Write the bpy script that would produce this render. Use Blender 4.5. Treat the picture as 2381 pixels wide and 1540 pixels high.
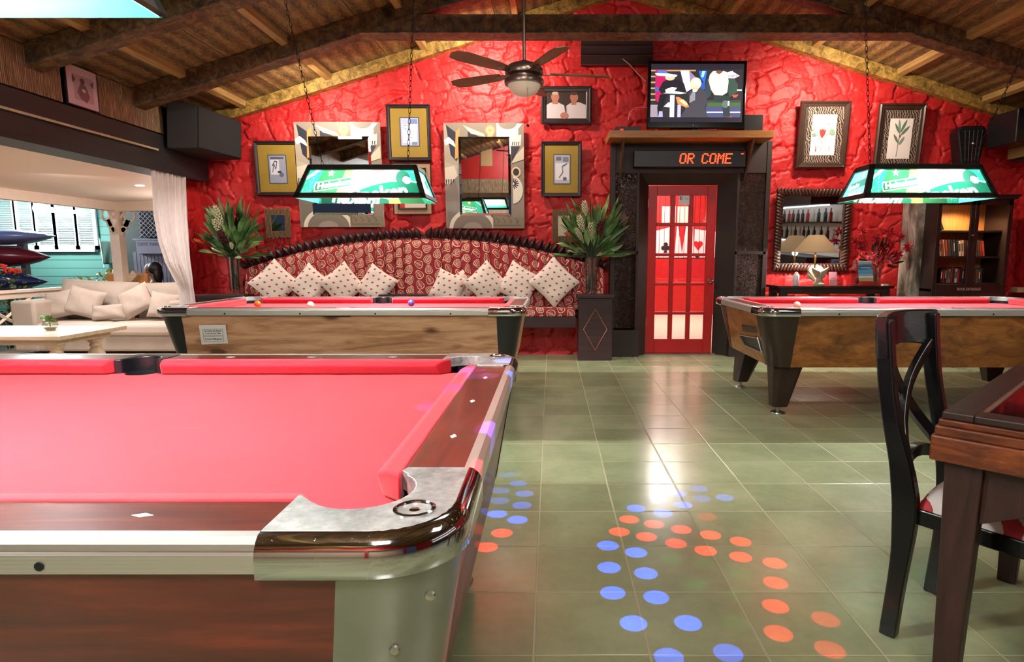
import bpy, bmesh, math, random
import numpy as np
from mathutils import Vector, Matrix, Euler, noise as mnoise
for _o in list(bpy.data.objects):
    bpy.data.objects.remove(_o)
SC = bpy.context.scene
COL = SC.collection
R = math.radians
PI = math.pi
# ---------------------------------------------------------------- camera (photograph 2381 x 1540)
FPX, CX, CY, VH, EYE = 1430.0, 1281.0, 795.0, 598.0, 1.19
PITCH = math.atan((CY - VH) / FPX)
cam_d = bpy.data.cameras.new('camera')
cam = bpy.data.objects.new('camera', cam_d)
COL.objects.link(cam)
cam.location = (0, 0, EYE)
cam.rotation_euler = (PI / 2 - PITCH, 0, 0)
cam_d.sensor_width = 36
cam_d.lens = 36 * FPX / 2381
cam_d.shift_x = (1190.5 - CX) / 2381
cam_d.shift_y = (CY - 770.0) / 2381
cam_d.clip_start = 0.02
SC.camera = cam
# ---------------------------------------------------------------- world, exposure
SC.view_settings.view_transform = 'Standard'
SC.view_settings.look = 'None'
SC.view_settings.gamma = 1
SC.view_settings.use_curve_mapping = False
SC.view_settings.exposure = 0.0
W = bpy.data.worlds.new('world')
SC.world = W
W.use_nodes = True
W.node_tree.nodes['Background'].inputs[0].default_value = (0.05, 0.06, 0.1, 1)
W.node_tree.nodes['Background'].inputs[1].default_value = 0.6


def light(name, kind, loc, energy, color=(1, 1, 1), target=None, size=0.1, size_y=None, spot=60, blend=0.4, radius=0.05):
    d = bpy.data.lights.new(name, kind)
    d.energy = energy
    d.color = color
    if kind == 'AREA':
        d.size = size
        if size_y:
            d.shape = 'RECTANGLE'
            d.size_y = size_y
    else:
        d.shadow_soft_size = radius
    if kind == 'SPOT':
        d.spot_size = R(spot)
        d.spot_blend = blend
    o = bpy.data.objects.new(name, d)
    COL.objects.link(o)
    o.location = loc
    if target is not None:
        o.rotation_euler = (Vector(target) - Vector(loc)).to_track_quat('-Z', 'Y').to_euler()
    return o


YW = 7.55          # inner face of the back wall
RX = 0.81
SL = 0.30


def roof_z(x):
    return 4.275 - SL * abs(x - RX)


WARM = (1.0, 0.80, 0.56)
# wall washers hung behind the collar beam of the rear truss
light('wall_washer_spot', 'AREA', (-0.75, 6.62, 3.46), 52, (1, 0.83, 0.66), target=(-0.75, 7.6, 2.5), size=0.3, size_y=0.12)
light('wall_washer_spot', 'AREA', (-2.6, 6.62, 3.0), 30, (1, 0.83, 0.66), target=(-2.6, 7.6, 2.0), size=0.3, size_y=0.12)
light('wall_washer_spot', 'AREA', (3.0, 6.62, 3.2), 42, (1, 0.80, 0.62), target=(3.3, 7.6, 2.2), size=0.3, size_y=0.12)
# added fill lights, unseen, brightening the room and its rear wall
light('room_fill_light', 'AREA', (-0.1, -1.3, 3.5), 110, (1, 0.92, 0.84), target=(-0.8, 2.0, 0.2), size=0.9)
light('room_fill_light', 'AREA', (-3.4, -0.8, 2.7), 60, (1, 0.92, 0.84), target=(-2.2, 2.5, 0.2), size=0.9)
light('room_fill_light', 'AREA', (-1.0, -2.4, 3.3), 90, (1, 0.90, 0.82), target=(-1.0, -4.8, 1.2), size=1.0)
light('room_fill_light', 'AREA', (2.6, 1.2, 3.3), 38, (1, 0.95, 0.86), target=(1.6, 3.4, 0.0), size=1.0)
light('room_fill_light', 'AREA', (0.6, 3.4, 3.35), 24, (1, 0.92, 0.74), target=(0.6, 3.6, 0.0), size=0.6)
# porch, floodlight of the neighbouring house, room behind the glazed door
light('porch_light', 'AREA', (-5.2, 6.9, 2.06), 62, (1, 0.89, 0.83), target=(-5.4, 7.2, 0), size=0.5)
light('porch_light', 'AREA', (-5.6, 5.0, 2.06), 50, (1, 0.89, 0.83), target=(-5.4, 5.4, 0), size=0.5)
light('porch_light', 'AREA', (-5.4, 9.4, 1.4), 16, (1, 0.88, 0.80), target=(-5.3, 8.4, 3), size=0.8)
light('kayak_fill_light', 'POINT', (-9.0, 8.0, 2.9), 110, (0.9, 0.95, 1.0), radius=0.1)  # added fill that brightens the kayaks, not a lamp of the garden
light('floodlight_lamp', 'POINT', (-9.2, 11.1, 2.05), 430, (0.93, 1.0, 1.0), radius=0.12)
light('rear_room_light', 'AREA', (2.1, 11.0, 3.15), 230, (1, 0.93, 0.88), target=(2.1, 11.0, 0), size=0.7, size_y=3.0)


# ---------------------------------------------------------------- pixel of the photograph -> place in the room
_cp, _sp = math.cos(PITCH), math.sin(PITCH)


def _ray(u, v):
    x = (u - CX) / FPX
    y = (v - CY) / FPX
    return (x, _cp - y * _sp, -_sp - y * _cp)


def P(u, v, Y):
    d = _ray(u, v)
    t = Y / d[1]
    return Vector((d[0] * t, Y, EYE + d[2] * t))


def PZ(u, v, z):
    d = _ray(u, v)
    t = (z - EYE) / d[2]
    return Vector((d[0] * t, d[1] * t, z))


def PX(u, v, X):
    d = _ray(u, v)
    t = X / d[0]
    return Vector((X, d[1] * t, EYE + d[2] * t))


# ---------------------------------------------------------------- materials
def lin(c):
    if isinstance(c, str):
        c = c.lstrip('#')
        c = tuple(int(c[i:i + 2], 16) / 255 for i in (0, 2, 4))
        return tuple(x / 12.92 if x <= 0.04045 else ((x + 0.055) / 1.055) ** 2.4 for x in c)
    return tuple(c[:3])


class NT:
    """small expression builder over a material's node tree"""
    def __init__(s, name):
        s.m = bpy.data.materials.new(name)
        s.m.use_nodes = True
        s.t = s.m.node_tree
        s.n = s.t.nodes
        s.l = s.t.links
        s.bsdf = s.n['Principled BSDF']
        s.out = s.n['Material Output']

    def node(s, kind, **kw):
        n = s.n.new(kind)
        for k, v in kw.items():
            setattr(n, k, v)
        return n

    def put(s, sock, v):
        if isinstance(v, bpy.types.NodeSocket):
            s.l.new(v, sock)
        elif isinstance(v, (tuple, list)) and len(v) == 3 and sock.type == 'RGBA':
            sock.default_value = (*v, 1)
        else:
            sock.default_value = v

    def f(s, op, a, b=0.0, c=0.0):
        n = s.node('ShaderNodeMath', operation=op)
        s.put(n.inputs[0], a)
        s.put(n.inputs[1], b)
        s.put(n.inputs[2], c)
        return n.outputs[0]

    def co(s, kind='Object'):
        return s.node('ShaderNodeTexCoord').outputs[kind]

    def xyz(s, vec):
        n = s.node('ShaderNodeSeparateXYZ')
        s.l.new(vec, n.inputs[0])
        return n.outputs[0], n.outputs[1], n.outputs[2]

    def vec(s, x, y, z):
        n = s.node('ShaderNodeCombineXYZ')
        for i, v in enumerate((x, y, z)):
            s.put(n.inputs[i], v)
        return n.outputs[0]

    def mapping(s, vec, scale=(1, 1, 1), rot=(0, 0, 0), loc=(0, 0, 0)):
        n = s.node('ShaderNodeMapping')
        s.l.new(vec, n.inputs[0])
        n.inputs['Scale'].default_value = scale
        n.inputs['Rotation'].default_value = rot
        n.inputs['Location'].default_value = loc
        return n.outputs[0]

    def noise(s, vec, scale=5, detail=4, rough=0.5, dist=0.0, out=0):
        n = s.node('ShaderNodeTexNoise')
        s.l.new(vec, n.inputs['Vector'])
        n.inputs['Scale'].default_value = scale
        n.inputs['Detail'].default_value = detail
        n.inputs['Roughness'].default_value = rough
        n.inputs['Distortion'].default_value = dist
        return n.outputs[out]

    def ramp(s, fac, stops, interp='LINEAR'):
        n = s.node('ShaderNodeValToRGB')
        s.l.new(fac, n.inputs[0])
        cr = n.color_ramp
        cr.interpolation = interp
        while len(cr.elements) < len(stops):
            cr.elements.new(0.5)
        for e, (p, c) in zip(cr.elements, stops):
            e.position = p
            c = lin(c) if isinstance(c, str) else ((c, c, c) if isinstance(c, (int, float)) else c)
            e.color = (*c[:3], 1)
        return n.outputs[0]

    def mix(s, fac, a, b, mode='MIX'):
        n = s.node('ShaderNodeMix', data_type='RGBA', blend_type=mode)
        s.put(n.inputs[0], fac)
        s.put(n.inputs[6], lin(a) if isinstance(a, str) else a)
        s.put(n.inputs[7], lin(b) if isinstance(b, str) else b)
        return n.outputs[2]

    def bump(s, h, strength=0.3, dist=0.01):
        n = s.node('ShaderNodeBump')
        n.inputs['Strength'].default_value = strength
        n.inputs['Distance'].default_value = dist
        s.put(n.inputs['Height'], h)
        s.l.new(n.outputs[0], s.bsdf.inputs['Normal'])
        return n

    def set(s, color=None, rough=None, metal=None, **kw):
        b = s.bsdf.inputs
        if color is not None:
            s.put(b['Base Color'], lin(color) if isinstance(color, str) else color)
        if rough is not None:
            s.put(b['Roughness'], rough)
        if metal is not None:
            s.put(b['Metallic'], metal)
        for k, v in kw.items():
            s.put(b[k.replace('_', ' ')], v)
        return s.m


def plain(name, c, rough=0.5, metal=0.0, var=0.12, scale=12, bump=0.0, bscale=60, **kw):
    t = NT(name)
    co = t.co()
    c = lin(c)
    n = t.noise(co, scale, 5, 0.6)
    lo = tuple(x * (1 - var) for x in c)
    hi = tuple(min(1, x * (1 + var)) for x in c)
    col = t.ramp(n, [(0.3, lo), (0.7, hi)])
    if bump:
        t.bump(t.noise(co, bscale, 4, 0.6), bump, 0.01)
    return t.set(col, rough, metal, **kw)


def woodm(name, stops, rough=0.35, scale=(1, 12, 12), nscale=2.2, knots=0.0, bump=0.05, coat=0.0):
    t = NT(name)
    co = t.mapping(t.co(), scale)
    n = t.noise(co, nscale, 8, 0.62, 0.8)
    n2 = t.noise(co, nscale * 6, 4, 0.6)
    m = t.f('ADD', t.f('MULTIPLY', n, 0.8), t.f('MULTIPLY', n2, 0.2))
    if knots:
        vo = t.node('ShaderNodeTexVoronoi')
        t.l.new(t.mapping(t.co(), tuple(0.55 if s == min(scale) else 1.3 for s in scale)), vo.inputs['Vector'])
        vo.inputs['Scale'].default_value = 5.0
        k = t.f('SUBTRACT', 1.0, t.f('MULTIPLY', vo.outputs['Distance'], 4.5))
        m = t.f('SUBTRACT', m, t.f('MULTIPLY', t.f('MAXIMUM', k, 0.0), knots))
    col = t.ramp(m, stops)
    t.bump(n2, bump, 0.005)
    return t.set(col, rough, Coat_Weight=coat)


def emis(name, c, strength):
    t = NT(name)
    return t.set((0, 0, 0), 0.5, Emission_Color=(*lin(c), 1), Emission_Strength=strength)


def vcol(name, rough=0.5, emit=0.0, coat=0.0, transl=0.0):
    """colour drawn on the thing itself (prints, labels, covers) from the face colours"""
    t = NT(name)
    a = t.node('ShaderNodeAttribute', attribute_name='Col')
    if emit:
        t.set((0, 0, 0), 0.6, Emission_Color=a.outputs[0], Emission_Strength=emit)
        return t.m
    t.set(a.outputs[0], rough, Coat_Weight=coat)
    if transl:
        tr = t.node('ShaderNodeBsdfTranslucent')
        t.l.new(a.outputs[0], tr.inputs[0])
        mx = t.node('ShaderNodeMixShader')
        mx.inputs[0].default_value = transl
        t.l.new(t.bsdf.outputs[0], mx.inputs[1])
        t.l.new(tr.outputs[0], mx.inputs[2])
        t.l.new(mx.outputs[0], t.out.inputs[0])
    return t.m


def glassm(name, tint=(1, 1, 1), refl=0.08, rough=0.0):
    t = NT(name)
    tr = t.node('ShaderNodeBsdfTransparent')
    tr.inputs[0].default_value = (*tint, 1)
    gl = t.node('ShaderNodeBsdfGlossy')
    gl.inputs['Roughness'].default_value = rough
    lw = t.node('ShaderNodeLayerWeight')
    lw.inputs['Blend'].default_value = 0.5
    fc = t.f('POWER', lw.outputs['Facing'], 4.0)
    mx = t.node('ShaderNodeMixShader')
    t.l.new(t.f('MINIMUM', t.f('ADD', t.f('MULTIPLY', fc, 0.55), refl), 1.0), mx.inputs[0])
    t.l.new(tr.outputs[0], mx.inputs[1])
    t.l.new(gl.outputs[0], mx.inputs[2])
    t.l.new(mx.outputs[0], t.out.inputs[0])
    return t.m


M = {}
M['art'] = vcol('printed_paper', 0.45, coat=0.3)
M['art_emit'] = vcol('lit_screen', emit=1.7)
M['art_glow'] = vcol('backlit_plastic', 0.3, transl=0.6)
M['black'] = plain('black_plastic', '#101014', 0.4)
M['black_gloss'] = plain('black_lacquer', '#0a0a0c', 0.18, Coat_Weight=0.5)
M['dark_wood'] = woodm('dark_wood', [(0.3, '#1c0e0c'), (0.7, '#38201a')], 0.45)
M['darker_wood'] = woodm('darker_wood', [(0.3, '#150b0a'), (0.7, '#281612')], 0.5, (12, 12, 1))
M['chrome'] = plain('chrome', '#d8d8de', 0.09, 1.0, 0.03)
M['steel'] = plain('brushed_steel', '#b9b9b4', 0.28, 1.0, 0.06, 30)
M['white_paint'] = plain('white_paint', '#e9dccd', 0.5, var=0.04)
M['glass'] = glassm('window_glass')
M['glass_thick'] = glassm('clear_glass', (0.86, 0.9, 0.87), 0.10)
M['mirror'] = plain('mirror_silver', '#d9dde0', 0.015, 1.0, 0.01)
M['brass'] = plain('brass', '#b08a45', 0.3, 1.0)


# ---------------------------------------------------------------- mesh building
class MB:
    def __init__(s):
        s.v = []
        s.f = []
        s.mi = []
        s.c = []
        s.cur = (1, 1, 1)
        s.m = 0
        s.M = None

    def add(s, verts, faces):
        b = len(s.v)
        for v in verts:
            v = Vector(v)
            if s.M is not None:
                v = s.M @ v
            s.v.append((v.x, v.y, v.z))
        for f in faces:
            s.f.append(tuple(i + b for i in f))
            s.mi.append(s.m)
            s.c.append(s.cur)
        return s

    def box(s, x0, x1, y0, y1, z0, z1):
        if x0 > x1: x0, x1 = x1, x0
        if y0 > y1: y0, y1 = y1, y0
        if z0 > z1: z0, z1 = z1, z0
        v = [(x, y, z) for z in (z0, z1) for y in (y0, y1) for x in (x0, x1)]
        return s.add(v, [(0, 2, 3, 1), (4, 5, 7, 6), (0, 1, 5, 4), (2, 6, 7, 3), (0, 4, 6, 2), (1, 3, 7, 5)])

    def hexa(s, bottom, top):
        v = list(bottom) + list(top)
        n = len(bottom)
        f = [tuple(reversed(range(n))), tuple(range(n, 2 * n))]
        f += [(i, (i + 1) % n, n + (i + 1) % n, n + i) for i in range(n)]
        return s.add(v, f)

    def prism(s, poly, a, b, axis='z'):
        def mk(p, h):
            if axis == 'z': return (p[0], p[1], h)
            if axis == 'y': return (p[0], h, p[1])
            return (h, p[0], p[1])
        return s.hexa([mk(p, a) for p in poly], [mk(p, b) for p in poly])

    def lathe(s, prof, c=(0, 0, 0), n=24, axis='z'):
        v = []
        for r, z in prof:
            for i in range(n):
                a = 2 * PI * i / n
                p = (r * math.cos(a), r * math.sin(a), z)
                if axis == 'y': p = (p[0], p[2], p[1])
                if axis == 'x': p = (p[2], p[0], p[1])
                v.append((c[0] + p[0], c[1] + p[1], c[2] + p[2]))
        f = []
        for k in range(len(prof) - 1):
            for i in range(n):
                j = (i + 1) % n
                f.append((k * n + i, k * n + j, (k + 1) * n + j, (k + 1) * n + i))
        if prof[0][0] > 1e-6: f.append(tuple(reversed(range(n))))
        if prof[-1][0] > 1e-6: f.append(tuple(range((len(prof) - 1) * n, len(prof) * n)))
        return s.add(v, f)

    def tube(s, path, r, n=8, closed=False, flat=1.0):
        path = [Vector(p) for p in path]
        L = len(path)
        rr = r if isinstance(r, (list, tuple)) else [r] * L
        v = []
        prev = None
        for i, p in enumerate(path):
            if closed:
                t = path[(i + 1) % L] - path[i - 1]
            else:
                t = path[min(i + 1, L - 1)] - path[max(i - 1, 0)]
            t.normalize()
            if prev is None:
                up = Vector((0, 0, 1)) if abs(t.z) < 0.9 else Vector((1, 0, 0))
                a = t.cross(up).normalized()
            else:
                a = (prev - t * prev.dot(t)).normalized()
            prev = a
            b = t.cross(a)
            for k in range(n):
                th = 2 * PI * k / n
                v.append(p + a * math.cos(th) * rr[i] + b * math.sin(th) * rr[i] * flat)
        f = []
        for i in range(L if closed else L - 1):
            for k in range(n):
                j = (k + 1) % n
                i2 = (i + 1) % L
                f.append((i * n + k, i2 * n + k, i2 * n + j, i * n + j))
        if not closed:
            f.append(tuple(range(n)))
            f.append(tuple(reversed(range((L - 1) * n, L * n))))
        return s.add(v, f)

    def sweep(s, path, prof, closed=False, up=(0, 0, 1)):
        """profile (side, up) swept along a path; side = right of travel"""
        path = [Vector(p) for p in path]
        up = Vector(up)
        L = len(path)
        n = len(prof)
        v = []
        for i, p in enumerate(path):
            t0 = (path[i] - path[i - 1]).normalized() if (closed or i > 0) else None
            t1 = (path[(i + 1) % L] - path[i]).normalized() if (closed or i < L - 1) else None
            if t0 is None: t0 = t1
            if t1 is None: t1 = t0
            s0 = t0.cross(up).normalized()
            s1 = t1.cross(up).normalized()
            sd = (s0 + s1).normalized()
            k = 1 / max(0.3, sd.dot(s0))
            for a, b in prof:
                v.append(p + sd * a * k + up * b)
        f = []
        for i in range(L if closed else L - 1):
            i2 = (i + 1) % L
            for k in range(n):
                j = (k + 1) % n
                f.append((i * n + k, i * n + j, i2 * n + j, i2 * n + k))
        if not closed:
            f.append(tuple(reversed(range(n))))
            f.append(tuple(range((L - 1) * n, L * n)))
        return s.add(v, f)

    def sphere(s, c, r, n=12, m=8, sc=(1, 1, 1)):
        prof = []
        v = [(c[0], c[1], c[2] - r * sc[2])]
        for k in range(1, m):
            th = PI * k / m
            for i in range(n):
                a = 2 * PI * i / n
                v.append((c[0] + r * sc[0] * math.sin(th) * math.cos(a), c[1] + r * sc[1] * math.sin(th) * math.sin(a), c[2] - r * sc[2] * math.cos(th)))
        v.append((c[0], c[1], c[2] + r * sc[2]))
        f = []
        for i in range(n):
            j = (i + 1) % n
            f.append((0, 1 + j, 1 + i))
            for k in range(m - 2):
                f.append((1 + k * n + i, 1 + k * n + j, 1 + (k + 1) * n + j, 1 + (k + 1) * n + i))
            f.append((1 + (m - 2) * n + i, 1 + (m - 2) * n + j, len(v) - 1))
        return s.add(v, f)

    def grid(s, fn, nu, nv):
        v = [fn(i / nu, j / nv) for j in range(nv + 1) for i in range(nu + 1)]
        f = [(j * (nu + 1) + i, j * (nu + 1) + i + 1, (j + 1) * (nu + 1) + i + 1, (j + 1) * (nu + 1) + i) for j in range(nv) for i in range(nu)]
        return s.add(v, f)

    def build(s, name, mats, parent=None, bevel=0.0, smooth=False, segs=2, sub=0, solid=0.0, angle=35):
        me = bpy.data.meshes.new(name)
        me.from_pydata(s.v, [], s.f)
        if not isinstance(mats, (list, tuple)):
            mats = [mats]
        for m in mats:
            me.materials.append(m)
        if max(s.mi, default=0) > 0:
            me.polygons.foreach_set('material_index', s.mi)
        if any(c != (1, 1, 1) for c in s.c):
            at = me.color_attributes.new('Col', 'FLOAT_COLOR', 'CORNER')
            buf = []
            for f, c in zip(s.f, s.c):
                buf += [c[0], c[1], c[2], 1.0] * len(f)
            at.data.foreach_set('color', buf)
        me.validate()
        o = bpy.data.objects.new(name, me)
        COL.objects.link(o)
        if parent is not None:
            o.parent = parent
            if parent.type == 'EMPTY':
                o.matrix_parent_inverse = Matrix.LocRotScale(parent.location, parent.rotation_euler, parent.scale).inverted()
        if solid:
            md = o.modifiers.new('solid', 'SOLIDIFY')
            md.thickness = solid
            md.offset = 0
        if bevel:
            md = o.modifiers.new('bevel', 'BEVEL')
            md.width = bevel
            md.segments = segs
            md.limit_method = 'ANGLE'
            md.angle_limit = R(40)
        if sub:
            md = o.modifiers.new('sub', 'SUBSURF')
            md.levels = sub
            md.render_levels = sub
        if smooth:
            me.polygons.foreach_set('use_smooth', [True] * len(me.polygons))
            if not sub and angle < 180:
                try:
                    me.set_sharp_from_angle(angle=R(angle))
                except Exception:
                    pass
        return o


def tag(o, label=None, cat=None, group=None, kind=None):
    if label: o['label'] = label
    if cat: o['category'] = cat
    if group: o['group'] = group
    if kind: o['kind'] = kind
    return o


def thing(name, label, cat, loc=(0, 0, 0), rz=0.0, group=None):
    o = bpy.data.objects.new(name, None)
    o.empty_display_size = 0.1
    COL.objects.link(o)
    o.location = loc
    o.rotation_euler = (0, 0, rz)
    return tag(o, label, cat, group)


def copy_tree(o, parent=None):
    c = o.copy()
    COL.objects.link(c)
    c.parent = parent
    for ch in [x for x in COL.objects if x.parent == o]:
        copy_tree(ch, c)
    return c


def box(name, x0, x1, y0, y1, z0, z1, m, parent=None, bevel=0.0):
    return MB().box(x0, x1, y0, y1, z0, z1).build(name, m, parent, bevel)


def struct(o):
    o['kind'] = 'structure'
    return o


def circ(cx, cy, r, n=20, ry=None, a0=0, a1=2 * PI):
    full = abs(a1 - a0 - 2 * PI) < 1e-6
    k = n if full else n + 1
    return [(cx + r * math.cos(a0 + (a1 - a0) * i / n), cy + (ry or r) * math.sin(a0 + (a1 - a0) * i / n)) for i in range(k)]


def stroke(pts, w):
    """a thin line along pts as a closed polygon list of quads"""
    out = []
    for (a, b) in zip(pts[:-1], pts[1:]):
        dx, dy = b[0] - a[0], b[1] - a[1]
        L = math.hypot(dx, dy) or 1
        nx, ny = -dy / L * w / 2, dx / L * w / 2
        ex, ey = dx / L * w * 0.2, dy / L * w * 0.2
        out.append([(a[0] + nx - ex, a[1] + ny - ey), (b[0] + nx + ex, b[1] + ny + ey), (b[0] - nx + ex, b[1] - ny + ey), (a[0] - nx - ex, a[1] - ny - ey)])
    return out


def art(mb, fn, shapes, step=0.0006):
    """flat shapes of colour laid one over another; fn(u, v, height) -> point"""
    for k, (c, poly) in enumerate(shapes):
        mb.cur = lin(c)
        mb.add([fn(p[0], p[1], 0.0008 + k * step) for p in poly], [tuple(range(len(poly)))])
    mb.cur = (1, 1, 1)
    return mb


def panel(o, du, dv, n):
    o, du, dv, n = Vector(o), Vector(du), Vector(dv), Vector(n).normalized()
    return lambda u, v, h=0.0: o + du * u + dv * v + n * h


_fonts = {}


def text_shapes(s, size, color, x, y, rot=0.0, shear=0.0, align='LEFT', bold=0.0, xs=1.0):
    """lettering as flat polygons: list of (color, poly)"""
    cu = bpy.data.curves.new('lettering', 'FONT')
    cu.body = s
    cu.size = size
    cu.shear = shear
    cu.align_x = align
    cu.offset = bold
    cu.resolution_u = 2
    ob = bpy.data.objects.new('lettering', cu)
    COL.objects.link(ob)
    bpy.context.view_layer.update()
    dg = bpy.context.evaluated_depsgraph_get()
    me = bpy.data.meshes.new_from_object(ob.evaluated_get(dg))
    ca, sa = math.cos(rot), math.sin(rot)
    out = []
    for p in me.polygons:
        pts = [me.vertices[i].co for i in p.vertices]
        out.append((color, [(x + (q.x * xs) * ca - q.y * sa, y + (q.x * xs) * sa + q.y * ca) for q in pts]))
    bpy.data.objects.remove(ob)
    bpy.data.curves.remove(cu)
    bpy.data.meshes.remove(me)
    return out


def art_flat(mb, fn, groups, step=0.0006):
    """like art(), but every entry of groups is one layer holding several polygons"""
    for k, layer in enumerate(groups):
        for c, poly in layer:
            mb.cur = lin(c)
            mb.add([fn(p[0], p[1], 0.0008 + k * step) for p in poly], [tuple(range(len(poly)))])
    mb.cur = (1, 1, 1)
    return mb

# ================================================================ THE ROOM
# ---- floor: green glazed tiles, 0.353 m
t = NT('floor_tiles')
gx, gy, gz = t.xyz(t.co())
TS = 0.3525
ux = t.f('DIVIDE', t.f('ADD', gx, 0.0525), TS)
uy = t.f('DIVIDE', t.f('ADD', gy, -1.707), 0.3535)
fx, fy = t.f('FRACT', ux), t.f('FRACT', uy)
ex = t.f('ABSOLUTE', t.f('SUBTRACT', fx, 0.5))
ey = t.f('ABSOLUTE', t.f('SUBTRACT', fy, 0.5))
edge = t.f('MAXIMUM', ex, ey)
grout = t.f('GREATER_THAN', edge, 0.4905)
cell = t.vec(t.f('FLOOR', ux), t.f('FLOOR', uy), 0.0)
wn = t.node('ShaderNodeTexWhiteNoise', noise_dimensions='3D')
t.l.new(cell, wn.inputs[0])
n1 = t.noise(t.co(), 3.1, 3, 0.5, 0.2)
n2 = t.noise(t.co(), 26, 4, 0.6)
mixv = t.f('ADD', t.f('MULTIPLY', n1, 0.6), t.f('ADD', t.f('MULTIPLY', n2, 0.2), t.f('MULTIPLY', wn.outputs['Value'], 0.2)))
tc = t.ramp(mixv, [(0.28, '#7b8163'), (0.5, '#8f9573'), (0.72, '#a3a785')])
col = t.mix(grout, tc, '#a09a7e')
hgt = t.f('MULTIPLY', t.f('MINIMUM', t.f('MULTIPLY', t.f('SUBTRACT', 0.5, edge), 60.0), 1.0), 1.0)
b = t.bump(t.f('ADD', hgt, t.f('MULTIPLY', t.noise(t.co(), 9, 3, 0.5), 0.25)), 0.35, 0.004)
rg = 0.21
t.set(col, t.f('ADD', t.f('MULTIPLY', grout, 0.5), rg), Coat_Weight=0.12, Coat_Roughness=0.12)
M['floor'] = t.m
struct(box('floor', -4.25, 5.7, -4.5, 9.6, -0.12, 0, M['floor']))

# ---- stone wall: red painted rubble stones, real relief
t = NT('red_stone_wall')
n = t.noise(t.co(), 3.5, 5, 0.6)
c = t.ramp(n, [(0.3, '#ab1a1c'), (0.7, '#c92a2c')])
nb = t.noise(t.co(), 38, 5, 0.62, 0.5)
t.bump(nb, 0.3, 0.012)
t.set(c, t.f('ADD', 0.40, t.f('MULTIPLY', nb, 0.2)), Specular_IOR_Level=0.4)
M['red_stone'] = t.m
M['red_paint'] = plain('red_painted_plaster', '#b81812', 0.45, bump=0.15, bscale=25)


def stone_height(X, Z, cell=0.225, seed=3):
    """relief of irregular stones for arrays of wall coordinates"""
    rng = np.random.RandomState(seed)
    JX, JZ = rng.rand(256), rng.rand(256)
    TX, TZ, HH = rng.randn(256), rng.randn(256), rng.rand(256)
    wx = X + 0.05 * np.sin(Z * 9.1 + 1.3) + 0.03 * np.sin(X * 13.7 + Z * 5) + 0.012 * np.sin(X * 47 + Z * 31)
    wz = Z + 0.04 * np.sin(X * 8.3 + 0.7) + 0.03 * np.sin(Z * 15.1 - X * 6) + 0.012 * np.sin(Z * 43 - X * 29)
    gx, gz = wx / (cell * 1.12), wz / (cell * 0.86)
    ix, iz = np.floor(gx).astype(int), np.floor(gz).astype(int)
    f1 = np.full(X.shape, 9.0)
    f2 = np.full(X.shape, 9.0)
    tilt = np.zeros(X.shape)
    for dx in (-1, 0, 1):
        for dz in (-1, 0, 1):
            cx, cz = ix + dx, iz + dz
            h = (cx * 73 + cz * 151 + cx * cz * 17) % 256
            px, pz = cx + 0.12 + 0.76 * JX[h], cz + 0.12 + 0.76 * JZ[h]
            d = np.hypot(gx - px, gz - pz)
            tl = HH[h] * 0.6 + 0.4 + 0.55 * (TX[h] * (gx - px) + TZ[h] * (gz - pz))
            closer = d < f1
            f2 = np.where(closer, f1, np.minimum(f2, d))
            tilt = np.where(closer, tl, tilt)
            f1 = np.where(closer, d, f1)
    e = np.clip((f2 - f1) / 0.13, 0, 1)
    e = 1 - (1 - e) ** 2
    fine = 0.004 * np.sin(X * 61 + 3 * np.sin(Z * 37)) * np.sin(Z * 53 + 2 * np.sin(X * 41))
    return e * (0.020 + 0.026 * np.clip(tilt, 0.1, 1.8)) + fine * 0.7


def stone_wall(name, x0, x1, z0, z1, to_world, keep, res=0.02, seed=3, base=0.0):
    nx, nz = int((x1 - x0) / res), int((z1 - z0) / res)
    xs, zs = np.linspace(x0, x1, nx + 1), np.linspace(z0, z1, nz + 1)
    X, Z = np.meshgrid(xs, zs)
    Hh = stone_height(X, Z, seed=seed) + base
    pts = to_world(X.ravel(), Z.ravel(), Hh.ravel())
    cxm, czm = (xs[:-1] + xs[1:]) / 2, (zs[:-1] + zs[1:]) / 2
    CXm, CZm = np.meshgrid(cxm, czm)
    kk = keep(CXm, CZm).ravel()
    i = (np.arange(nz)[:, None] * (nx + 1) + np.arange(nx)[None, :]).ravel()[kk]
    quads = np.stack([i, i + 1, i + nx + 2, i + nx + 1], 1)
    me = bpy.data.meshes.new(name)
    me.from_pydata(pts.tolist(), [], quads.tolist())
    me.materials.append(M['red_stone'])
    me.polygons.foreach_set('use_smooth', [True] * len(me.polygons))
    o = bpy.data.objects.new(name, me)
    COL.objects.link(o)
    return o


struct(stone_wall('wall_back', -4.25, 5.7, 0, 4.2,
                  lambda a, z, h: np.stack([a, YW - h, z], 1),
                  lambda x, z: (z < 4.26 - SL * np.abs(x - RX)) & ~((x > 1.05) & (x < 2.12) & (z < 2.15)), res=0.0145))
# body of the wall behind the stones, with the door opening
mb = MB()
for x0, x1, z0 in ((-4.25, 1.05, 0), (2.12, 5.7, 0), (1.05, 2.12, 2.15)):
    mid = [x0] + ([RX] if x0 < RX < x1 else []) + [x1]
    top = [(x, roof_z(x) - 0.005) for x in reversed(mid)]
    mb.prism([(x0, z0), (x1, z0)] + top, YW + 0.005, YW + 0.14, 'y')
struct(mb.build('wall_back', M['red_paint']))
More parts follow.
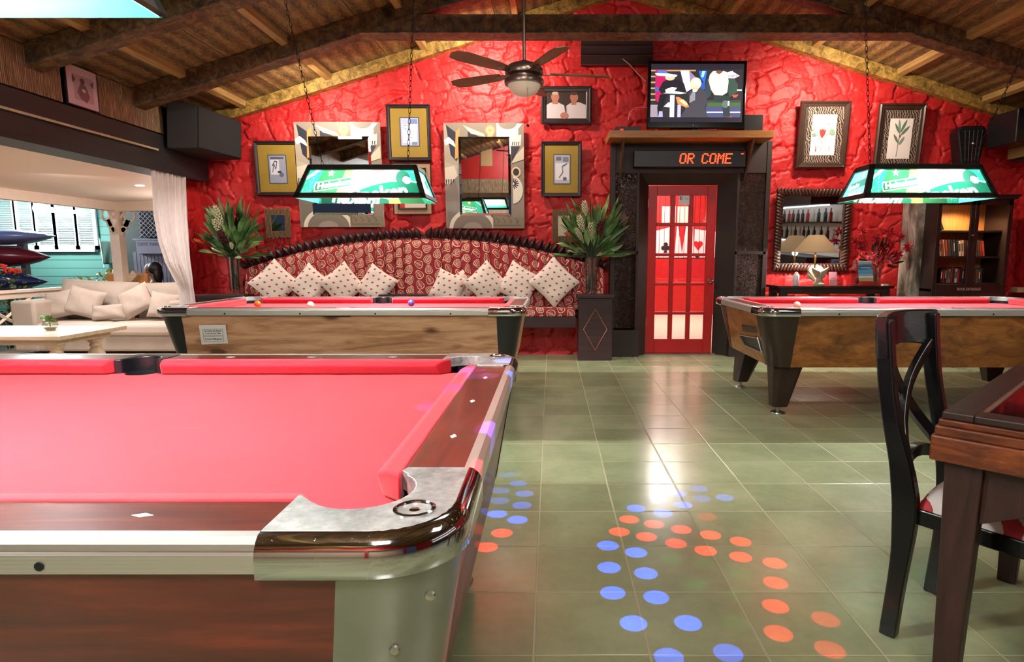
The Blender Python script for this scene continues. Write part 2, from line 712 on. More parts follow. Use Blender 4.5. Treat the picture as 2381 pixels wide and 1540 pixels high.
# short stone pier at the left corner and the right wall
struct(stone_wall('wall_left', 7.2, YW, 0, 2.4, lambda a, z, h: np.stack([-4.22 + h, a, z], 1), lambda x, z: z > -1, seed=8))
struct(box('wall_left', -4.34, -4.225, 7.2, YW + 0.14, 0, 2.78, M['red_paint']))
struct(stone_wall('wall_right', 0.5, YW, 0, 2.8, lambda a, z, h: np.stack([5.66 - h, a, z], 1), lambda x, z: z > -1, res=0.03, seed=11))
struct(box('wall_right', 5.67, 5.8, -4.4, YW + 0.14, 0, 2.8, M['red_paint']))
# rear wall of the bar behind the photographer (seen in the mirrors)
mb = MB()
mb.prism([(-4.3, 2.25), (5.67, 2.25), (5.67, 2.75), (RX, 4.2), (-4.3, 2.7)], -4.4, -4.3, 'y')
mb.box(3.2, 3.5, -4.4, -4.3, 0, 2.25)
mb.box(-4.3, -3.6, -4.4, -4.3, 0, 2.25)
mb.box(-1.25, -0.95, -4.4, -4.3, 0, 2.25)
struct(mb.build('wall_rear', M['red_paint']))
struct(box('wall_rear', -3.6, 3.2, -4.9, -4.8, 0, 2.25, plain('cream_plaster', '#d8c4a6', 0.6)))

# ---- roof: woven boards on rafters
t = NT('roof_weave')
co = t.co()
x, y, z = t.xyz(co)
rib = t.f('SINE', t.f('MULTIPLY', x, 46.0))
dark = t.noise(t.mapping(co, (3.2, 1.0, 1.0)), 9, 5, 0.7, 1.6)
big = t.noise(co, 1.2, 3, 0.5)
v = t.f('ADD', t.f('MULTIPLY', dark, 0.75), t.f('ADD', t.f('MULTIPLY', rib, 0.07), t.f('MULTIPLY', big, 0.25)))
pl = t.f('LESS_THAN', t.f('FRACT', t.f('MULTIPLY', x, 1.6)), 0.012)
c = t.ramp(v, [(0.32, '#36281a'), (0.46, '#67502f'), (0.60, '#917749'), (0.75, '#b09858')])
c = t.mix(pl, c, '#1a100a')
t.bump(t.f('ADD', t.f('MULTIPLY', rib, 0.6), dark), 0.6, 0.01)
M['roof'] = t.set(c, 0.6)
for side in (-1, 1):
    xe = -4.9 if side < 0 else 6.0
    mb = MB()
    mb.prism([(RX, roof_z(RX)), (xe, roof_z(xe)), (xe, roof_z(xe) + 0.06), (RX, roof_z(RX) + 0.06)], -4.45, YW + 0.3, 'y')
    struct(mb.build('ceiling', M['roof']))
# rough brown mottled timber
t = NT('mottled_timber')
co = t.co()
n = t.noise(t.mapping(co, (1, 1, 1)), 11, 6, 0.75, 0.7)
c = t.ramp(n, [(0.34, '#22180f'), (0.47, '#4b3822'), (0.6, '#745c3a'), (0.72, '#8e7447')])
t.bump(n, 0.5, 0.01)
M['timber'] = t.set(c, 0.55)

t = NT('lamplit_mottled_timber')
n = t.noise(t.co(), 12, 6, 0.75, 0.7)
c = t.ramp(n, [(0.34, '#4a3818'), (0.47, '#856a30'), (0.6, '#b3924a'), (0.72, '#c7a75a')])  # lighter yellow copy of the timber: lamplight put into the colour
t.bump(n, 0.5, 0.01)
M['timber_lamplit'] = t.set(c, 0.55)


def beam_poly(name, poly, y0, y1, label, cat='beam', group=None):
    o = MB().prism(poly, y0, y1, 'y').build(name, M['timber'], bevel=0.004, segs=1)
    return struct(o)


def truss(Y, th=0.075, collar=True, hang=0.165):
    for side in (-1, 1):
        xe = -4.22 if side < 0 else 5.66
        a, b_ = roof_z(RX), roof_z(xe)
        beam_poly('trim_1', [(RX, a - hang), (xe, b_ - hang), (xe, b_ - 0.002), (RX, a - 0.002)], Y - th, Y + th, '')
        # lip board along the lower edge
        beam_poly('trim_1', [(RX, a - hang - 0.018), (xe, b_ - hang - 0.018), (xe, b_ - hang), (RX, a - hang)], Y - th - 0.012, Y + th + 0.012, '')
    if collar:
        zc0, zc1 = 3.315, 3.475
        xl, xr = RX - (4.11 - zc0) / SL + 0.05, RX + (4.11 - zc0) / SL - 0.05
        beam_poly('trim_2', [(xl, zc0), (xr, zc0), (xr - 0.45, zc1), (xl + 0.45, zc1)], Y - th - 0.02, Y + th + 0.02, '')
        beam_poly('trim_2', [(xl - 0.04, zc0 - 0.014), (xr + 0.04, zc0 - 0.014), (xr, zc0), (xl, zc0)], Y - th - 0.035, Y + th + 0.035, '')


truss(6.3)
truss(5.05)
truss(3.8)
truss(2.5)
# rafters along the back wall
for side in (-1, 1):
    xe = -4.22 if side < 0 else 5.66
    a, b_ = roof_z(RX), roof_z(xe)
    struct(MB().prism([(RX, a - 0.14), (xe, b_ - 0.14), (xe, b_ - 0.002), (RX, a - 0.002)], YW - 0.15, YW + 0.001, 'y').build('trim_3', M['timber_lamplit'], bevel=0.004, segs=1))
# purlins running from truss to truss
M['batten'] = woodm('pale_batten', [(0.3, '#8a6e40'), (0.7, '#c4a667')], 0.55, (12, 1, 12))
for X in (-3.55, -2.55, -1.45, -0.4, 2.0, 3.0, 4.0, 5.0):
    z = roof_z(X)
    s = -1 if X < RX else 1
    mb = MB().hexa([(X - 0.03, -4.3, z - 0.062 + s * SL * 0.03), (X + 0.03, -4.3, z - 0.062 - s * SL * 0.03), (X + 0.03, YW - 0.15, z - 0.062 - s * SL * 0.03), (X - 0.03, YW - 0.15, z - 0.062 + s * SL * 0.03)],
                   [(X - 0.03, -4.3, z + s * SL * 0.03), (X + 0.03, -4.3, z - s * SL * 0.03), (X + 0.03, YW - 0.15, z - s * SL * 0.03), (X - 0.03, YW - 0.15, z + s * SL * 0.03)])
    struct(mb.build('trim_4', M['batten']))
struct(box('trim_5', RX - 0.04, RX + 0.04, -4.3, YW, 4.10, 4.25, M['timber']))

# ---- left side: beam over the porch opening, bamboo covered fascia
M['fascia'] = woodm('blackened_beam', [(0.3, '#0f1114'), (0.7, '#20242a')], 0.5, (8, 1, 8))
t = NT('split_bamboo')
x, y, z = t.xyz(t.co())
st = t.f('FRACT', t.f('MULTIPLY', t.f('ADD', x, y), 62.0))
nn = t.noise(t.mapping(t.co(), (40, 40, 2.5)), 3, 3, 0.6)
c = t.ramp(nn, [(0.3, '#5a4430'), (0.48, '#86694a'), (0.6, '#a98d68'), (0.72, '#d8cbb0')])
c = t.mix(t.f('LESS_THAN', st, 0.2), c, '#2a1b12')
t.bump(t.f('SINE', t.f('MULTIPLY', st, PI)), 0.5, 0.006)
M['bamboo'] = t.set(c, 0.5)
XF = -4.02
struct(box('trim_6', -4.34, XF, -4.3, 7.42, 2.065, 2.44, M['fascia']))
struct(box('trim_7', -4.34, -4.10, -4.3, 7.5, 2.44, 2.82, M['fascia']))
for y0, y1 in ((6.02 - 1.55, 5.32), (5.75, 6.66), (2.2, 4.4)):
    struct(box('trim_8', -4.10, -4.04, y0, y1, 2.46, 2.80, M['bamboo'], bevel=0.004))
# curtain rail under the beam
mb = MB().tube([(XF + 0.03, 2.0, 2.27), (XF + 0.03, 6.45, 2.27)], 0.011, 8)
tag(mb.build('curtain_rail', plain('pale_rail', '#cdb79a', 0.4)), 'long thin pale curtain rail along the black beam over the porch opening', 'curtain rail')

# right side: lower header beam with a bamboo strip
struct(box('trim_9', 5.30, 5.66, -2, 7.30, 2.27, 2.8, M['fascia']))
struct(box('trim_8', 5.24, 5.30, -2, 7.28, 2.30, 2.60, plain('pale_bamboo', '#9c8350', 0.5, var=0.25, scale=60)))
# grey weathered column next to the bookcase
t = NT('weathered_column')
n = t.noise(t.mapping(t.co(), (1, 1, 0.45)), 5.5, 5, 0.6, 0.6)
c = t.ramp(n, [(0.35, '#3a332c'), (0.5, '#6b6259'), (0.62, '#a89f96')])
t.bump(n, 0.4, 0.01)
M['column'] = t.set(c, 0.75)
tag(box('column', 4.20, 4.47, 7.22, 7.5, 0, 2.06, M['column'], bevel=0.02), 'grey weathered square column between the flower table and the bookcase', 'column')

# ---- dark carved door surround
t = NT('carved_panel')
co = t.co()
v1 = t.noise(co, 16, 2, 0.5, 3.5)
v2 = t.f('ABSOLUTE', t.f('SUBTRACT', v1, 0.5))
v3 = t.f('MINIMUM', t.f('MULTIPLY', v2, 9.0), 1.0)
c = t.ramp(v3, [(0.0, '#5c2f26'), (0.5, '#2c1512'), (1.0, '#1c0d0c')])
t.bump(v3, 1.0, 0.02)
M['carved'] = t.set(c, 0.32)
M['frame_wood'] = plain('dark_door_frame', '#20100d', 0.6, bump=0.05)
YF = 7.36
xL0, xL1 = 0.72, 1.035
xR0, xR1 = 2.175, 2.545
ZD = 2.04
surr = thing('door_surround', 'dark carved wooden surround framing the red glazed door, with tall carved side panels', 'door surround', (1.6, YF, 0))
mb = MB()
mb.box(xL0 - 0.02, xL0 + 0.035, YF, 7.5, 0, 2.52)
mb.box(xL1 - 0.03, xL1, YF, 7.5, 0, 2.18)
mb.box(xR0, xR0 + 0.03, YF, 7.5, 0, 2.18)
mb.box(xR1 - 0.035, xR1 + 0.02, YF, 7.5, 0, 2.52)
mb.box(xL0, xR1, YF + 0.01, 7.5, 2.16, 2.53)
mb.box(xL0, xL1, YF + 0.0, 7.5, 1.22, 1.26)
mb.box(xR0, xR1, YF + 0.0, 7.5, 1.22, 1.26)
mb.build('surround_frame', M['frame_wood'], surr, bevel=0.004)
mb = MB()
# splayed jambs and head
a0, a1 = xL1 - 0.005, 1.165
b0, b1 = 1.995, xR0 + 0.005
YB = 7.53
mb.hexa([(a0, YF + 0.005, 0), (a1, YB, 0), (a1, YB + 0.03, 0), (a0, YB, 0)], [(a0, YF + 0.005, 2.18), (a1, YB, ZD), (a1, YB + 0.03, ZD), (a0, YB, 2.18)])
mb.hexa([(b1, YB, 0), (b0, YB + 0.03, 0), (b0, YB, 0), (b1, YF + 0.005, 0)], [(b1, YB, 2.18), (b0, YB + 0.03, ZD), (b0, YB, ZD), (b1, YF + 0.005, 2.18)])
mb.add([(a0, YF + 0.005, 2.18), (b1, YF + 0.005, 2.18), (b0, YB, ZD), (a1, YB, ZD)], [(0, 1, 2, 3)])
mb.build('jamb', M['frame_wood'], surr)
for (x0, x1) in ((xL0 + 0.035, xL1 - 0.03), (xR0 + 0.03, xR1 - 0.035)):
    box('carved_panel', x0, x1, YF + 0.02, 7.5, 0.34, 1.22, M['carved'], surr)
    box('carved_panel', x0, x1, YF + 0.02, 7.5, 1.26, 2.16, M['carved'], surr)
    box('plinth', x0 - 0.07, x1 + 0.05, YF - 0.05, 7.5, 0, 0.32, M['frame_wood'], surr, bevel=0.006)
mb = MB()
cx_, cz_ = 0.86, 1.62
for pts in ([(cx_, cz_ - 0.09), (cx_ + 0.05, cz_ + 0.01), (cx_, cz_ + 0.1), (cx_ - 0.05, cz_ + 0.01)],):
    mb.prism(pts, YF + 0.008, YF + 0.021, 'y')
mb.build('spade_ornament', plain('dull_red_ornament', '#5d1718', 0.5), surr)

# ---- red glazed door: 3 x 5 panes
DX0, DX1, DY = 1.17, 1.985, 7.54
door = thing('door_1', 'red wooden door with fifteen glass panes and a round metal knob', 'door', (DX0, DY, 0))
struct(door)
M['door_red'] = plain('red_door_paint', '#b3141a', 0.38, var=0.05)
cw = [DX0, DX0 + 0.105, DX0 + 0.272, DX0 + 0.325, DX0 + 0.49, DX0 + 0.543, DX0 + 0.71, DX1]
rows = [(0.185, 0.49), (0.52, 0.845), (0.875, 1.20), (1.235, 1.56), (1.60, 1.92)]
mb = MB()
mb.box(DX0, cw[1], DY, DY + 0.04, 0.012, ZD - 0.005)
mb.box(cw[6], DX1, DY, DY + 0.04, 0.012, ZD - 0.005)
zz = [0.012] + [z for r in rows for z in r] + [ZD - 0.005]
for k in range(0, len(zz), 2):
    mb.box(cw[1], cw[6], DY, DY + 0.04, zz[k], zz[k + 1])
for (z0, z1) in rows:
    mb.box(cw[2], cw[3], DY, DY + 0.04, z0, z1)
    mb.box(cw[4], cw[5], DY, DY + 0.04, z0, z1)
mb.build('door_leaf', M['door_red'], door, bevel=0.004, segs=1)
for (z0, z1) in rows:
    for k in (1, 3, 5):
        box('pane', cw[k], cw[k + 1], DY + 0.018, DY + 0.022, z0, z1, M['glass'], door)
kx, kz = PZ(1647, 655, 1.0).x, 0.905
MB().lathe([(0.0, -0.075), (0.02, -0.072), (0.03, -0.055), (0.028, -0.04), (0.012, -0.028), (0.012, -0.01), (0.032, -0.008), (0.032, 0.0)], (1.945, DY, kz), 20, 'y').build('door_knob', M['chrome'], door, smooth=True)
for z in (0.35, 1.78):
    MB().lathe([(0.008, 0), (0.008, 0.1)], (DX0 - 0.004, DY - 0.004, z), 8).build('hinge', M['steel'], door)
# notice stuck on the middle top pane
fn = panel((cw[3] + 0.045, DY - 0.001, 1.80), (0.12, 0, 0), (0, 0, 0.12), (0, -1, 0))
mb = MB()
art(mb, fn, [('#eceef2', [(0, 0.1), (0.55, 0.1), (0.62, -0.12), (0.78, 0.1), (1, 0.1), (1, 1), (0, 1)]), ('#2d4a94', [(0.06, 0.58), (0.3, 0.58), (0.3, 0.92), (0.06, 0.92)])]
    + text_shapes('f', 0.36, '#ffffff', 0.13, 0.6, bold=0.01) + text_shapes('facebook', 0.15, '#26355e', 0.36, 0.66))
dec = mb.build('door_sticker', M['art'], door)
struct(box('trim_10', DX0 - 0.03, DX1 + 0.03, 7.45, 7.66, -0.01, 0.012, M['steel']))

# ---- room behind the door
M['room_floor'] = plain('cream_floor', '#e3cdb4', 0.35, var=0.05)
YR = 13.3
struct(box('floor', 0.3, 5.2, 7.69, YR, -0.02, 0.004, M['room_floor']))
struct(box('wall_far', 0.3, 5.2, YR, YR + 0.1, 0, 3.2, plain('red_room_wall', '#c01f20', 0.5)))
struct(box('wall_left', 0.2, 0.3, 7.69, YR, 0, 3.2, M['red_paint']))
struct(box('wall_right', 5.2, 5.3, 7.69, YR, 0, 3.2, M['red_paint']))
struct(box('ceiling', 0.2, 5.3, 7.69, YR + 0.1, 3.2, 3.3, M['white_paint']))
bar = box('bar_counter', 1.4, 5.0, 12.75, YR - 0.02, 0.004, 1.16, plain('red_counter_paint', '#b51a1c', 0.4), bevel=0.01)
tag(bar, 'low red counter seen through the middle panes of the glazed door', 'counter')
# mural of giant playing cards over the counter
mb = MB()
fn = panel((2.2, YR - 0.012, 1.18), (1, 0, 0), (0, 0, 1), (0, -1, 0))


def club(x, y, s):
    return [('#15181c', circ(x - s * 0.5, y, s * 0.48, 12)), ('#15181c', circ(x + s * 0.5, y, s * 0.48, 12)), ('#15181c', circ(x, y + s * 0.75, s * 0.48, 12)),
            ('#15181c', [(x - 0.35 * s, y - s), (x + 0.35 * s, y - s), (x + 0.08 * s, y + 0.4 * s), (x - 0.08 * s, y + 0.4 * s)])]


def heart(x, y, s, c='#d22326'):
    return [(c, circ(x - s * 0.42, y + s * 0.3, s * 0.5, 12)), (c, circ(x + s * 0.42, y + s * 0.3, s * 0.5, 12)), (c, [(x - s * 0.87, y + 0.12 * s), (x, y - s), (x + s * 0.87, y + 0.12 * s), (x, y + 0.5 * s)])]


sh = [('#f2e9e6', [(-0.2, 0.0), (0.42, 0.0), (0.40, 0.66), (0.1, 0.58), (-0.2, 0.52)]),
      ('#f2e9e6', [(0.44, 0.0), (0.86, 0.0), (0.82, 0.68), (0.48, 0.68)]),
      ('#f6eeea', [(0.86, 0.0), (1.6, 0.0), (1.5, 0.52), (0.86, 0.60)]),
      ('#bb1c20', [(0.50, 0.70), (0.68, 0.70), (0.6, 0.1)])]
sh += club(0.25, 0.2, 0.1) + heart(0.74, 0.5, 0.035) + heart(0.94, 0.26, 0.11) + club(0.93, 0.03, 0.05) + club(0.0, 0.38, 0.04)
sh += text_shapes('A', 0.09, '#c2262b', 0.71, 0.56)
art(mb, fn, sh)
tag(mb.build('card_mural', M['art']), 'mural of large playing cards with a club and hearts behind the glazed door', 'mural')
mb = MB()
mb.box(2.35, 2.64, YR - 0.04, YR, 1.9, 2.25)
mb.box(2.68, 3.0, YR - 0.04, YR, 1.9, 2.25)
tag(mb.build('wall_board', M['white_paint']), 'pair of white boards high on the wall behind the glazed door', 'board')
mb = MB()
for k in range(11):
    x = 1.39 + k * 0.064
    mb.tube([(x, 8.0, 1.17), (x, 8.0, 3.2)], 0.003, 5)
mb.tube([(1.33, 8.0, 1.17), (2.1, 8.0, 1.17)], 0.006, 5)
tag(mb.build('wire_screen', M['brass']), 'thin vertical brass wires hanging in the room behind the glazed door', 'screen')

ORD = ['first', 'second', 'third', 'fourth', 'fifth', 'sixth', 'seventh', 'eighth', 'ninth', 'tenth', 'eleventh', 'twelfth', 'thirteenth', 'fourteenth', 'fifteenth', 'sixteenth', 'seventeenth', 'eighteenth', 'nineteenth', 'twentieth', 'twenty-first', 'twenty-second']
# ---- the bar along the right wall beside the photographer (seen in the carved mirror)
bar2 = thing('back_bar', 'dark back bar with lit white shelves beside the photographer, seen only in the carved mirror', 'bar', (5.3, 0.8, 0))
box('canopy', 4.9, 5.62, -1.2, 3.0, 1.95, 2.2, M['dark_wood'], bar2)
box('back_board', 5.52, 5.62, -1.2, 3.0, 0.9, 1.95, M['white_paint'], bar2)
box('counter', 4.9, 5.62, -1.2, 3.0, 0, 0.95, M['darker_wood'], bar2)
for z in (1.25, 1.6):
    box('shelf', 5.3, 5.52, -1.2, 3.0, z, z + 0.025, M['darker_wood'], bar2)
for z in (1.22, 1.93):
    box('light_strip', 5.28, 5.31, -1.1, 2.9, z, z + 0.02, emis('white_strip_light', '#f4f6ff', 9), bar2)
_r = random.Random(7)
bcol = [plain('bottle_glass', c, 0.15) for c in ('#5a2a1a', '#1f3a2a', '#a03020', '#cfc8b8', '#3a2030')]
_p = MB().lathe([(0.0, 0), (0.036, 0), (0.036, 0.16), (0.014, 0.2), (0.014, 0.26), (0, 0.26)], (0, 0, 0), 12)
k_ = 0
for z in (1.275, 1.625):
    y_ = -1.0
    n_ = -1
    while y_ < 2.9:
        o = _p.build('bottle', bcol[_r.randrange(5)], smooth=True)
        o.location = (5.42, y_, z + 0.0005)
        k_ += 1
        n_ = n_ + 1
        tag(o, f'bottle on the {"lower" if z < 1.5 else "upper"} lit shelf of the back bar, {ORD[n_]} from its far end', 'bottle', 'bottles on the back bar')
        y_ += _r.uniform(0.22, 0.34)
# bamboo band and plaque on the rear wall (seen in the collage mirror)
struct(box('trim_8', -4.2, 5.6, -4.3, -4.26, 2.22, 2.62, M['bamboo']))
mb = MB()
art(mb, panel((-1.75, -4.285, 3.0), (-0.36, 0, 0), (0, 0, 0.6), (0, 1, 0)), [('#b08a5c', [(0, 0), (1, 0), (1, 1), (0, 1)]), ('#4a3624', [(0.1, 0.84), (0.9, 0.84), (0.9, 0.9), (0.1, 0.9)])])
tag(mb.build('wall_plaque', M['art'], solid=0.02), 'tan plaque on the rear red wall, seen in the right collage mirror', 'plaque')

# ================================================================ POOL TABLES
M['cloth'] = None
t = NT('red_billiard_cloth')
n = t.noise(t.co(), 3.0, 5, 0.6, 0.3)
n2 = t.noise(t.co(), 420, 2, 0.5)
sc = t.noise(t.mapping(t.co(), (3, 22, 3), rot=(0, 0, 0.18)), 1.5, 3, 0.5, 0.5)
c = t.ramp(n, [(0.3, '#bd1228'), (0.7, '#cf1d33')])
c = t.mix(t.ramp(sc, [(0.66, 0.0), (0.80, 0.35)]), c, '#e65a68')
t.bump(n2, 0.12, 0.002)
M['cloth'] = t.set(c, 0.85, Sheen_Weight=0.25, Sheen_Roughness=0.4)
M['rail_wood'] = woodm('mahogany_laminate', [(0.3, '#2b0f0c'), (0.55, '#5a231a'), (0.75, '#7d3c2c')], 0.34, (1, 9, 9), 2.0, coat=0.2)
M['rail_wood_y'] = woodm('mahogany_laminate_short', [(0.3, '#33130f'), (0.55, '#65291f'), (0.75, '#8a4634')], 0.38, (9, 1, 9), 2.0, coat=0.12)
M['side_dark'] = woodm('dark_mahogany_side', [(0.3, '#301410'), (0.5, '#66281c'), (0.68, '#90402a'), (0.8, '#ad5234')], 0.45, (0.8, 1, 6), 1.7, coat=0.25)
M['side_pale'] = woodm('pale_knotty_laminate', [(0.25, '#5c3722'), (0.4, '#a37354'), (0.55, '#cb9c7a'), (0.75, '#dcb495')], 0.35, (0.9, 0.9, 9), 1.6, knots=0.35)
M['side_burl'] = woodm('brown_burl_laminate', [(0.3, '#48260f'), (0.5, '#885224'), (0.65, '#ad7038'), (0.8, '#c08a4a')], 0.3, (1.6, 1.6, 4.5), 2.6)
M['corner_brown'] = plain('dark_brown_vinyl', '#2c1a16', 0.35)
M['corner_black'] = plain('black_vinyl', '#17161a', 0.38)
t = NT('dull_ribbed_metal')
nn = t.noise(t.co(), 2.5, 4, 0.6)
M['corner_metal'] = t.set(t.ramp(nn, [(0.3, '#8f9488'), (0.7, '#b4b6ae')]), 0.38, 0.75)
x, y, z = t.xyz(t.co())
t.bump(t.f('ADD', t.f('SINE', t.f('MULTIPLY', t.f('ADD', x, y), 1500)), t.f('SINE', t.f('MULTIPLY', z, 1500))), 0.04, 0.001)
t = NT('mottled_cast_metal')
nn = t.noise(t.co(), 55, 5, 0.7)
n3 = t.noise(t.co(), 6, 3, 0.6)
t.bump(nn, 0.25, 0.002)
M['cast'] = t.set(t.ramp(t.f('ADD', t.f('MULTIPLY', nn, 0.6), t.f('MULTIPLY', n3, 0.4)), [(0.35, '#8f9698'), (0.55, '#c4c6c6'), (0.7, '#e6e4e2')]), t.ramp(nn, [(0.3, 0.3), (0.7, 0.5)]), 0.7)
t = NT('scuffed_chrome')
nn = t.noise(t.co(), 90, 4, 0.75)
m = t.ramp(nn, [(0.66, 0.0), (0.70, 1.0)])
M['scuffed'] = t.set(t.mix(m, '#cfcfd6', '#d9d4cc'), t.f('ADD', 0.07, t.f('MULTIPLY', m, 0.5)), 1.0)
t = NT('fluted_aluminium')
x, y, z = t.xyz(t.co())
t.bump(t.f('SINE', t.f('MULTIPLY', z, 1100)), 0.1, 0.001)
M['alu'] = t.set('#d6d3cc', 0.38, 0.8)
M['liner'] = plain('black_pocket_rubber', '#141418', 0.28)
M['pearl'] = plain('pearl_sight', '#f0e8e4', 0.25)


def arc(cx, cy, r, a0, a1, n):
    return [(cx + r * math.cos(a0 + (a1 - a0) * i / n), cy + r * math.sin(a0 + (a1 - a0) * i / n)) for i in range(n + 1)]


def pool_table(name, label, x0, x1, y0, y1, side, corner, ext_top, ext_bot, ins=(0.028, 0.113), rail=None, zt=0.82, sights=False, curve=0.0, vertical_foot=False, group=None):
    T = thing(name, label, 'pool table', ((x0 + x1) / 2, (y0 + y1) / 2, 0), group=group)
    cxm, cym = (x0 + x1) / 2, (y0 + y1) / 2
    hx, hy = (x1 - x0) / 2, (y1 - y0) / 2
    zb = zt - 0.05
    RW = 0.130      # rail board up to the cushion
    CN = 0.185      # nose of the cushion
    CL, CWd, CLY = 0.264, 0.14, 0.272     # corner casting arm lengths and width
    rc = 0.12
    pr = 0.082      # casting bite radius
    pc = 0.172      # bite centre from both edges

    def loc(sx, sy, a, b):
        """a from the x edge, b from the y edge, for the corner sx, sy"""
        return (cxm + sx * (hx - a), cym + sy * (hy - b))

    # slate bed with notches
    pts = []
    for sx, sy in ((-1, -1), (1, -1), (1, 1), (-1, 1)):
        pcx, pcy = 0.125, 0.125
        seq = []
        k = 0.052
        # corner notch: from x side to y side
        A = [(RW, 0.20), (0.165, 0.165 + 0.02), (0.150 + 0.012, 0.150 + 0.012), (0.165 + 0.02, 0.165), (0.20, RW)]
        # ordering anticlockwise overall
        seq = [loc(sx, sy, a, b) for a, b in A]
        if (sx, sy) in ((1, -1), (-1, 1)):
            seq = list(reversed(seq))
        pts += seq
    # side pocket notches on both long sides
    order = pts
    new = []
    ordered = []
    # corners in order LL, LR, UR, UL ; insert side pockets between LL-LR and UR-UL
    c0, c1, c2, c3 = pts[0:5], pts[5:10], pts[10:15], pts[15:20]
    bot = [(cxm + 0.055 * math.cos(a), y0 + 0.118 + 0.05 * math.sin(a) + 0.012) for a in [PI - PI * i / 8 for i in range(9)]]
    top = [(cxm - p[0] + cxm, y0 + y1 - p[1]) for p in bot]
    poly = c0 + bot + list(reversed(c1)) + c2 + top + list(reversed(c3))
    # make the outline consistent (remove self crossing by sorting around the centre)
    poly = sorted(poly, key=lambda p: math.atan2((p[1] - cym) / hy, (p[0] - cxm) / hx))
    MB().prism(poly, zb - 0.03, zb).build('bed_cloth', M['cloth'], T)
    # under the notches: black pockets
    for sx, sy in ((-1, -1), (1, -1), (1, 1), (-1, 1)):
        cx_, cy_ = loc(sx, sy, 0.125, 0.125)
        MB().lathe([(0.0, zb - 0.11), (0.048, zb - 0.11), (0.066, zb - 0.02), (0.075, zb - 0.004)], (cx_, cy_, 0), 20).build('pocket', M['liner'], T, smooth=True)
    # side pocket castings: a black U around the hole
    for sy in (-1, 1):
        ye = cym + sy * hy
        up = [(0.085, 0.022), (0.085, CN - 0.035), (0.062, CN - 0.045)] + [(0.058 * math.cos(a), 0.118 - 0.058 * math.sin(a)) for a in [0.0 + PI * i / 10 for i in range(11)]] + [(-0.062, CN - 0.045), (-0.085, CN - 0.035), (-0.085, 0.022)]
        poly = [(cxm + a, ye - sy * b) for a, b in up]
        MB().prism(poly, zb - 0.012, zt + 0.002).build('side_pocket', M['liner'], T, bevel=0.004, smooth=True)
        MB().lathe([(0.0, zb - 0.16), (0.05, zb - 0.16), (0.057, zb)], (cxm, ye - sy * 0.118, 0), 20).build('pocket', M['liner'], T, smooth=True)
    rw = rail or M['rail_wood']
    rwy = M['rail_wood_y']
    # rail boards
    for sy in (-1, 1):
        ye = cym + sy * hy
        for a, b in ((x0 + CL - 0.02, cxm - 0.086), (cxm + 0.086, x1 - CL + 0.02)):
            MB().box(a, b, ye - sy * 0.02, ye - sy * RW, zt - 0.055, zt).build('rail', rw, T, bevel=0.003)
    for sx in (-1, 1):
        xe = cxm + sx * hx
        MB().box(xe - sx * 0.02, xe - sx * RW, y0 + CLY, y1 - CLY, zt - 0.055, zt).build('rail', rwy, T, bevel=0.003)
    # aluminium edge trim
    prof = [(0, 0.001), (0.018, 0.002), (0.027, -0.006), (0.028, -0.014), (0.024, -0.018), (0.026, -0.022), (0.026, -0.048), (0.020, -0.052), (0, -0.052)]
    for sy in (-1, 1):
        ye = cym + sy * hy
        a, b = (x0 + CL, x1 - CL) if sy < 0 else (x1 - CL, x0 + CL)
        MB().sweep([(a, ye - sy * 0.026, zt), (b, ye - sy * 0.026, zt)], prof).build('edge_trim', M['alu'], T)
        if sy < 0:
            for k in range(4 if not sights else 3):
                sx_ = a + (b - a) * ((k + 0.5) / 4 if not sights else (0.12 + 0.375 * k))
                MB().lathe([(0.0, 0.0), (0.0065, 0.0), (0.0065, -0.001), (0, -0.0012)], (sx_, y0 - 0.0005, zt - 0.037), 10, 'y').build('trim_screw', M['black'], T)
    for sx in (-1, 1):
        xe = cxm + sx * hx
        a, b = (y0 + CLY, y1 - CLY) if sx > 0 else (y1 - CLY, y0 + CLY)
        MB().sweep([(xe - sx * 0.026, a, zt), (xe - sx * 0.026, b, zt)], prof).build('edge_trim', M['alu'], T)
    # cushions
    cp = [(RW, zt + 0.002), (RW + 0.03, zt + 0.001), (CN - 0.005, zt - 0.008), (CN, zt - 0.014), (CN - 0.004, zt - 0.022), (CN - 0.016, zb + 0.001), (RW, zb + 0.001)]

    def cushion(P0, P1, inward, k0, k1):
        """P0->P1 along the rail line at d = 0, inward unit vector, mitre slopes k0/k1"""
        P0, P1, inw = Vector((*P0, 0)), Vector((*P1, 0)), Vector((*inward, 0))
        d = (P1 - P0).normalized()
        va, vb = [], []
        for a, z in cp:
            va.append(P0 + inw * a + d * k0 * (a - RW) + Vector((0, 0, z)))
            vb.append(P1 + inw * a - d * k1 * (a - RW) + Vector((0, 0, z)))
        n = len(cp)
        mb = MB().add(va + vb, [(i, (i + 1) % n, n + (i + 1) % n, n + i) for i in range(n)] + [tuple(reversed(range(n))), tuple(range(n, 2 * n))])
        o = mb.build('cushion', M['cloth'], T, bevel=0.006, segs=3, smooth=True, angle=60)
        return o
    ce = 0.235
    for sy in (-1, 1):
        ye = cym + sy * hy
        cushion((x0 + ce, ye), (cxm - 0.083, ye), (0, -sy), 0.9, 0.35)
        cushion((cxm + 0.083, ye), (x1 - ce, ye), (0, -sy), 0.35, 0.9)
    for sx in (-1, 1):
        xe = cxm + sx * hx
        cushion((xe, y0 + ce), (xe, y1 - ce), (-sx, 0), 0.9, 0.9)
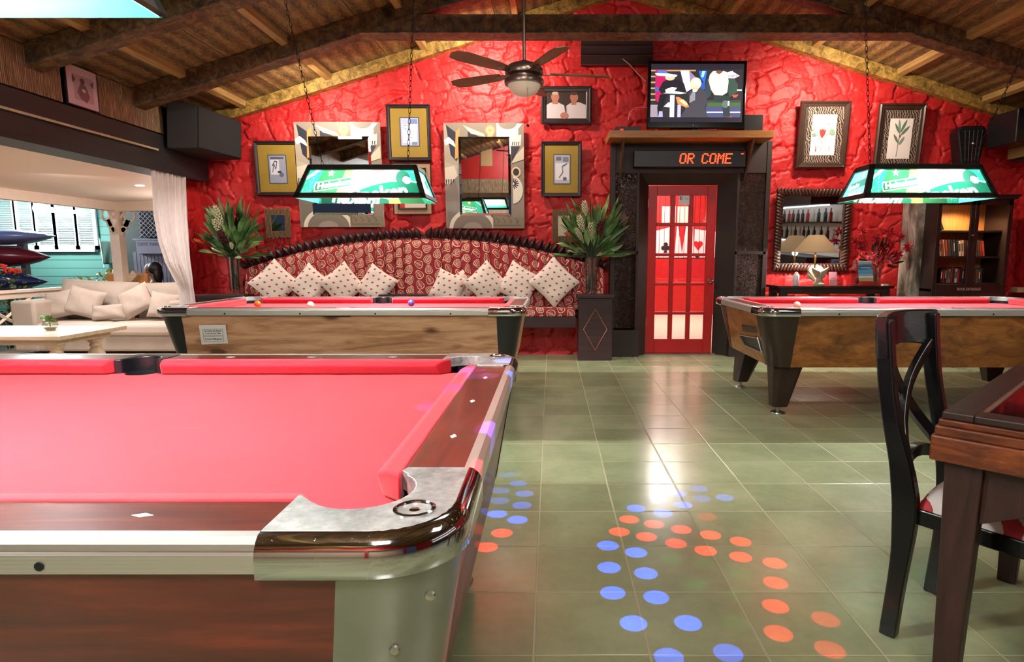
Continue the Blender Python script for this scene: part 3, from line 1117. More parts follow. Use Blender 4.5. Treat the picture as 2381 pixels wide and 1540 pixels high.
    # corner castings and bumpers
    for sx, sy in ((-1, -1), (1, -1), (1, 1), (-1, 1)):
        outer = [(CL, 0.016)] + [(rc - (rc - 0.016) * math.sin(a), rc - (rc - 0.016) * math.cos(a)) for a in [PI / 2 * i / 8 for i in range(9)]] + [(0.016, CLY)]
        inner = [(0.124, CLY), (0.130, 0.255), (0.116, 0.238)]
        inner += [(pc + pr * math.cos(a), pc + pr * math.sin(a)) for a in [R(132) + (R(318) - R(132)) * i / 14 for i in range(15)]]
        inner += [(0.262, CWd + 0.006), (CL, CWd + 0.004)]
        poly = [loc(sx, sy, a, b) for a, b in outer + inner]
        mb = MB().prism(poly, zt - 0.03, zt + 0.005)
        cst = mb.build('corner_casting', M['cast'], T, bevel=0.0025, smooth=True)
        # lower lip around the hole
        rim = [loc(sx, sy, a, b) for a, b in inner[4:-3]]
        lip = MB().sweep([(p[0], p[1], zb - 0.012) for p in (rim if sx * sy > 0 else reversed(rim))], [(-0.002, 0), (0.012, 0), (0.012, 0.03), (-0.002, 0.03)])
        lip.build('casting_lip', M['liner'], cst)
        dsc = loc(sx, sy, 0.072, 0.088)
        MB().lathe([(0.031, 0.004), (0.031, 0.0075), (0.027, 0.009), (0.0245, 0.0072), (0.0235, 0.0035), (0.012, 0.003), (0.006, 0.006), (0.0, 0.0065)], (dsc[0], dsc[1], zt), 28).build('medallion', M['chrome'], cst, smooth=True)
        path = [(CL, 0.026)] + [(rc - (rc - 0.026) * math.sin(a), rc - (rc - 0.026) * math.cos(a)) for a in [PI / 2 * i / 10 for i in range(11)]] + [(0.026, CLY)]
        pth = [(*loc(sx, sy, a, b), zt) for a, b in path]
        # outward must be to the right of travel
        if sx * sy < 0:
            pass
        else:
            pth = list(reversed(pth))
        bp = [(-0.01, 0.004), (0.008, 0.005), (0.018, 0.002), (0.026, -0.005), (0.031, -0.014), (0.033, -0.024), (0.0335, -0.052), (0.030, -0.056), (0.018, -0.057), (-0.01, -0.057)]
        MB().sweep(pth, bp).build('bumper', M['scuffed'], T, smooth=True, angle=50)
    # cabinet: corner shells and side panels
    NZ = 8
    zc0, zc1 = zt - 0.445, zt - 0.045

    def inset(k):
        return ins[0] + (ins[1] - ins[0]) * (1 - k)

    def ext(k):
        return ext_bot + (ext_top - ext_bot) * (k ** (1.0 if not curve else curve))
    rb = 0.10
    for sx, sy in ((-1, -1), (1, -1), (1, 1), (-1, 1)):
        def cf(u, v, sx=sx, sy=sy):
            k = v
            i_, e_ = inset(k), ext(k)
            z = zc0 + (zc1 - zc0) * v
            s_ = u * 3
            if s_ < 1:
                a, b = i_ + e_ - (e_ - rb) * s_, i_
            elif s_ > 2:
                a, b = i_, i_ + rb + (e_ - rb) * (s_ - 2)
            else:
                th = (s_ - 1) * PI / 2
                a, b = i_ + rb - rb * math.sin(th), i_ + rb - rb * math.cos(th)
            p = loc(sx, sy, a, b)
            return (p[0], p[1], z)
        mb = MB().grid(cf, 24, NZ)
        mb.build('corner_panel', corner, T, smooth=True, angle=180)
    for ax in ('x', 'y'):
        for s in (-1, 1):
            def sf(u, v, ax=ax, s=s):
                i_, e_ = inset(v) + 0.0025, ext(v)
                z = zc0 + (zc1 - zc0) * v
                if ax == 'x':
                    xa, xb = x0 + i_ + e_ - 0.004, x1 - i_ - e_ + 0.004
                    return (xa + (xb - xa) * u, cym + s * (hy - i_), z)
                ya, yb = y0 + i_ + e_ - 0.004, y1 - i_ - e_ + 0.004
                return (cxm + s * (hx - i_), ya + (yb - ya) * u, z)
            MB().grid(sf, 2, NZ).build('side_panel', side, T)
    ib, it = inset(0) + 0.09, inset(0.4) + 0.09
    MB().hexa([(x0 + ib, y0 + ib, zc0 + 0.004), (x1 - ib, y0 + ib, zc0 + 0.004), (x1 - ib, y1 - ib, zc0 + 0.004), (x0 + ib, y1 - ib, zc0 + 0.004)],
              [(x0 + ib, y0 + ib, zb - 0.21), (x1 - ib, y0 + ib, zb - 0.21), (x1 - ib, y1 - ib, zb - 0.21), (x0 + ib, y1 - ib, zb - 0.21)]).build('cabinet', M['black'], T)
    # legs with levelling feet
    for sx, sy in ((-1, -1), (1, -1), (1, 1), (-1, 1)):
        def q(ca, cb, h, z):
            c_ = loc(sx, sy, ca, cb)
            k = h * 0.35
            r_ = []
            for px, py in ((-h, -h + k), (-h + k, -h), (h - k, -h), (h, -h + k), (h, h - k), (h - k, h), (-h + k, h), (-h, h - k)):
                r_.append((c_[0] + px, c_[1] + py, z))
            return r_
        lg = MB().hexa(q(0.215, 0.215, 0.058, 0.06), q(0.275, 0.275, 0.115, zc0 + 0.01)).build('leg', corner if corner is not M['corner_metal'] else M['corner_brown'], T, bevel=0.003)
        c_ = loc(sx, sy, 0.215, 0.215)
        MB().lathe([(0.052, 0.0), (0.055, 0.006), (0.05, 0.012), (0.014, 0.02), (0.012, 0.06)], (c_[0], c_[1], 0), 20).build('levelling_foot', M['steel'], lg, smooth=True)
    if sights:
        def diamond(px, py, along):
            a, b = (0.016, 0.007) if along == 'x' else (0.007, 0.016)
            MB().prism([(px - a, py), (px, py - b), (px + a, py), (px, py + b)], zt - 0.001, zt + 0.0008).build('sight', M['pearl'], T)
        for sy in (-1, 1):
            for k in range(3):
                for s in (-1, 1):
                    diamond(cxm + s * (hx - 0.16) * (k + 1) / 4, cym + sy * (hy - 0.078), 'x')
        for sx in (-1, 1):
            for k in (-1, 0, 1):
                diamond(cxm + sx * (hx - 0.076), cym + k * (hy - 0.16) / 2, 'y')
    return T


T1 = pool_table('pool_table', 'nearest pool table with bright red cloth, mottled metal corner and dark mahogany sides', -2.87, -0.127, 0.768, 2.345, M['side_dark'], M['corner_metal'], 0.155, 0.14, ins=(0.006, 0.075), sights=True)
T2 = pool_table('pool_table', 'pool table with pale knotty wood side and black corners in front of the sofa bench', -2.90, -0.19, 4.44, 5.78, M['side_pale'], M['corner_black'], 0.185, 0.095, ins=(0.022, 0.092), curve=0.8)
T3 = pool_table('pool_table', 'pool table at right with brown burl sides and dark brown corners and tapered legs', 1.53, 4.27, 4.40, 5.78, M['side_burl'], M['corner_brown'], 0.24, 0.14)
# round bolts on the metal corner panel of the nearest table
for (u, v) in ((1000, 1385), (918, 1512)):
    p = P(u, v, 0.85)
    kz = (p.z - 0.375) / 0.385
    yf = 0.768 + 0.006 + 0.069 * (1 - kz)
    p = P(u, v, yf)
    MB().lathe([(0.0, -0.004), (0.006, -0.003), (0.008, 0.0)], (p.x, yf, p.z), 12, 'y').build('bolt', M['steel'], T1)
# house rules notice on the pale table
py = 4.44 + 0.022
pn = [P(463, 756, py + 0.002), P(525, 755, py + 0.002), P(532, 803, py + 0.05), P(470, 804, py + 0.05)]
nv = Vector((0, -1, -0.24)).normalized()
fn = lambda u, v, h=0.0: (pn[3] * (1 - u) + pn[2] * u) * (1 - v) + (pn[0] * (1 - u) + pn[1] * u) * v + nv * (h + 0.004)
mb = MB()
W_, H_ = 1.0, 1.0
sh = [('#e9e6ea', [(0, 0), (1, 0), (1, 1), (0, 1)])]
for r_ in ((0.12, 0.50, 0.86, 0.80), (0.12, 0.20, 0.86, 0.46)):
    a, b, c_, d_ = r_
    for st in ([(a, b), (c_, b)], [(c_, b), (c_, d_)], [(c_, d_), (a, d_)], [(a, d_), (a, b)]):
        sh += [('#3c3c42', q) for q in stroke(st, 0.012)]
sh += text_shapes('No Children Are Allowed', 0.115, '#17171b', 0.49, 0.68, align='CENTER', bold=0.002, xs=0.52)
sh += text_shapes('To Use The Pool Tables', 0.115, '#17171b', 0.49, 0.56, align='CENTER', bold=0.002, xs=0.52)
sh += text_shapes('By Order Of Management', 0.115, '#17171b', 0.49, 0.29, align='CENTER', bold=0.002, xs=0.52)
art(mb, fn, [sh[0]])
mb.cur = (0, 0, 0)
for c_, poly in sh[1:]:
    mb.cur = lin(c_)
    mb.add([fn(p[0], p[1], 0.002) for p in poly], [tuple(range(len(poly)))])
mb.build('paper_notice', M['art'], T2)
# ball return of the right-hand table
xe = 1.53
mb = MB()


def endp(y, z, off=0.0):
    k = (z - (0.82 - 0.445)) / 0.385
    return (xe + 0.028 + 0.085 * (1 - k) - off, y, z)


A = [PX(u, v, xe + 0.06) for u, v in ((1718, 779), (1762, 786), (1764, 820), (1725, 802))]
B = [PX(u, v, xe + 0.04) for u, v in ((1720, 755), (1754, 760), (1755, 775), (1721, 771))]
for quad, m_, nm in ((A, M['black'], 'ball_return'), (B, M['corner_brown'], 'coin_slot')):
    pts = [endp(p.y, p.z, 0.004) for p in quad]
    pts2 = [endp(p.y, p.z, -0.05) for p in quad]
    o_ = MB().hexa(pts2, pts).build(nm, m_, T3, bevel=0.004)
    if nm == 'ball_return':
        MB().tube([Vector(p) + Vector((-0.004, 0, 0)) for p in pts], 0.007, 8, closed=True).build('return_rim', M['steel'], o_, smooth=True)

# balls
for (u, v, c, lab) in ((599, 707, '#e2561b', 'orange pool ball beside the far left pocket of the knotty pool table'),
                       (722, 709, '#f2ead2', 'cream cue ball left of centre on the knotty pool table'),
                       (956, 705, '#3a4a9c', 'blue pool ball right of the side pocket on the knotty pool table'),
                       (1853, 709, '#e8dfc0', 'cream cue ball near the left corner of the burl pool table')):
    p = PZ(u, v, 0.77 + 0.0285)
    p.y = max(p.y, 4.70)
    x_ = (u - CX) / FPX * (p.y * _cp + (EYE - 0.7985) * _sp)
    p.x = x_
    o = MB().sphere((0, 0, 0), 0.0285, 24, 14).build('pool_ball', plain('ball_enamel', c, 0.08, var=0.02, Coat_Weight=0.6), smooth=True, angle=180)
    o.location = (p.x, p.y, 0.77 + 0.0287)
    tag(o, lab, 'ball', group='pool balls')

# ================================================================ LAMPS OVER THE TABLES
M['lamp_frame'] = plain('black_lamp_frame', '#10130f', 0.45)
M['chain'] = plain('dark_chain_iron', '#191513', 0.5, 0.6)
M['tube'] = emis('lit_tube', '#f2fff8', 25)


def chain(name, a, b, label, parent=None, pitch=0.040, w=0.0095, r=0.0022):
    a, b = Vector(a), Vector(b)
    d = (b - a)
    n = max(2, int(d.length / pitch))
    ax = d.normalized()
    s1 = ax.cross(Vector((0, 1, 0))).normalized()
    s2 = ax.cross(s1).normalized()
    mb = MB()
    for k in range(n):
        c = a + d * ((k + 0.5) / n)
        s = (s1 * 0.8 + s2 * 0.6) if k % 2 == 0 else (s2 * 0.8 - s1 * 0.6)
        L = pitch * 0.62
        pts = []
        for i in range(10):
            th = 2 * PI * i / 10
            pts.append(c + ax * (L * math.sin(th)) * (1.0) + s * (w * math.cos(th)))
        mb.tube(pts, r, 5, closed=True)
    return mb.build(name, M['chain'], parent, smooth=True, angle=180)


def raster(mb, fn, layers, ww, hh, cell=0.0027):
    """one single sheet of translucent plastic: each little face takes the colour printed there"""
    nx, ny = max(4, int(ww / cell)), max(4, int(hh / cell))
    xs, ys = (np.arange(nx) + 0.5) * ww / nx, (np.arange(ny) + 0.5) * hh / ny
    GX, GY = np.meshgrid(xs, ys)
    img = np.zeros((ny, nx, 3))
    for layer in layers:
        for c, poly in layer:
            px = np.array([p[0] for p in poly])
            py = np.array([p[1] for p in poly])
            i0, i1 = max(0, int(px.min() / ww * nx)), min(nx, int(px.max() / ww * nx) + 1)
            j0, j1 = max(0, int(py.min() / hh * ny)), min(ny, int(py.max() / hh * ny) + 1)
            if i1 <= i0 or j1 <= j0: continue
            X, Y = GX[j0:j1, i0:i1], GY[j0:j1, i0:i1]
            ins = np.zeros(X.shape, bool)
            for a in range(len(px)):
                b = a - 1
                cond = (py[a] > Y) != (py[b] > Y)
                den = (py[b] - py[a]) if py[b] != py[a] else 1e-12
                ins ^= cond & (X < (px[b] - px[a]) * (Y - py[a]) / den + px[a])
            img[j0:j1, i0:i1][ins] = lin(c)
    base = len(mb.v)
    P00, P10, P01, P11 = fn(0, 0), fn(ww, 0), fn(0, hh), fn(ww, hh)
    us, vs = np.linspace(0, 1, nx + 1), np.linspace(0, 1, ny + 1)
    U, V = np.meshgrid(us, vs)
    pts = sum(np.outer(w.ravel(), np.array(p)) for w, p in (((1 - U) * (1 - V), P00), (U * (1 - V), P10), ((1 - U) * V, P01), (U * V, P11)))
    mb.v += [tuple(p) for p in pts.tolist()]
    i = (np.arange(ny)[:, None] * (nx + 1) + np.arange(nx)[None, :]).ravel() + base
    mb.f += [tuple(q) for q in np.stack([i, i + 1, i + nx + 2, i + nx + 1], 1).tolist()]
    mb.mi += [0] * (nx * ny)
    mb.c += [tuple(q) for q in img.reshape(-1, 3).tolist()]


def lamp_face_art(ww, hh):
    """artwork and whitened centre of the long face in metres: u 0..ww, v 0..hh"""
    sh = [('#1f7a5e', [(0, 0), (ww, 0), (ww, hh), (0, hh)])]
    rnd = random.Random(4)
    for k in range(90):
        x = rnd.choice((rnd.uniform(0, 0.10 * ww), rnd.uniform(0.9 * ww, ww)))
        y = rnd.uniform(0.02, 0.98) * hh
        sh.append((rnd.choice(('#9fd8c0', '#1f6e55', '#c9f0e0')), circ(x, y, rnd.uniform(0.002, 0.005), 6)))
    sh.append(('#1c4a2c', [(0.10 * ww, 0), (0.45 * ww, 0), (0.52 * ww, hh), (0.16 * ww, hh)]))
    sh.append(('#6f8e3c', [(0.30 * ww, 0), (0.40 * ww, 0), (0.46 * ww, hh), (0.36 * ww, hh)]))
    sh.append(('#f4fcf4', [(0.42 * ww, 0), (0.62 * ww, 0), (0.74 * ww, hh), (0.42 * ww, hh)]))  # this and the next near-white shape: tube glare put into the colour
    sh.append(('#fbfffb', [(0.42 * ww, hh * 0.3), (0.8 * ww, hh * 0.5), (0.86 * ww, hh), (0.42 * ww, hh)]))
    sh.append(('#e8a0a0', [(0.58 * ww, hh), (0.60 * ww, 0.62 * hh), (0.645 * ww, 0.72 * hh), (0.69 * ww, 0.62 * hh), (0.70 * ww, hh)]))
    # lower dark arch with the big cropped letters
    top = [(0.40 * ww + 0.58 * ww * i / 12, hh * (0.02 + 0.50 * math.sin(PI * (0.06 + 0.62 * i / 12)))) for i in range(13)]
    sh.append(('#0f4232', [(0.40 * ww, 0)] + [(0.97 * ww, 0)] + list(reversed(top))))
    sh += [('#f4fbf4', q) for q in stroke([(p[0], p[1] + 0.012) for p in top], 0.006)]
    # name plate
    ang = 0.17
    ca, sa = math.cos(ang), math.sin(ang)

    def rot(pts, ox, oy):
        return [(ox + a * ca - b * sa, oy + a * sa + b * ca) for a, b in pts]
    ox, oy = 0.135 * ww, 0.20 * hh
    pw, ph = 0.30, 0.085
    sh.append(('#f4fbf6', rot([(0, 0), (pw, 0), (pw + 0.008, ph / 2), (pw, ph), (0, ph), (-0.008, ph / 2)], ox, oy)))
    sh.append(('#143c2c', rot([(0.006, 0.006), (pw - 0.006, 0.006), (pw, ph / 2), (pw - 0.006, ph - 0.006), (0.006, ph - 0.006), (-0.001, ph / 2)], ox, oy)))
    tx = rot([(0.018, 0.022)], ox, oy)[0]
    star = []
    sx, sy = 0.23 * ww, 0.78 * hh
    for i in range(10):
        r_ = 0.034 if i % 2 == 0 else 0.014
        star.append((sx + r_ * math.sin(i * PI / 5), sy + r_ * math.cos(i * PI / 5)))
    sh.append(('#f2b0a0', star))
    sh += [('#cfe8d8', q) for q in stroke([(0.03 * ww, 0.62 * hh), (0.14 * ww, 0.98 * hh)], 0.028)]
    sh.append(('#123f30', circ(0.86 * ww, 0.66 * hh, 0.060, 24)))
    lay = [[s] for s in sh]
    lay.append(text_shapes('Heineken', 0.072, '#f6fcf6', tx[0], tx[1], rot=ang, bold=0.003))
    lay.append(text_shapes('ineken', 0.17, '#f6fcf6', 0.48 * ww, -0.035, rot=0.13, bold=0.006, xs=0.92))
    lay.append([('#1a3f34', circ(0.855 * ww, 0.60 * hh, 0.062, 24))])
    lay.append([('#f6fcf8', circ(0.885 * ww, 0.56 * hh, 0.034, 20))])
    lay.append([('#2b4a5c', circ(0.872 * ww, 0.52 * hh, 0.0165, 16)), ('#2b4a5c', circ(0.90 * ww, 0.61 * hh, 0.0165, 16))])
    lay.append([('#f6fcf8', circ(0.872 * ww, 0.52 * hh, 0.012, 16)), ('#f6fcf8', circ(0.90 * ww, 0.61 * hh, 0.012, 16))])
    # star glyphs, name again on the plate are clipped to the face below
    out = []
    for L in lay:
        LL = []
        for c, poly in L:
            poly = [(min(max(a, 0), ww), min(max(b, 0), hh)) for a, b in poly]
            LL.append((c, poly))
        out.append(LL)
    return out


def end_face_art(ww, hh):
    lay = [[('#3f9c90', [(0, 0), (ww, 0), (ww, hh), (0, hh)])]]
    star = []
    for i in range(10):
        r_ = 0.028 if i % 2 == 0 else 0.012
        star.append((0.62 * ww + r_ * math.sin(i * PI / 5), 0.78 * hh + r_ * math.cos(i * PI / 5)))
    lay.append([('#d8344a', star)])
    lay.append([('#1c3c34', [(0.15 * ww, 0.30 * hh), (0.85 * ww, 0.42 * hh), (0.85 * ww, 0.66 * hh), (0.15 * ww, 0.54 * hh)])])
    lay.append(text_shapes('Heineken', 0.055, '#f0fbf4', 0.17 * ww, 0.345 * hh, rot=0.12, bold=0.002, xs=0.9))
    lay.append([('#d9efe4', circ((0.3 + 0.1 * k) * ww, (0.2 - 0.03 * (k % 2)) * hh, 0.014, 8)) for k in range(5)])
    return [[(c, [(min(max(a, 0), ww), min(max(b, 0), hh)) for a, b in poly]) for c, poly in L] for L in lay]


def whitened_face_art(ww, hh):
    return [[('#5fcfb8', [(0, 0), (ww, 0), (ww, hh), (0, hh)])], [('#f2fffa', [(0, 0.36 * hh), (ww, 0.36 * hh), (ww, hh), (0, hh)])]]  # teal sheet; the white above is tube light put into the colour


def table_lamp_shade(label, x0, x1, y0, y1, z0, z1, tx=0.085, ty=0.11, power=60, chains=(), hot=0.25):
    T = thing('pool_table_lamp', label, 'lamp', ((x0 + x1) / 2, (y0 + y1) / 2, z0))
    bt = [Vector((x0, y0, z0)), Vector((x1, y0, z0)), Vector((x1, y1, z0)), Vector((x0, y1, z0))]
    tp = [Vector((x0 + tx, y0 + ty, z1)), Vector((x1 - tx, y0 + ty, z1)), Vector((x1 - tx, y1 - ty, z1)), Vector((x0 + tx, y1 - ty, z1))]
    mb = MB()
    cen = sum(bt, Vector()) / 4
    for k in range(4):
        a, b, c, d = bt[k], bt[(k + 1) % 4], tp[(k + 1) % 4], tp[k]
        n = (b - a).cross(d - a).normalized()
        if n.dot(a - cen) < 0: n = -n

        def q(u, v, h):
            return (a * (1 - u) + b * u) * (1 - v) + (d * (1 - u) + c * u) * v + n * h
        L = (b - a).length
        H = (d - a).length
        fw = 0.034 / L
        fb, ft = 0.040 / H, 0.040 / H
        # frame bars with thickness
        for (u0, u1, v0, v1) in ((0, 1, 0, fb), (0, 1, 1 - ft, 1), (0, fw, 0, 1), (1 - fw, 1, 0, 1)):
            mb.hexa([q(u0, v0, -0.006), q(u1, v0, -0.006), q(u1, v1, -0.006), q(u0, v1, -0.006)], [q(u0, v0, 0.008), q(u1, v0, 0.008), q(u1, v1, 0.008), q(u0, v1, 0.008)])
    mb.build('frame', M['lamp_frame'], T)
    for k in range(4):
        a, b, c, d = bt[k], bt[(k + 1) % 4], tp[(k + 1) % 4], tp[k]
        n = (b - a).cross(d - a).normalized()
        if n.dot(a - cen) < 0: n = -n
        L = (b - a).length
        H = (d - a).length
        fw = fb = ft = 0.0
        ww, hh = L, H

        def fn(u, v, h=0.0):
            uu = fw + (u / ww) * (1 - 2 * fw)
            vv = fb + (v / hh) * (1 - fb - ft)
            return (a * (1 - uu) + b * uu) * (1 - vv) + (d * (1 - uu) + c * uu) * vv + n * (h - 0.009)
        pm = MB()
        lay = whitened_face_art(ww, hh) if hot > 0.5 else lamp_face_art(ww, hh) if k % 2 == 0 else end_face_art(ww, hh)
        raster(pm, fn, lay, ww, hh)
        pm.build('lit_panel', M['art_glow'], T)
    cap = MB().hexa([tp[0] + Vector((0, 0, -0.004)), tp[1] + Vector((0, 0, -0.004)), tp[2] + Vector((0, 0, -0.004)), tp[3] + Vector((0, 0, -0.004))], [p + Vector((0, 0, 0.01)) for p in tp])
    cap.build('top_cover', M['lamp_frame'], T)
    cy = (y0 + y1) / 2
    MB().tube([(x0 + 0.22, cy, z1 - 0.055), (x1 - 0.22, cy, z1 - 0.055)], 0.019, 12).build('tube_lamp', M['tube'], T, smooth=True)
    light('lamp_tube_light', 'AREA', ((x0 + x1) / 2, cy, z1 - 0.08), power * 0.55, (0.97, 1.0, 0.93), target=((x0 + x1) / 2, cy, 0), size=(x1 - x0) - 0.45, size_y=0.05)
    for off in (-0.24, 0.0, 0.24):
        light('lamp_tube_light', 'POINT', ((x0 + x1) / 2 + off, cy, z1 - 0.085), power * hot, (0.97, 1.0, 0.95), radius=0.03)
    for (a, b) in chains:
        chain('chain', a, b, '', T)
    return T


# lamp over the knotty table
table_lamp_shade('glowing green beer lamp hanging over the knotty pool table by two spread chains', -1.985, -0.972, 4.85, 5.36, 1.645, 1.90, power=130,
                 chains=(((-1.80, 5.0, 1.90), (-2.06, 4.95, 3.40)), ((-1.13, 5.0, 1.90), (-1.00, 4.95, 3.70))))
table_lamp_shade('glowing green beer lamp hanging over the burl pool table, star on its end panel', 2.425, 3.455, 4.85, 5.32, 1.645, 1.905, power=130,
                 chains=(((2.52, 5.0, 1.905), (2.30, 4.95, 3.80)), ((3.32, 5.0, 1.905), (3.78, 4.85, 3.36))))
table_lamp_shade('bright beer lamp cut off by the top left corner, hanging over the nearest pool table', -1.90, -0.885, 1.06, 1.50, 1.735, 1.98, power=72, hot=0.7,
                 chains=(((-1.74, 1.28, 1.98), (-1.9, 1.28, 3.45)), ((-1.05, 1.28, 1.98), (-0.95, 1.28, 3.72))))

# ================================================================ SOFA BENCH ALONG THE BACK WALL
def leaf_fabric(name, base='#a52632', dark='#821a26', line='#ecc6b0', cell=0.115):
    t = NT(name)
    x, y, z = t.xyz(t.co())
    u0 = t.f('DIVIDE', t.f('ADD', x, t.f('MULTIPLY', y, 0.6)), cell)
    v0 = t.f('DIVIDE', t.f('ADD', z, t.f('MULTIPLY', y, 0.8)), cell * 1.15)
    v0 = t.f('ADD', v0, t.f('MULTIPLY', t.f('FLOOR', u0), 0.5))
    cell_id = t.vec(t.f('FLOOR', u0), t.f('FLOOR', v0), 0.0)
    wn = t.node('ShaderNodeTexWhiteNoise', noise_dimensions='3D')
    t.l.new(cell_id, wn.inputs[0])
    rv = wn.outputs['Value']
    px = t.f('SUBTRACT', t.f('FRACT', u0), 0.5)
    py = t.f('SUBTRACT', t.f('FRACT', v0), 0.5)
    an = t.f('MULTIPLY', t.f('SUBTRACT', rv, 0.5), 2.4)
    ca, sa = t.f('COSINE', an), t.f('SINE', an)
    qx = t.f('SUBTRACT', t.f('MULTIPLY', px, ca), t.f('MULTIPLY', py, sa))
    qy = t.f('ADD', t.f('MULTIPLY', px, sa), t.f('MULTIPLY', py, ca))
    ax = t.f('ABSOLUTE', qx)
    # heart/leaf outline: width depends on height
    r = t.f('SQRT', t.f('ADD', t.f('POWER', t.f('MULTIPLY', ax, t.f('ADD', 1.25, t.f('MULTIPLY', qy, 1.0))), 2.0), t.f('POWER', qy, 2.0)))
    ring = t.f('LESS_THAN', t.f('ABSOLUTE', t.f('SUBTRACT', r, 0.42)), 0.036)
    ring2 = t.f('LESS_THAN', t.f('ABSOLUTE', t.f('SUBTRACT', r, 0.27)), 0.028)
    inner = t.f('LESS_THAN', r, 0.27)
    stem = t.f('MULTIPLY', t.f('LESS_THAN', ax, 0.026), t.f('LESS_THAN', t.f('ABSOLUTE', qy), 0.36))
    vein = t.f('LESS_THAN', t.f('FRACT', t.f('MULTIPLY', t.f('SUBTRACT', qy, t.f('MULTIPLY', ax, 0.9)), 10.0)), 0.28)
    vein = t.f('MULTIPLY', vein, inner)
    m = t.f('MAXIMUM', t.f('MAXIMUM', ring, t.f('MULTIPLY', ring2, t.f('GREATER_THAN', rv, 0.45))), t.f('MAXIMUM', stem, vein))
    n = t.noise(t.co(), 30, 3, 0.6)
    b = t.ramp(n, [(0.3, dark), (0.7, base)])
    t.bump(t.noise(t.co(), 300, 2, 0.5), 0.15, 0.002)
    return t.set(t.mix(m, b, line), 0.8)


M['leaf_fabric'] = leaf_fabric('red_leaf_print_fabric')
M['bench_wood'] = woodm('dark_carved_bench_wood', [(0.3, '#1d1014'), (0.7, '#3d2226')], 0.42, (1, 12, 12))
bx0, bx1 = -3.62, 0.62
bench = thing('sofa_bench', 'long built-in sofa bench with arched red leaf-print back and carved leaf crest', 'bench', ((bx0 + bx1) / 2, 7.3, 0))


def arch_z(x):
    k = (x - (bx0 + bx1) / 2) / ((bx1 - bx0) / 2)
    return 1.425 - 0.36 * abs(k) ** 2.1


YB_ = 7.36
nch = 38


def backf(u, v):
    x = bx0 + (bx1 - bx0) * u
    ph = (u * nch) % 1.0
    puff = 0.055 * max(0, math.sin(PI * ph)) ** 0.5
    mid = abs(u - 0.5) < 1.9 / nch
    if mid: puff = 0.030
    z = 0.58 + (arch_z(x) - 0.58) * v
    edge = min(1, (1 - v) / 0.06)
    return (x, YB_ - puff * math.sqrt(edge) - 0.10 * (1 - v), z)


MB().grid(backf, nch * 8, 14).build('tufted_back', M['leaf_fabric'], bench, smooth=True, angle=180)
mb = MB()
pts = [(bx0 + (bx1 - bx0) * i / 40, arch_z(bx0 + (bx1 - bx0) * i / 40) - 0.005) for i in range(41)]
mb.prism([(bx0, 0.5), (bx1, 0.5)] + list(reversed(pts)), YB_ + 0.01, 7.5, 'y')
mb.build('back_board', M['bench_wood'], bench)
# carved crest of overlapping leaves
mb = MB()
for i in range(40):
    a, b = (bx0 - 0.03 + (bx1 - bx0 + 0.06) * i / 40, bx0 - 0.03 + (bx1 - bx0 + 0.06) * (i + 1) / 40)
    za, zb_ = arch_z(a), arch_z(b)
    mb.hexa([(a, 7.34, za - 0.005), (b, 7.34, zb_ - 0.005), (b, 7.5, zb_ - 0.005), (a, 7.5, za - 0.005)], [(a, 7.37, za + 0.03), (b, 7.37, zb_ + 0.03), (b, 7.5, zb_ + 0.03), (a, 7.5, za + 0.03)])
nl = 50
for i in range(nl):
    x = bx0 - 0.02 + (bx1 - bx0 + 0.04) * (i + 0.5) / nl
    s = -1 if x < (bx0 + bx1) / 2 else 1
    if abs(x - (bx0 + bx1) / 2) < 0.04: s = 0
    slope = (arch_z(x + 0.01) - arch_z(x - 0.01)) / 0.02
    base = Vector((x, 7.345, arch_z(x) - 0.012))
    lean = math.atan(slope) + (0.42 * -s)
    up = Vector((-math.sin(lean) * 1.0, -0.15, math.cos(lean)))
    sd = Vector((math.cos(lean), 0, math.sin(lean)))
    Lf, Wf = 0.14, 0.040
    v, f = [], []
    K = 6
    for j in range(K + 1):
        q = j / K
        w = Wf * (math.sin(PI * min(1, q * 0.92 + 0.10)) ** 0.8) * (1 - q ** 5)
        c = base + up * (Lf * q) + Vector((0, 0.015 * q - 0.028 * math.sin(PI * q), 0))
        v += [c - sd * w + Vector((0, 0.012, 0)), c + Vector((0, -0.012, 0)), c + sd * w + Vector((0, 0.012, 0))]
    for j in range(K):
        o = j * 3
        f += [(o, o + 1, o + 4, o + 3), (o + 1, o + 2, o + 5, o + 4)]
    mb.add(v, f)
mb.build('leaf_crest', M['bench_wood'], bench, solid=0.008, smooth=True, angle=60)
# seat
box('seat_rail', -3.47, 0.29, 7.03, 7.45, 0.385, 0.51, M['bench_wood'], bench, bevel=0.006)
for (a, b) in ((-3.47, -2.1), (-2.09, -0.95), (-0.94, 0.285)):
    MB().box(a + 0.005, b - 0.005, 7.0, 7.34, 0.512, 0.62).build('seat_cushion', M['leaf_fabric'], bench, bevel=0.03, segs=4, smooth=True, angle=80)
for x in (-3.4, -1.5):
    box('bench_support', x - 0.05, x + 0.05, 7.2, 7.45, 0, 0.385, M['bench_wood'], bench)
tt = box('console_block', -1.97, -1.42, 7.02, 7.30, 0.625, 0.765, M['bench_wood'], bevel=0.006)
tag(tt, 'low dark wooden tray table in the middle of the long sofa bench', 'table')

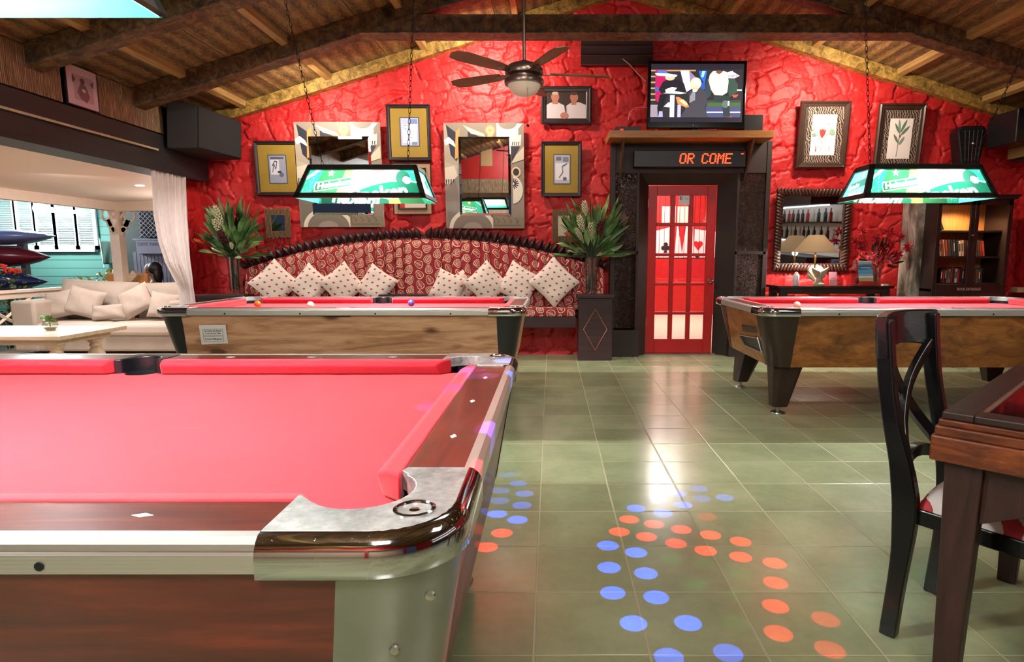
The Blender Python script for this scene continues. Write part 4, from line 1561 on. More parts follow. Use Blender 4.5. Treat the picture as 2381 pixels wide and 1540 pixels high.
# side cabinets
def pedestal(x0, x1, label, diamond=True):
    T = thing('side_cabinet', label, 'cabinet', ((x0 + x1) / 2, 7.22, 0))
    MB().box(x0 + 0.01, x1 - 0.01, 7.03, 7.235, 0, 0.725).build('body', M['bench_wood'], T, bevel=0.004)
    MB().box(x0 - 0.012, x1 + 0.012, 7.00, 7.24, 0.725, 0.765).build('top', M['bench_wood'], T, bevel=0.006)
    c = (x0 + x1) / 2
    pts = [(c, 7.026, 0.60), (c + 0.135, 7.026, 0.365), (c, 7.026, 0.125), (c - 0.135, 7.026, 0.365)]
    MB().tube(pts, 0.0055, 6, closed=True).build('diamond_inlay', plain('copper_line', '#9b5a40', 0.4), T)
    return T


pedestal(0.305, 0.715, 'dark cabinet with a copper diamond outline at the right end of the sofa bench')
pedestal(-4.05, -3.5, 'dark cabinet at the left end of the sofa bench under the left vase')

# ---- pillows
def pillow_mesh(name, mat, s=0.40, th=0.13, seed=1, back=None):
    rnd = random.Random(seed)
    me_v, me_f, mi = [], [], []
    N = 16
    ph = [rnd.uniform(0, 6.28) for _ in range(6)]
    for side in (1, -1):
        for j in range(N + 1):
            for i in range(N + 1):
                a, b = i / N * 2 - 1, j / N * 2 - 1
                pinch = 1 - 0.075 * ((1 - abs(a) ** 2) * abs(b) ** 3 + (1 - abs(b) ** 2) * abs(a) ** 3)
                X, Z = a * s / 2 * pinch, b * s / 2 * pinch
                h = th / 2 * ((1 - a ** 4) * (1 - b ** 4)) ** 0.55 if abs(a) < 1 and abs(b) < 1 else 0
                h *= 1 + 0.13 * math.sin(3 * a + ph[0]) * math.sin(2.5 * b + ph[1])
                me_v.append((X, -side * h, Z))
    n = (N + 1) ** 2
    for si in range(2):
        for j in range(N):
            for i in range(N):
                q = (si * n + j * (N + 1) + i, si * n + j * (N + 1) + i + 1, si * n + (j + 1) * (N + 1) + i + 1, si * n + (j + 1) * (N + 1) + i)
                me_f.append(q if si == 0 else tuple(reversed(q)))
                mi.append(0 if si == 0 or back is None else 1)
    mb = MB()
    mb.v, mb.f, mb.mi, mb.c = me_v, me_f, mi, [(1, 1, 1)] * len(me_f)
    return mb.build(name, [mat, back] if back else mat, smooth=True, angle=180)


t = NT('white_sprigged_fabric')
x, y, z = t.xyz(t.co())
u0, v0 = t.f('MULTIPLY', x, 14.0), t.f('MULTIPLY', z, 14.0)
v0 = t.f('ADD', v0, 0.5)
fx_, fz_ = t.f('SUBTRACT', t.f('FRACT', t.f('ADD', u0, t.f('MULTIPLY', t.f('FLOOR', v0), 0.5))), 0.5), t.f('SUBTRACT', t.f('FRACT', v0), 0.5)
d1 = t.f('ADD', t.f('POWER', t.f('MULTIPLY', fx_, 5.2), 2.0), t.f('POWER', t.f('MULTIPLY', t.f('SUBTRACT', fz_, t.f('MULTIPLY', fx_, 0.5)), 9.5), 2.0))
d2 = t.f('ADD', t.f('POWER', t.f('MULTIPLY', t.f('ADD', fx_, -0.06), 11.5), 2.0), t.f('POWER', t.f('MULTIPLY', t.f('ADD', fz_, 0.07), 8.0), 2.0))
m = t.f('LESS_THAN', t.f('MINIMUM', d1, d2), 1.0)
t.bump(t.noise(t.co(), 9, 3, 0.5), 0.25, 0.02)
M['sprig'] = t.set(t.mix(m, '#e9dcd6', '#b0272d'), 0.8)
M['pillow_red'] = plain('plain_red_fabric', '#b01820', 0.8)
PLW = [  # centre u, v, size, roll deg, label
    (640, 672, 0.41, 45, 'white sprigged pillow leaning at the far left end of the sofa bench'),
    (722, 682, 0.38, 38, 'second white sprigged pillow from the left end of the sofa bench'),
    (797, 678, 0.39, 52, 'third white sprigged pillow from the left end, its top corner highest of its neighbours'),
    (876, 683, 0.38, 33, 'white sprigged pillow with a red back edge, left of the tray table'),
    (1042, 682, 0.36, 22, 'white sprigged pillow tilted right of the tray table'),
    (1068, 697, 0.33, 60, 'small white sprigged pillow tucked behind its tilted neighbour right of the tray table'),
    (1132, 688, 0.40, 47, 'white sprigged pillow with a tall point, third from the right end of the bench'),
    (1207, 680, 0.41, 30, 'second white sprigged pillow from the right end of the sofa bench'),
    (1288, 668, 0.43, 44, 'white sprigged pillow resting whole on the seat at the right end of the bench')]
for k, (u, v, s, rot, lab) in enumerate(PLW):
    Yp = 7.14 + (0.03 if k % 2 else -0.02) + (0.06 if k == 5 else 0)
    o = pillow_mesh('sprigged_pillow', M['sprig'], s, 0.14, k, M['pillow_red'])
    p = P(u, v, Yp)
    diag = s / 2 * (abs(math.cos(R(rot))) + abs(math.sin(R(rot)))) * 0.97
    p.z = max(p.z, 0.622 + diag * math.cos(R(16)) )
    o.location = p
    o.rotation_euler = Euler((R(-16), R(rot), R(random.Random(k).uniform(-12, 12))), 'XYZ')
    tag(o, lab, 'pillow', group='white sprigged pillows on the sofa bench')

# ================================================================ PICTURES, MIRRORS AND FITTINGS ON THE BACK WALL
M['frame_dark'] = plain('dark_picture_frame', '#2b2124', 0.3, var=0.2)
M['frame_mat'] = plain('mustard_mat', '#8e7626', 0.7, var=0.06, bump=0.1, bscale=300)
M['paper'] = plain('off_white_paper', '#d8cfc6', 0.7, var=0.05)
YP = 7.47


def rect_px(u0, v0, u1, v1, Y):
    a, b = P(u0, v1, Y), P(u1, v0, Y)
    return a.x, b.x, a.z, b.z


def frame(parent, x0, x1, z0, z1, w, depth, mat, Y=YP, tiltf=0.0, steps=True, name='frame'):
    mb = MB()
    path = [(x0, Y, z0), (x1, Y, z0), (x1, Y, z1), (x0, Y, z1)]
    # profile: (into the frame from the outer edge, towards viewer)
    prof = [(0, 0), (0, depth * 0.75), (w * 0.25, depth), (w * 0.45, depth * 0.7), (w * 0.8, depth * 0.6), (w, depth * 0.35), (w, 0)]
    cx, cz = (x0 + x1) / 2, (z0 + z1) / 2
    v = []
    for (px, _, pz) in path:
        sx, sz = (1 if px < cx else -1), (1 if pz < cz else -1)
        for a, b in prof:
            v.append((px + sx * a, Y - b, pz + sz * a))
    n = len(prof)
    f = []
    for i in range(4):
        i2 = (i + 1) % 4
        for k in range(n):
            j = (k + 1) % n
            f.append((i * n + k, i2 * n + k, i2 * n + j, i * n + j))
    mb.add(v, f)
    return mb.build(name, mat, parent, bevel=0.0015, segs=1)


def tilt_about(T, ang, z):
    """lean a hung picture forward, hinged at its lower edge"""
    T.rotation_euler = (R(ang), 0, 0)


def print_frame(px, label, picture, mat_w=0.075, fw=0.045, matm=None, seed=0):
    x0, x1, z0, z1 = rect_px(*px, YP - 0.03)
    T = thing('framed_print', label, 'picture', ((x0 + x1) / 2, YP, z0))
    frame(T, x0, x1, z0, z1, fw, 0.04, M['frame_dark'])
    box('mat_board', x0 + fw * 0.8, x1 - fw * 0.8, YP - 0.014, YP - 0.004, z0 + fw * 0.8, z1 - fw * 0.8, matm or M['frame_mat'], T)
    ax0, ax1, az0, az1 = rect_px(*picture, YP - 0.03)
    mb = MB()
    fn = panel((ax0, YP - 0.015, az0), (ax1 - ax0, 0, 0), (0, 0, az1 - az0), (0, -1, 0))
    rnd = random.Random(seed)
    sh = [('#40465c', [(-0.06, -0.04), (1.06, -0.04), (1.06, 1.04), (-0.06, 1.04)]), (('#a9b3d2', '#8a90a6', '#a6a9b8')[seed % 3], [(0, 0), (1, 0), (1, 1), (0, 1)])]
    if seed == 0:
        sh += [('#cdd6ee', [(0.1, 0.1), (0.9, 0.1), (0.9, 0.78), (0.1, 0.78)]), ('#6d86bc', [(0.5, 0.8), (0.95, 0.8), (0.95, 0.97), (0.5, 0.97)]), ('#6a7fae', [(0.62, 0.03), (0.92, 0.03), (0.92, 0.13), (0.62, 0.13)])]
        sh += [('#6f9ec6', q) for q in stroke(circ(0.3, 0.68, 0.14, 14, 0.07, 0, 5.5), 0.02)]
        sh += [('#7fb4cc', q) for k in range(3) for q in stroke([(0.3 + 0.05 * k, 0.52 - 0.12 * k), (0.5, 0.56 - 0.12 * k), (0.75, 0.5 - 0.12 * k)], 0.02)]
    elif seed == 1:
        sh += [('#c4c7d4', [(0.08, 0.3), (0.6, 0.3), (0.6, 0.85), (0.08, 0.85)]), ('#494d63', [(0.1, 0.88), (0.9, 0.88), (0.9, 0.95), (0.1, 0.95)]), ('#5a5f74', circ(0.72, 0.3, 0.14, 14, 0.08)), ('#30344a', [(0.5, 0.36), (0.72, 0.36), (0.72, 0.44), (0.5, 0.44)])]
        sh += [('#3e4258', q) for q in stroke([(0.2, 0.4), (0.3, 0.7), (0.4, 0.5), (0.5, 0.78), (0.35, 0.8), (0.2, 0.62)], 0.035)]
    else:
        sh += [('#d0d2dc', [(0.06, 0.12), (0.94, 0.12), (0.94, 0.72), (0.06, 0.72)]), ('#565b72', circ(0.68, 0.16, 0.13, 14, 0.07)), ('#5d6178', [(0.1, 0.82), (0.45, 0.82), (0.45, 0.95), (0.1, 0.95)]), ('#6d7186', [(0.55, 0.78), (0.9, 0.78), (0.9, 0.94), (0.55, 0.94)])]
        sh += [('#565a70', q) for q in stroke([(0.3, 0.2), (0.55, 0.4), (0.5, 0.6), (0.8, 0.7)], 0.04)]
    art(mb, fn, sh)
    mb.build('print', M['art'], T)
    T.rotation_euler = (R(2.0), 0, 0)
    return T


print_frame((597, 328, 693, 455), 'dark framed grey print on a mustard mat, left of the collage mirrors', (628, 362, 663, 425), seed=1)
print_frame((902, 243, 1000, 374), 'dark framed pale blue print on a mustard mat, highest, between the two collage mirrors', (933, 275, 972, 338), seed=0)
print_frame((1258, 329, 1353, 457), 'dark framed grey print on a mustard mat, right of the collage mirrors', (1289, 361, 1325, 426), seed=2)

# grey-striped double frame below the blue print
x0, x1, z0, z1 = rect_px(914, 378, 1002, 499, YP - 0.03)
T = thing('framed_print', 'narrow framed black and red print with a striped beige mat, half hidden by the lamp', 'picture', ((x0 + x1) / 2, YP, z0))
frame(T, x0, x1, z0, z1, 0.014, 0.025, M['frame_dark'])
box('mat_board', x0 + 0.01, x1 - 0.01, YP - 0.012, YP - 0.004, z0 + 0.01, z1 - 0.01, plain('striped_beige_mat', '#9c8264', 0.7, var=0.15, scale=90), T)
frame(T, x0 + 0.06, x1 - 0.06, z0 + 0.06, z1 - 0.06, 0.02, 0.03, M['frame_dark'], name='inner_frame')
mb = MB()
fn = panel((x0 + 0.08, YP - 0.014, z0 + 0.08), (x1 - x0 - 0.16, 0, 0), (0, 0, z1 - z0 - 0.16), (0, -1, 0))
sh = [('#cbb9ab', [(0, 0), (1, 0), (1, 1), (0, 1)]), ('#b0241f', [(0, 0), (0.2, 0), (0.2, 1), (0, 1)])]
sh += [('#4b4544', q) for k in range(9) for q in stroke([(0.3 + 0.07 * k, 0.25), (0.34 + 0.07 * k, 0.5), (0.3 + 0.07 * k, 0.8)], 0.03)]
art(mb, fn, sh)
mb.build('print', M['art'], T)
T.rotation_euler = (R(2.0), 0, 0)


# collage mirrors
def collage_mirror(px, inner, label):
    x0, x1, z0, z1 = rect_px(*px, YP - 0.04)
    T = thing('collage_mirror', label, 'mirror', ((x0 + x1) / 2, YP, z0))
    box('board', x0, x1, YP - 0.035, YP, z0, z1, plain('pale_edge', '#c9bda8', 0.5), T, bevel=0.002)
    fn = panel((x0, YP - 0.0355, z0), (x1 - x0, 0, 0), (0, 0, z1 - z0), (0, -1, 0))
    G = '#7d756b'
    sh = [(G, [(0, 0), (1, 0), (1, 1), (0, 1)]),
          ('#988f82', [(0.0, 0.62), (0.25, 0.55), (0.2, 0.8), (0, 1)]),
          ('#1f2233', [(0.03, 0.98), (0.17, 0.9), (0.14, 0.72), (0.19, 0.70), (0.15, 0.64), (0.08, 0.70)]),
          ('#efe9d8', [(0.0, 0.84), (0.06, 0.87), (0.12, 0.83), (0.16, 0.76), (0.11, 0.79), (0.07, 0.81), (0.02, 0.79)]),
          ('#b58a4e', [(0.15, 0.92), (0.2, 0.95), (0.18, 0.68), (0.13, 0.66)]),
          ('#a39c90', [(0.0, 0.64), (0.16, 0.60), (0.17, 0.5), (0.0, 0.56)]),
          ('#1f2233', [(0.30, 0.92), (0.30, 0.86), (0.48, 0.86)]),
          ('#b9b3a6', [(0.24, 0.98), (0.34, 0.9), (0.52, 0.87), (0.5, 0.9)]),
          ('#a98f5c', circ(0.58, 0.93, 0.065, 20, 0.048)), ('#d9c48e', circ(0.58, 0.93, 0.045, 20, 0.033)), ('#a98f5c', circ(0.58, 0.93, 0.025, 16, 0.018)), ('#c0a468', [(0.55, 0.89), (0.63, 0.91), (0.60, 0.86), (0.54, 0.86)]),
          ('#d8d2c2', [(0.66, 1.0), (0.98, 0.99), (0.93, 0.94), (0.93, 0.86), (0.66, 0.87)]),
          (G, circ(0.80, 1.0, 0.115, 20, 0.06, PI, 2 * PI)),
          ('#d8d2c2', [(0.83, 0.87), (0.97, 0.89), (0.96, 0.79), (0.84, 0.785)])]
    sh += [('#1f2233', [(0.855 + 0.026 * k, 0.825), (0.867 + 0.026 * k, 0.825), (0.863 + 0.026 * k, 0.79), (0.853 + 0.026 * k, 0.79)]) for k in range(4)]
    sh += [('#1f2233', [(0.84, 0.78), (0.95, 0.78), (0.86, 0.66), (0.84, 0.64)]),
           ('#c0baad', [(0.0, 0.58), (0.12, 0.60), (0.16, 0.50), (0.05, 0.42), (0, 0.43)])]
    sh += [('#1f2233', [(0.01 + 0.03 * k, 0.47), (0.025 + 0.03 * k, 0.475), (0.022 + 0.03 * k, 0.43), (0.01 + 0.03 * k, 0.425)]) for k in range(4)]
    sh += [('#6d665e', [(0.0, 0.36), (0.13, 0.46), (0.16, 0.3), (0.12, 0.0), (0.04, 0.0)]),
           ('#b7b09c', [(0.84, 0.62), (1.0, 0.66), (1.0, 0.78), (0.9, 0.70)]), ('#c8b68a', circ(0.90, 0.54, 0.06, 14, 0.05)), ('#1f2233', circ(0.90, 0.54, 0.04, 14, 0.035)),
           ('#cfc9bc', circ(0.86, 0.37, 0.125, 22, 0.13, -PI / 2, PI / 2)), ]
    sh += [('#1f2233', q) for a in range(7) for q in stroke([(0.86 + 0.02 * math.cos(a * 0.45 - 1.3), 0.43 + 0.015 * math.sin(a * 0.45 - 1.3)), (0.86 + 0.07 * math.cos(a * 0.45 - 1.3), 0.43 + 0.05 * math.sin(a * 0.45 - 1.3))], 0.012)]
    sh += [('#cfc9bc', circ(0.34, 0.0, 0.30, 26, 0.19, 0, PI)), ('#726b62', circ(0.34, 0.0, 0.25, 26, 0.155, 0, PI)), ('#6f675e', circ(0.34, 0.0, 0.17, 26, 0.10, 0, PI)), ('#8a8378', circ(0.34, 0.0, 0.12, 26, 0.06, 0, PI)),
           ('#786e5c', [(0.6, 0.0), (1, 0.0), (1, 0.1), (0.6, 0.13)])]
    sh += [('#4d463f', q) for q in stroke([(0.62, 0.12), (0.62, 0.03), (0.95, 0.03)], 0.006)]
    sh += [('#4d463f', q) for k in range(4) for q in stroke([(0.64 + 0.08 * k, 0.10), (0.68 + 0.08 * k, 0.07), (0.66 + 0.08 * k, 0.05)], 0.006)]
    mb = MB()
    art(mb, fn, [(c, [(min(max(a, 0), 1), min(max(b, 0), 1)) for a, b in p]) for c, p in sh], step=0.0002)
    mb.build('collage_picture', M['art'], T)
    ix0, ix1, iz0, iz1 = rect_px(*inner, YP - 0.05)
    bw = 0.028
    mb = MB()
    mb.box(ix0 + bw, ix1 - bw, YP - 0.050, YP - 0.0435, iz0 + bw, iz1 - bw)
    o1, o2 = [(ix0, YP - 0.0435, iz0), (ix1, YP - 0.0435, iz0), (ix1, YP - 0.0435, iz1), (ix0, YP - 0.0435, iz1)], [(ix0 + bw, YP - 0.050, iz0 + bw), (ix1 - bw, YP - 0.050, iz0 + bw), (ix1 - bw, YP - 0.050, iz1 - bw), (ix0 + bw, YP - 0.050, iz1 - bw)]
    mb.add(o1 + o2, [(i, (i + 1) % 4, 4 + (i + 1) % 4, 4 + i) for i in range(4)])
    mb.build('mirror_glass', M['mirror'], T)
    T.rotation_euler = (R(2.2), 0, 0)
    return T


collage_mirror((699, 285, 884, 528), (728, 318, 862, 500), 'tall collage-framed mirror partly hidden behind the left hanging beer lamp')
collage_mirror((1038, 287, 1218, 531), (1070, 319, 1187, 501), 'tall collage-framed mirror in full view right of the left hanging lamp')

# photograph of two people, part hidden by the fan
x0, x1, z0, z1 = rect_px(1258, 200, 1376, 288, YP - 0.03)
T = thing('framed_photograph', 'dark framed photograph of two people in white shirts behind the fan', 'picture', ((x0 + x1) / 2, YP, z0))
frame(T, x0, x1, z0, z1, 0.065, 0.035, M['frame_dark'])
fn = panel((x0 + 0.055, YP - 0.01, z0 + 0.055), (x1 - x0 - 0.11, 0, 0), (0, 0, z1 - z0 - 0.11), (0, -1, 0))
mb = MB()
sk = '#9c6453'
art(mb, fn, [('#2a1a14', [(0, 0), (1, 0), (1, 1), (0, 1)]), ('#b9afb4', [(0.0, 0), (0.0, 0.5), (0.12, 0.6), (0.28, 0.62), (0.45, 0.5), (0.5, 0)]), ('#b9afb4', [(0.5, 0), (0.5, 0.48), (0.6, 0.58), (0.8, 0.62), (1, 0.5), (1, 0)]),
             (sk, [(0.16, 0.55), (0.30, 0.55), (0.30, 0.75), (0.16, 0.75)]), (sk, circ(0.23, 0.80, 0.10, 18, 0.17)), (sk, [(0.62, 0.52), (0.74, 0.52), (0.76, 0.75), (0.62, 0.75)]), (sk, circ(0.69, 0.78, 0.10, 18, 0.17)),
             ('#a58f83', circ(0.23, 0.93, 0.08, 12, 0.06)), ('#3b2a22', circ(0.69, 0.93, 0.09, 12, 0.07)), (sk, circ(0.45, 0.13, 0.10, 12, 0.12)), ('#8e8489', stroke([(0.5, 0.45), (0.5, 0.1)], 0.01)[0])])
mb.build('photograph', M['art'], T)


# small twig-framed mirrors behind the bouquets
def twig_mirror(px, label):
    x0, x1, z0, z1 = rect_px(*px, YP - 0.03)
    T = thing('twig_mirror', label, 'mirror', ((x0 + x1) / 2, YP, z0))
    mb = MB()
    w = 0.07
    n = int((x1 - x0) / 0.014)
    rnd = random.Random(3)
    for i in range(n):
        x = x0 + (x1 - x0) * (i + 0.5) / n
        j = rnd.uniform(-0.012, 0.012)
        if x < x0 + w or x > x1 - w:
            mb.tube([(x, YP - 0.02, z0 - 0.01 + j), (x, YP - 0.02, z1 + 0.01 + j)], 0.006, 6)
        else:
            mb.tube([(x, YP - 0.02, z0 - 0.01 + j), (x, YP - 0.02, z0 + w)], 0.006, 6)
            mb.tube([(x, YP - 0.02, z1 - w), (x, YP - 0.02, z1 + 0.01 + j)], 0.006, 6)
    mb.build('twig_frame', plain('dry_twigs', '#6b5238', 0.7, var=0.4, scale=80), T)
    box('mirror_glass', x0 + w - 0.01, x1 - w + 0.01, YP - 0.018, YP - 0.012, z0 + w - 0.01, z1 - w + 0.01, M['mirror'], T)
    box('backing', x0 + 0.01, x1 - 0.01, YP - 0.011, YP, z0 + 0.01, z1 - 0.01, M['dark_wood'], T)
    T.rotation_euler = (R(1.5), 0, 0)


twig_mirror((618, 486, 674, 551), 'small twig-framed mirror right of the left bouquet')
twig_mirror((1284, 489, 1338, 562), 'small twig-framed mirror half hidden behind the right bouquet')

# dark louvred vent high on the wall
x0, x1, z0, z1 = rect_px(1351, 87, 1519, 150, YP - 0.05)
T = thing('wall_vent', 'dark slatted vent high on the red wall under the collar beam', 'vent', ((x0 + x1) / 2, YP, z0))
box('back_plate', x0, x1, YP - 0.02, 7.5, z0, z1, plain('dull_red_plate', '#5c0f12', 0.6), T)
for k in range(3):
    a = z0 + (z1 - z0) * (k + 0.12) / 3
    MB().hexa([(x0, YP - 0.02, a), (x1, YP - 0.02, a), (x1, YP - 0.01, a), (x0, YP - 0.01, a)], [(x0, YP - 0.07, a + 0.075), (x1, YP - 0.07, a + 0.075), (x1, YP - 0.02, a + 0.085), (x0, YP - 0.02, a + 0.085)]).build('slat', plain('near_black_slat', '#1d0d10', 0.5), T)

# botanical prints
def botanical(px, inner, pic, label, kind):
    x0, x1, z0, z1 = rect_px(*px, YP - 0.04)
    T = thing('botanical_print', label, 'picture', ((x0 + x1) / 2, YP, z0))
    frame(T, x0, x1, z0, z1, 0.07, 0.05, plain('brown_moulding', '#3a2820', 0.35))
    t = NT('zebra_mat')
    X, Y_, Z = t.xyz(t.co())
    n = t.noise(t.mapping(t.co(), (1, 1, 2.2)), 7, 3, 0.5, 0.6)
    w = t.f('SINE', t.f('ADD', t.f('MULTIPLY', X, 210), t.f('ADD', t.f('MULTIPLY', Z, 70), t.f('MULTIPLY', n, 26))))
    mt = t.set(t.mix(t.f('GREATER_THAN', w, 0.1), '#1d1614', '#8d7a6a'), 0.7)
    a0, a1, b0, b1 = rect_px(*inner, YP - 0.02)
    box('mat_board', x0 + 0.055, x1 - 0.055, YP - 0.02, YP - 0.005, z0 + 0.055, z1 - 0.055, plain('dark_brown_mat', '#2a1d18', 0.6), T)
    box('zebra_panel', a0, a1, YP - 0.024, YP - 0.02, b0, b1, mt, T)
    p0, p1, q0, q1 = rect_px(*pic, YP - 0.025)
    fn = panel((p0, YP - 0.0245, q0), (p1 - p0, 0, 0), (0, 0, q1 - q0), (0, -1, 0))
    mb = MB()

    def leaf(cx, cy, L, W_, ang, c):
        pts = []
        for i in range(13):
            s = i / 12
            pts.append((s * L, W_ * math.sin(PI * s) ** 0.8))
        pts += [(a, -b) for a, b in reversed(pts[1:-1])]
        ca, sa = math.cos(ang), math.sin(ang)
        return (c, [(cx + a * ca - b * sa, cy + (a * sa + b * ca) * 0.7) for a, b in pts])
    sh = [('#e6e2e0', [(0, 0), (1, 0), (1, 1), (0, 1)])]
    if kind == 0:
        sh += [('#8a9a86', q) for q in stroke([(0.42, 0.08), (0.45, 0.35), (0.25, 0.5), (0.08, 0.52)], 0.02) + stroke([(0.45, 0.3), (0.62, 0.5), (0.8, 0.56)], 0.02) + stroke([(0.45, 0.4), (0.6, 0.72), (0.72, 0.8)], 0.015)]
        sh += [leaf(0.0, 0.52, 0.22, 0.06, -0.2, '#6f8f77'), leaf(0.0, 0.62, 0.16, 0.04, 0.3, '#7d9a84'), leaf(0.72, 0.62, 0.28, 0.10, -0.5, '#7f9a7c'), leaf(0.55, 0.76, 0.42, 0.06, 0.5, '#c5cfcd')]
        sh += [leaf(0.45, 0.44, 0.32, 0.05, a, '#c43a34') for a in (1.2, 1.45, 1.7, 1.95)] + [('#b8503c', [(0.2, 0.1), (0.24, 0.1), (0.23, 0.24), (0.21, 0.24)]), ('#b0a89a', [(0.6, 0.12), (0.62, 0.12), (0.62, 0.22), (0.6, 0.22)]), ('#c06050', [(0.76, 0.12), (0.78, 0.12), (0.78, 0.22), (0.76, 0.22)])]
    else:
        sh += [('#44584a', q) for q in stroke([(0.42, 0.05), (0.45, 0.4), (0.48, 0.62)], 0.025)]
        for (cx, cy, L, a) in ((0.47, 0.62, 0.46, 2.15), (0.47, 0.64, 0.50, 1.75), (0.48, 0.64, 0.55, 1.1), (0.50, 0.58, 0.5, 0.75), (0.45, 0.38, 0.42, 2.2), (0.47, 0.35, 0.36, 0.95)):
            sh.append(leaf(cx, cy, L, 0.05, a, random.Random(a).choice(('#5d7c66', '#7f948c', '#4f7058'))))
        sh += [('#a04a3a', circ(0.48, 0.57, 0.04, 10, 0.03))]
    art(mb, fn, sh)
    mb.build('print', M['art'], T)
    T.rotation_euler = (R(5.0), 0, 0)
    return T


botanical((1851, 236, 1975, 391), (1868, 250, 1959, 378), (1881, 268, 1943, 361), 'brown framed botanical print of a red flower with a zebra mat', 0)
botanical((2031, 242, 2150, 392), (2046, 258, 2137, 386), (2059, 277, 2119, 369), 'brown framed botanical print of a green leafy stem with a zebra mat', 1)

# black caged speaker on the wall
c = P(2247, 338, 7.4)
T = thing('wall_speaker', 'black lantern-shaped caged speaker with a round silver centre on the right wall area', 'speaker', (c.x, 7.44, c.z))
hx = [(-0.17, 0.13), (-0.12, 0.20), (0.12, 0.20), (0.17, 0.13), (0.10, -0.24), (-0.10, -0.24)]
MB().prism([(c.x + a, c.z + b) for a, b in hx], 7.30, 7.47, 'y').build('housing', M['black'], T, bevel=0.01)
mb = MB()
for k in range(-2, 3):
    mb.tube([(c.x + k * 0.05, 7.29, c.z + 0.15), (c.x + k * 0.036, 7.29, c.z - 0.2)], 0.003, 5)
for k in range(6):
    z = c.z + 0.13 - 0.062 * k
    mb.tube([(c.x - 0.15 + 0.010 * k, 7.29, z), (c.x + 0.15 - 0.010 * k, 7.29, z)], 0.003, 5)
mb.build('grille', plain('dark_wire', '#4a4444', 0.4, 0.7), T)
MB().sphere((c.x, 7.285, c.z), 0.02, 12, 8).build('centre_cap', M['steel'], T, smooth=True)

# ---- shelf, television, set top box, LED sign over the door
ZS = 2.545
T = thing('wall_shelf', 'pale wooden shelf over the door carrying the television', 'shelf', (1.6, 7.2, ZS))
sx0, sx1 = P(1417, 312, 7.02).x, P(1800, 312, 7.02).x
zt_ = P(1600, 303, 7.02).z
zb_ = P(1600, 320, 7.02).z
box('board', sx0, sx1, 7.02, 7.46, zb_, zt_, woodm('pale_shelf_board', [(0.3, '#7c4f22'), (0.7, '#b07c3e')], 0.4, (1, 10, 10)), T, bevel=0.003)
for u in (1450, 1752):
    xx = P(u, 340, 7.1).x
    MB().prism([(7.08, zb_), (7.45, zb_), (7.45, zb_ - 0.50), (7.38, zb_ - 0.42)], xx - 0.012, xx + 0.012, 'x').build('bracket', woodm('bracket_wood', [(0.3, '#33201a'), (0.7, '#5a3a28')], 0.5, (8, 8, 1)), T)
ZS = zt_
tvY = 7.14
x0, x1, z0, z1 = rect_px(1504, 141, 1738, 296, tvY)
TV = thing('television', 'large flat black television on the shelf over the door showing a bald man', 'television', ((x0 + x1) / 2, tvY, ZS))
z0 = ZS + 0.045
MB().box(x0, x1, tvY, tvY + 0.06, z0, z1).build('casing', M['black_gloss'], TV, bevel=0.008)
MB().box((x0 + x1) / 2 - 0.25, (x0 + x1) / 2 + 0.25, tvY - 0.05, tvY + 0.2, ZS + 0.001, ZS + 0.02).box((x0 + x1) / 2 - 0.04, (x0 + x1) / 2 + 0.04, tvY + 0.04, tvY + 0.08, ZS + 0.015, z0 + 0.1).build('stand', M['black_gloss'], TV, bevel=0.004)
# picture
fx0, fx1, fz0, fz1 = x0 + 0.035, x1 - 0.035, z0 + 0.065, z1 - 0.035
fn = panel((fx0, tvY - 0.001, fz0), (fx1 - fx0, 0, 0), (0, 0, fz1 - fz0), (0, -1, 0))


def tvp(pts):
    """points measured on the picture in 2139 x 1540 units"""
    return [((a - 80) / 1910.0, 1 - (b - 140) / 1145.0) for a, b in pts]


def rct(a, b, c, d):
    return tvp([(a, d), (c, d), (c, b), (a, b)])


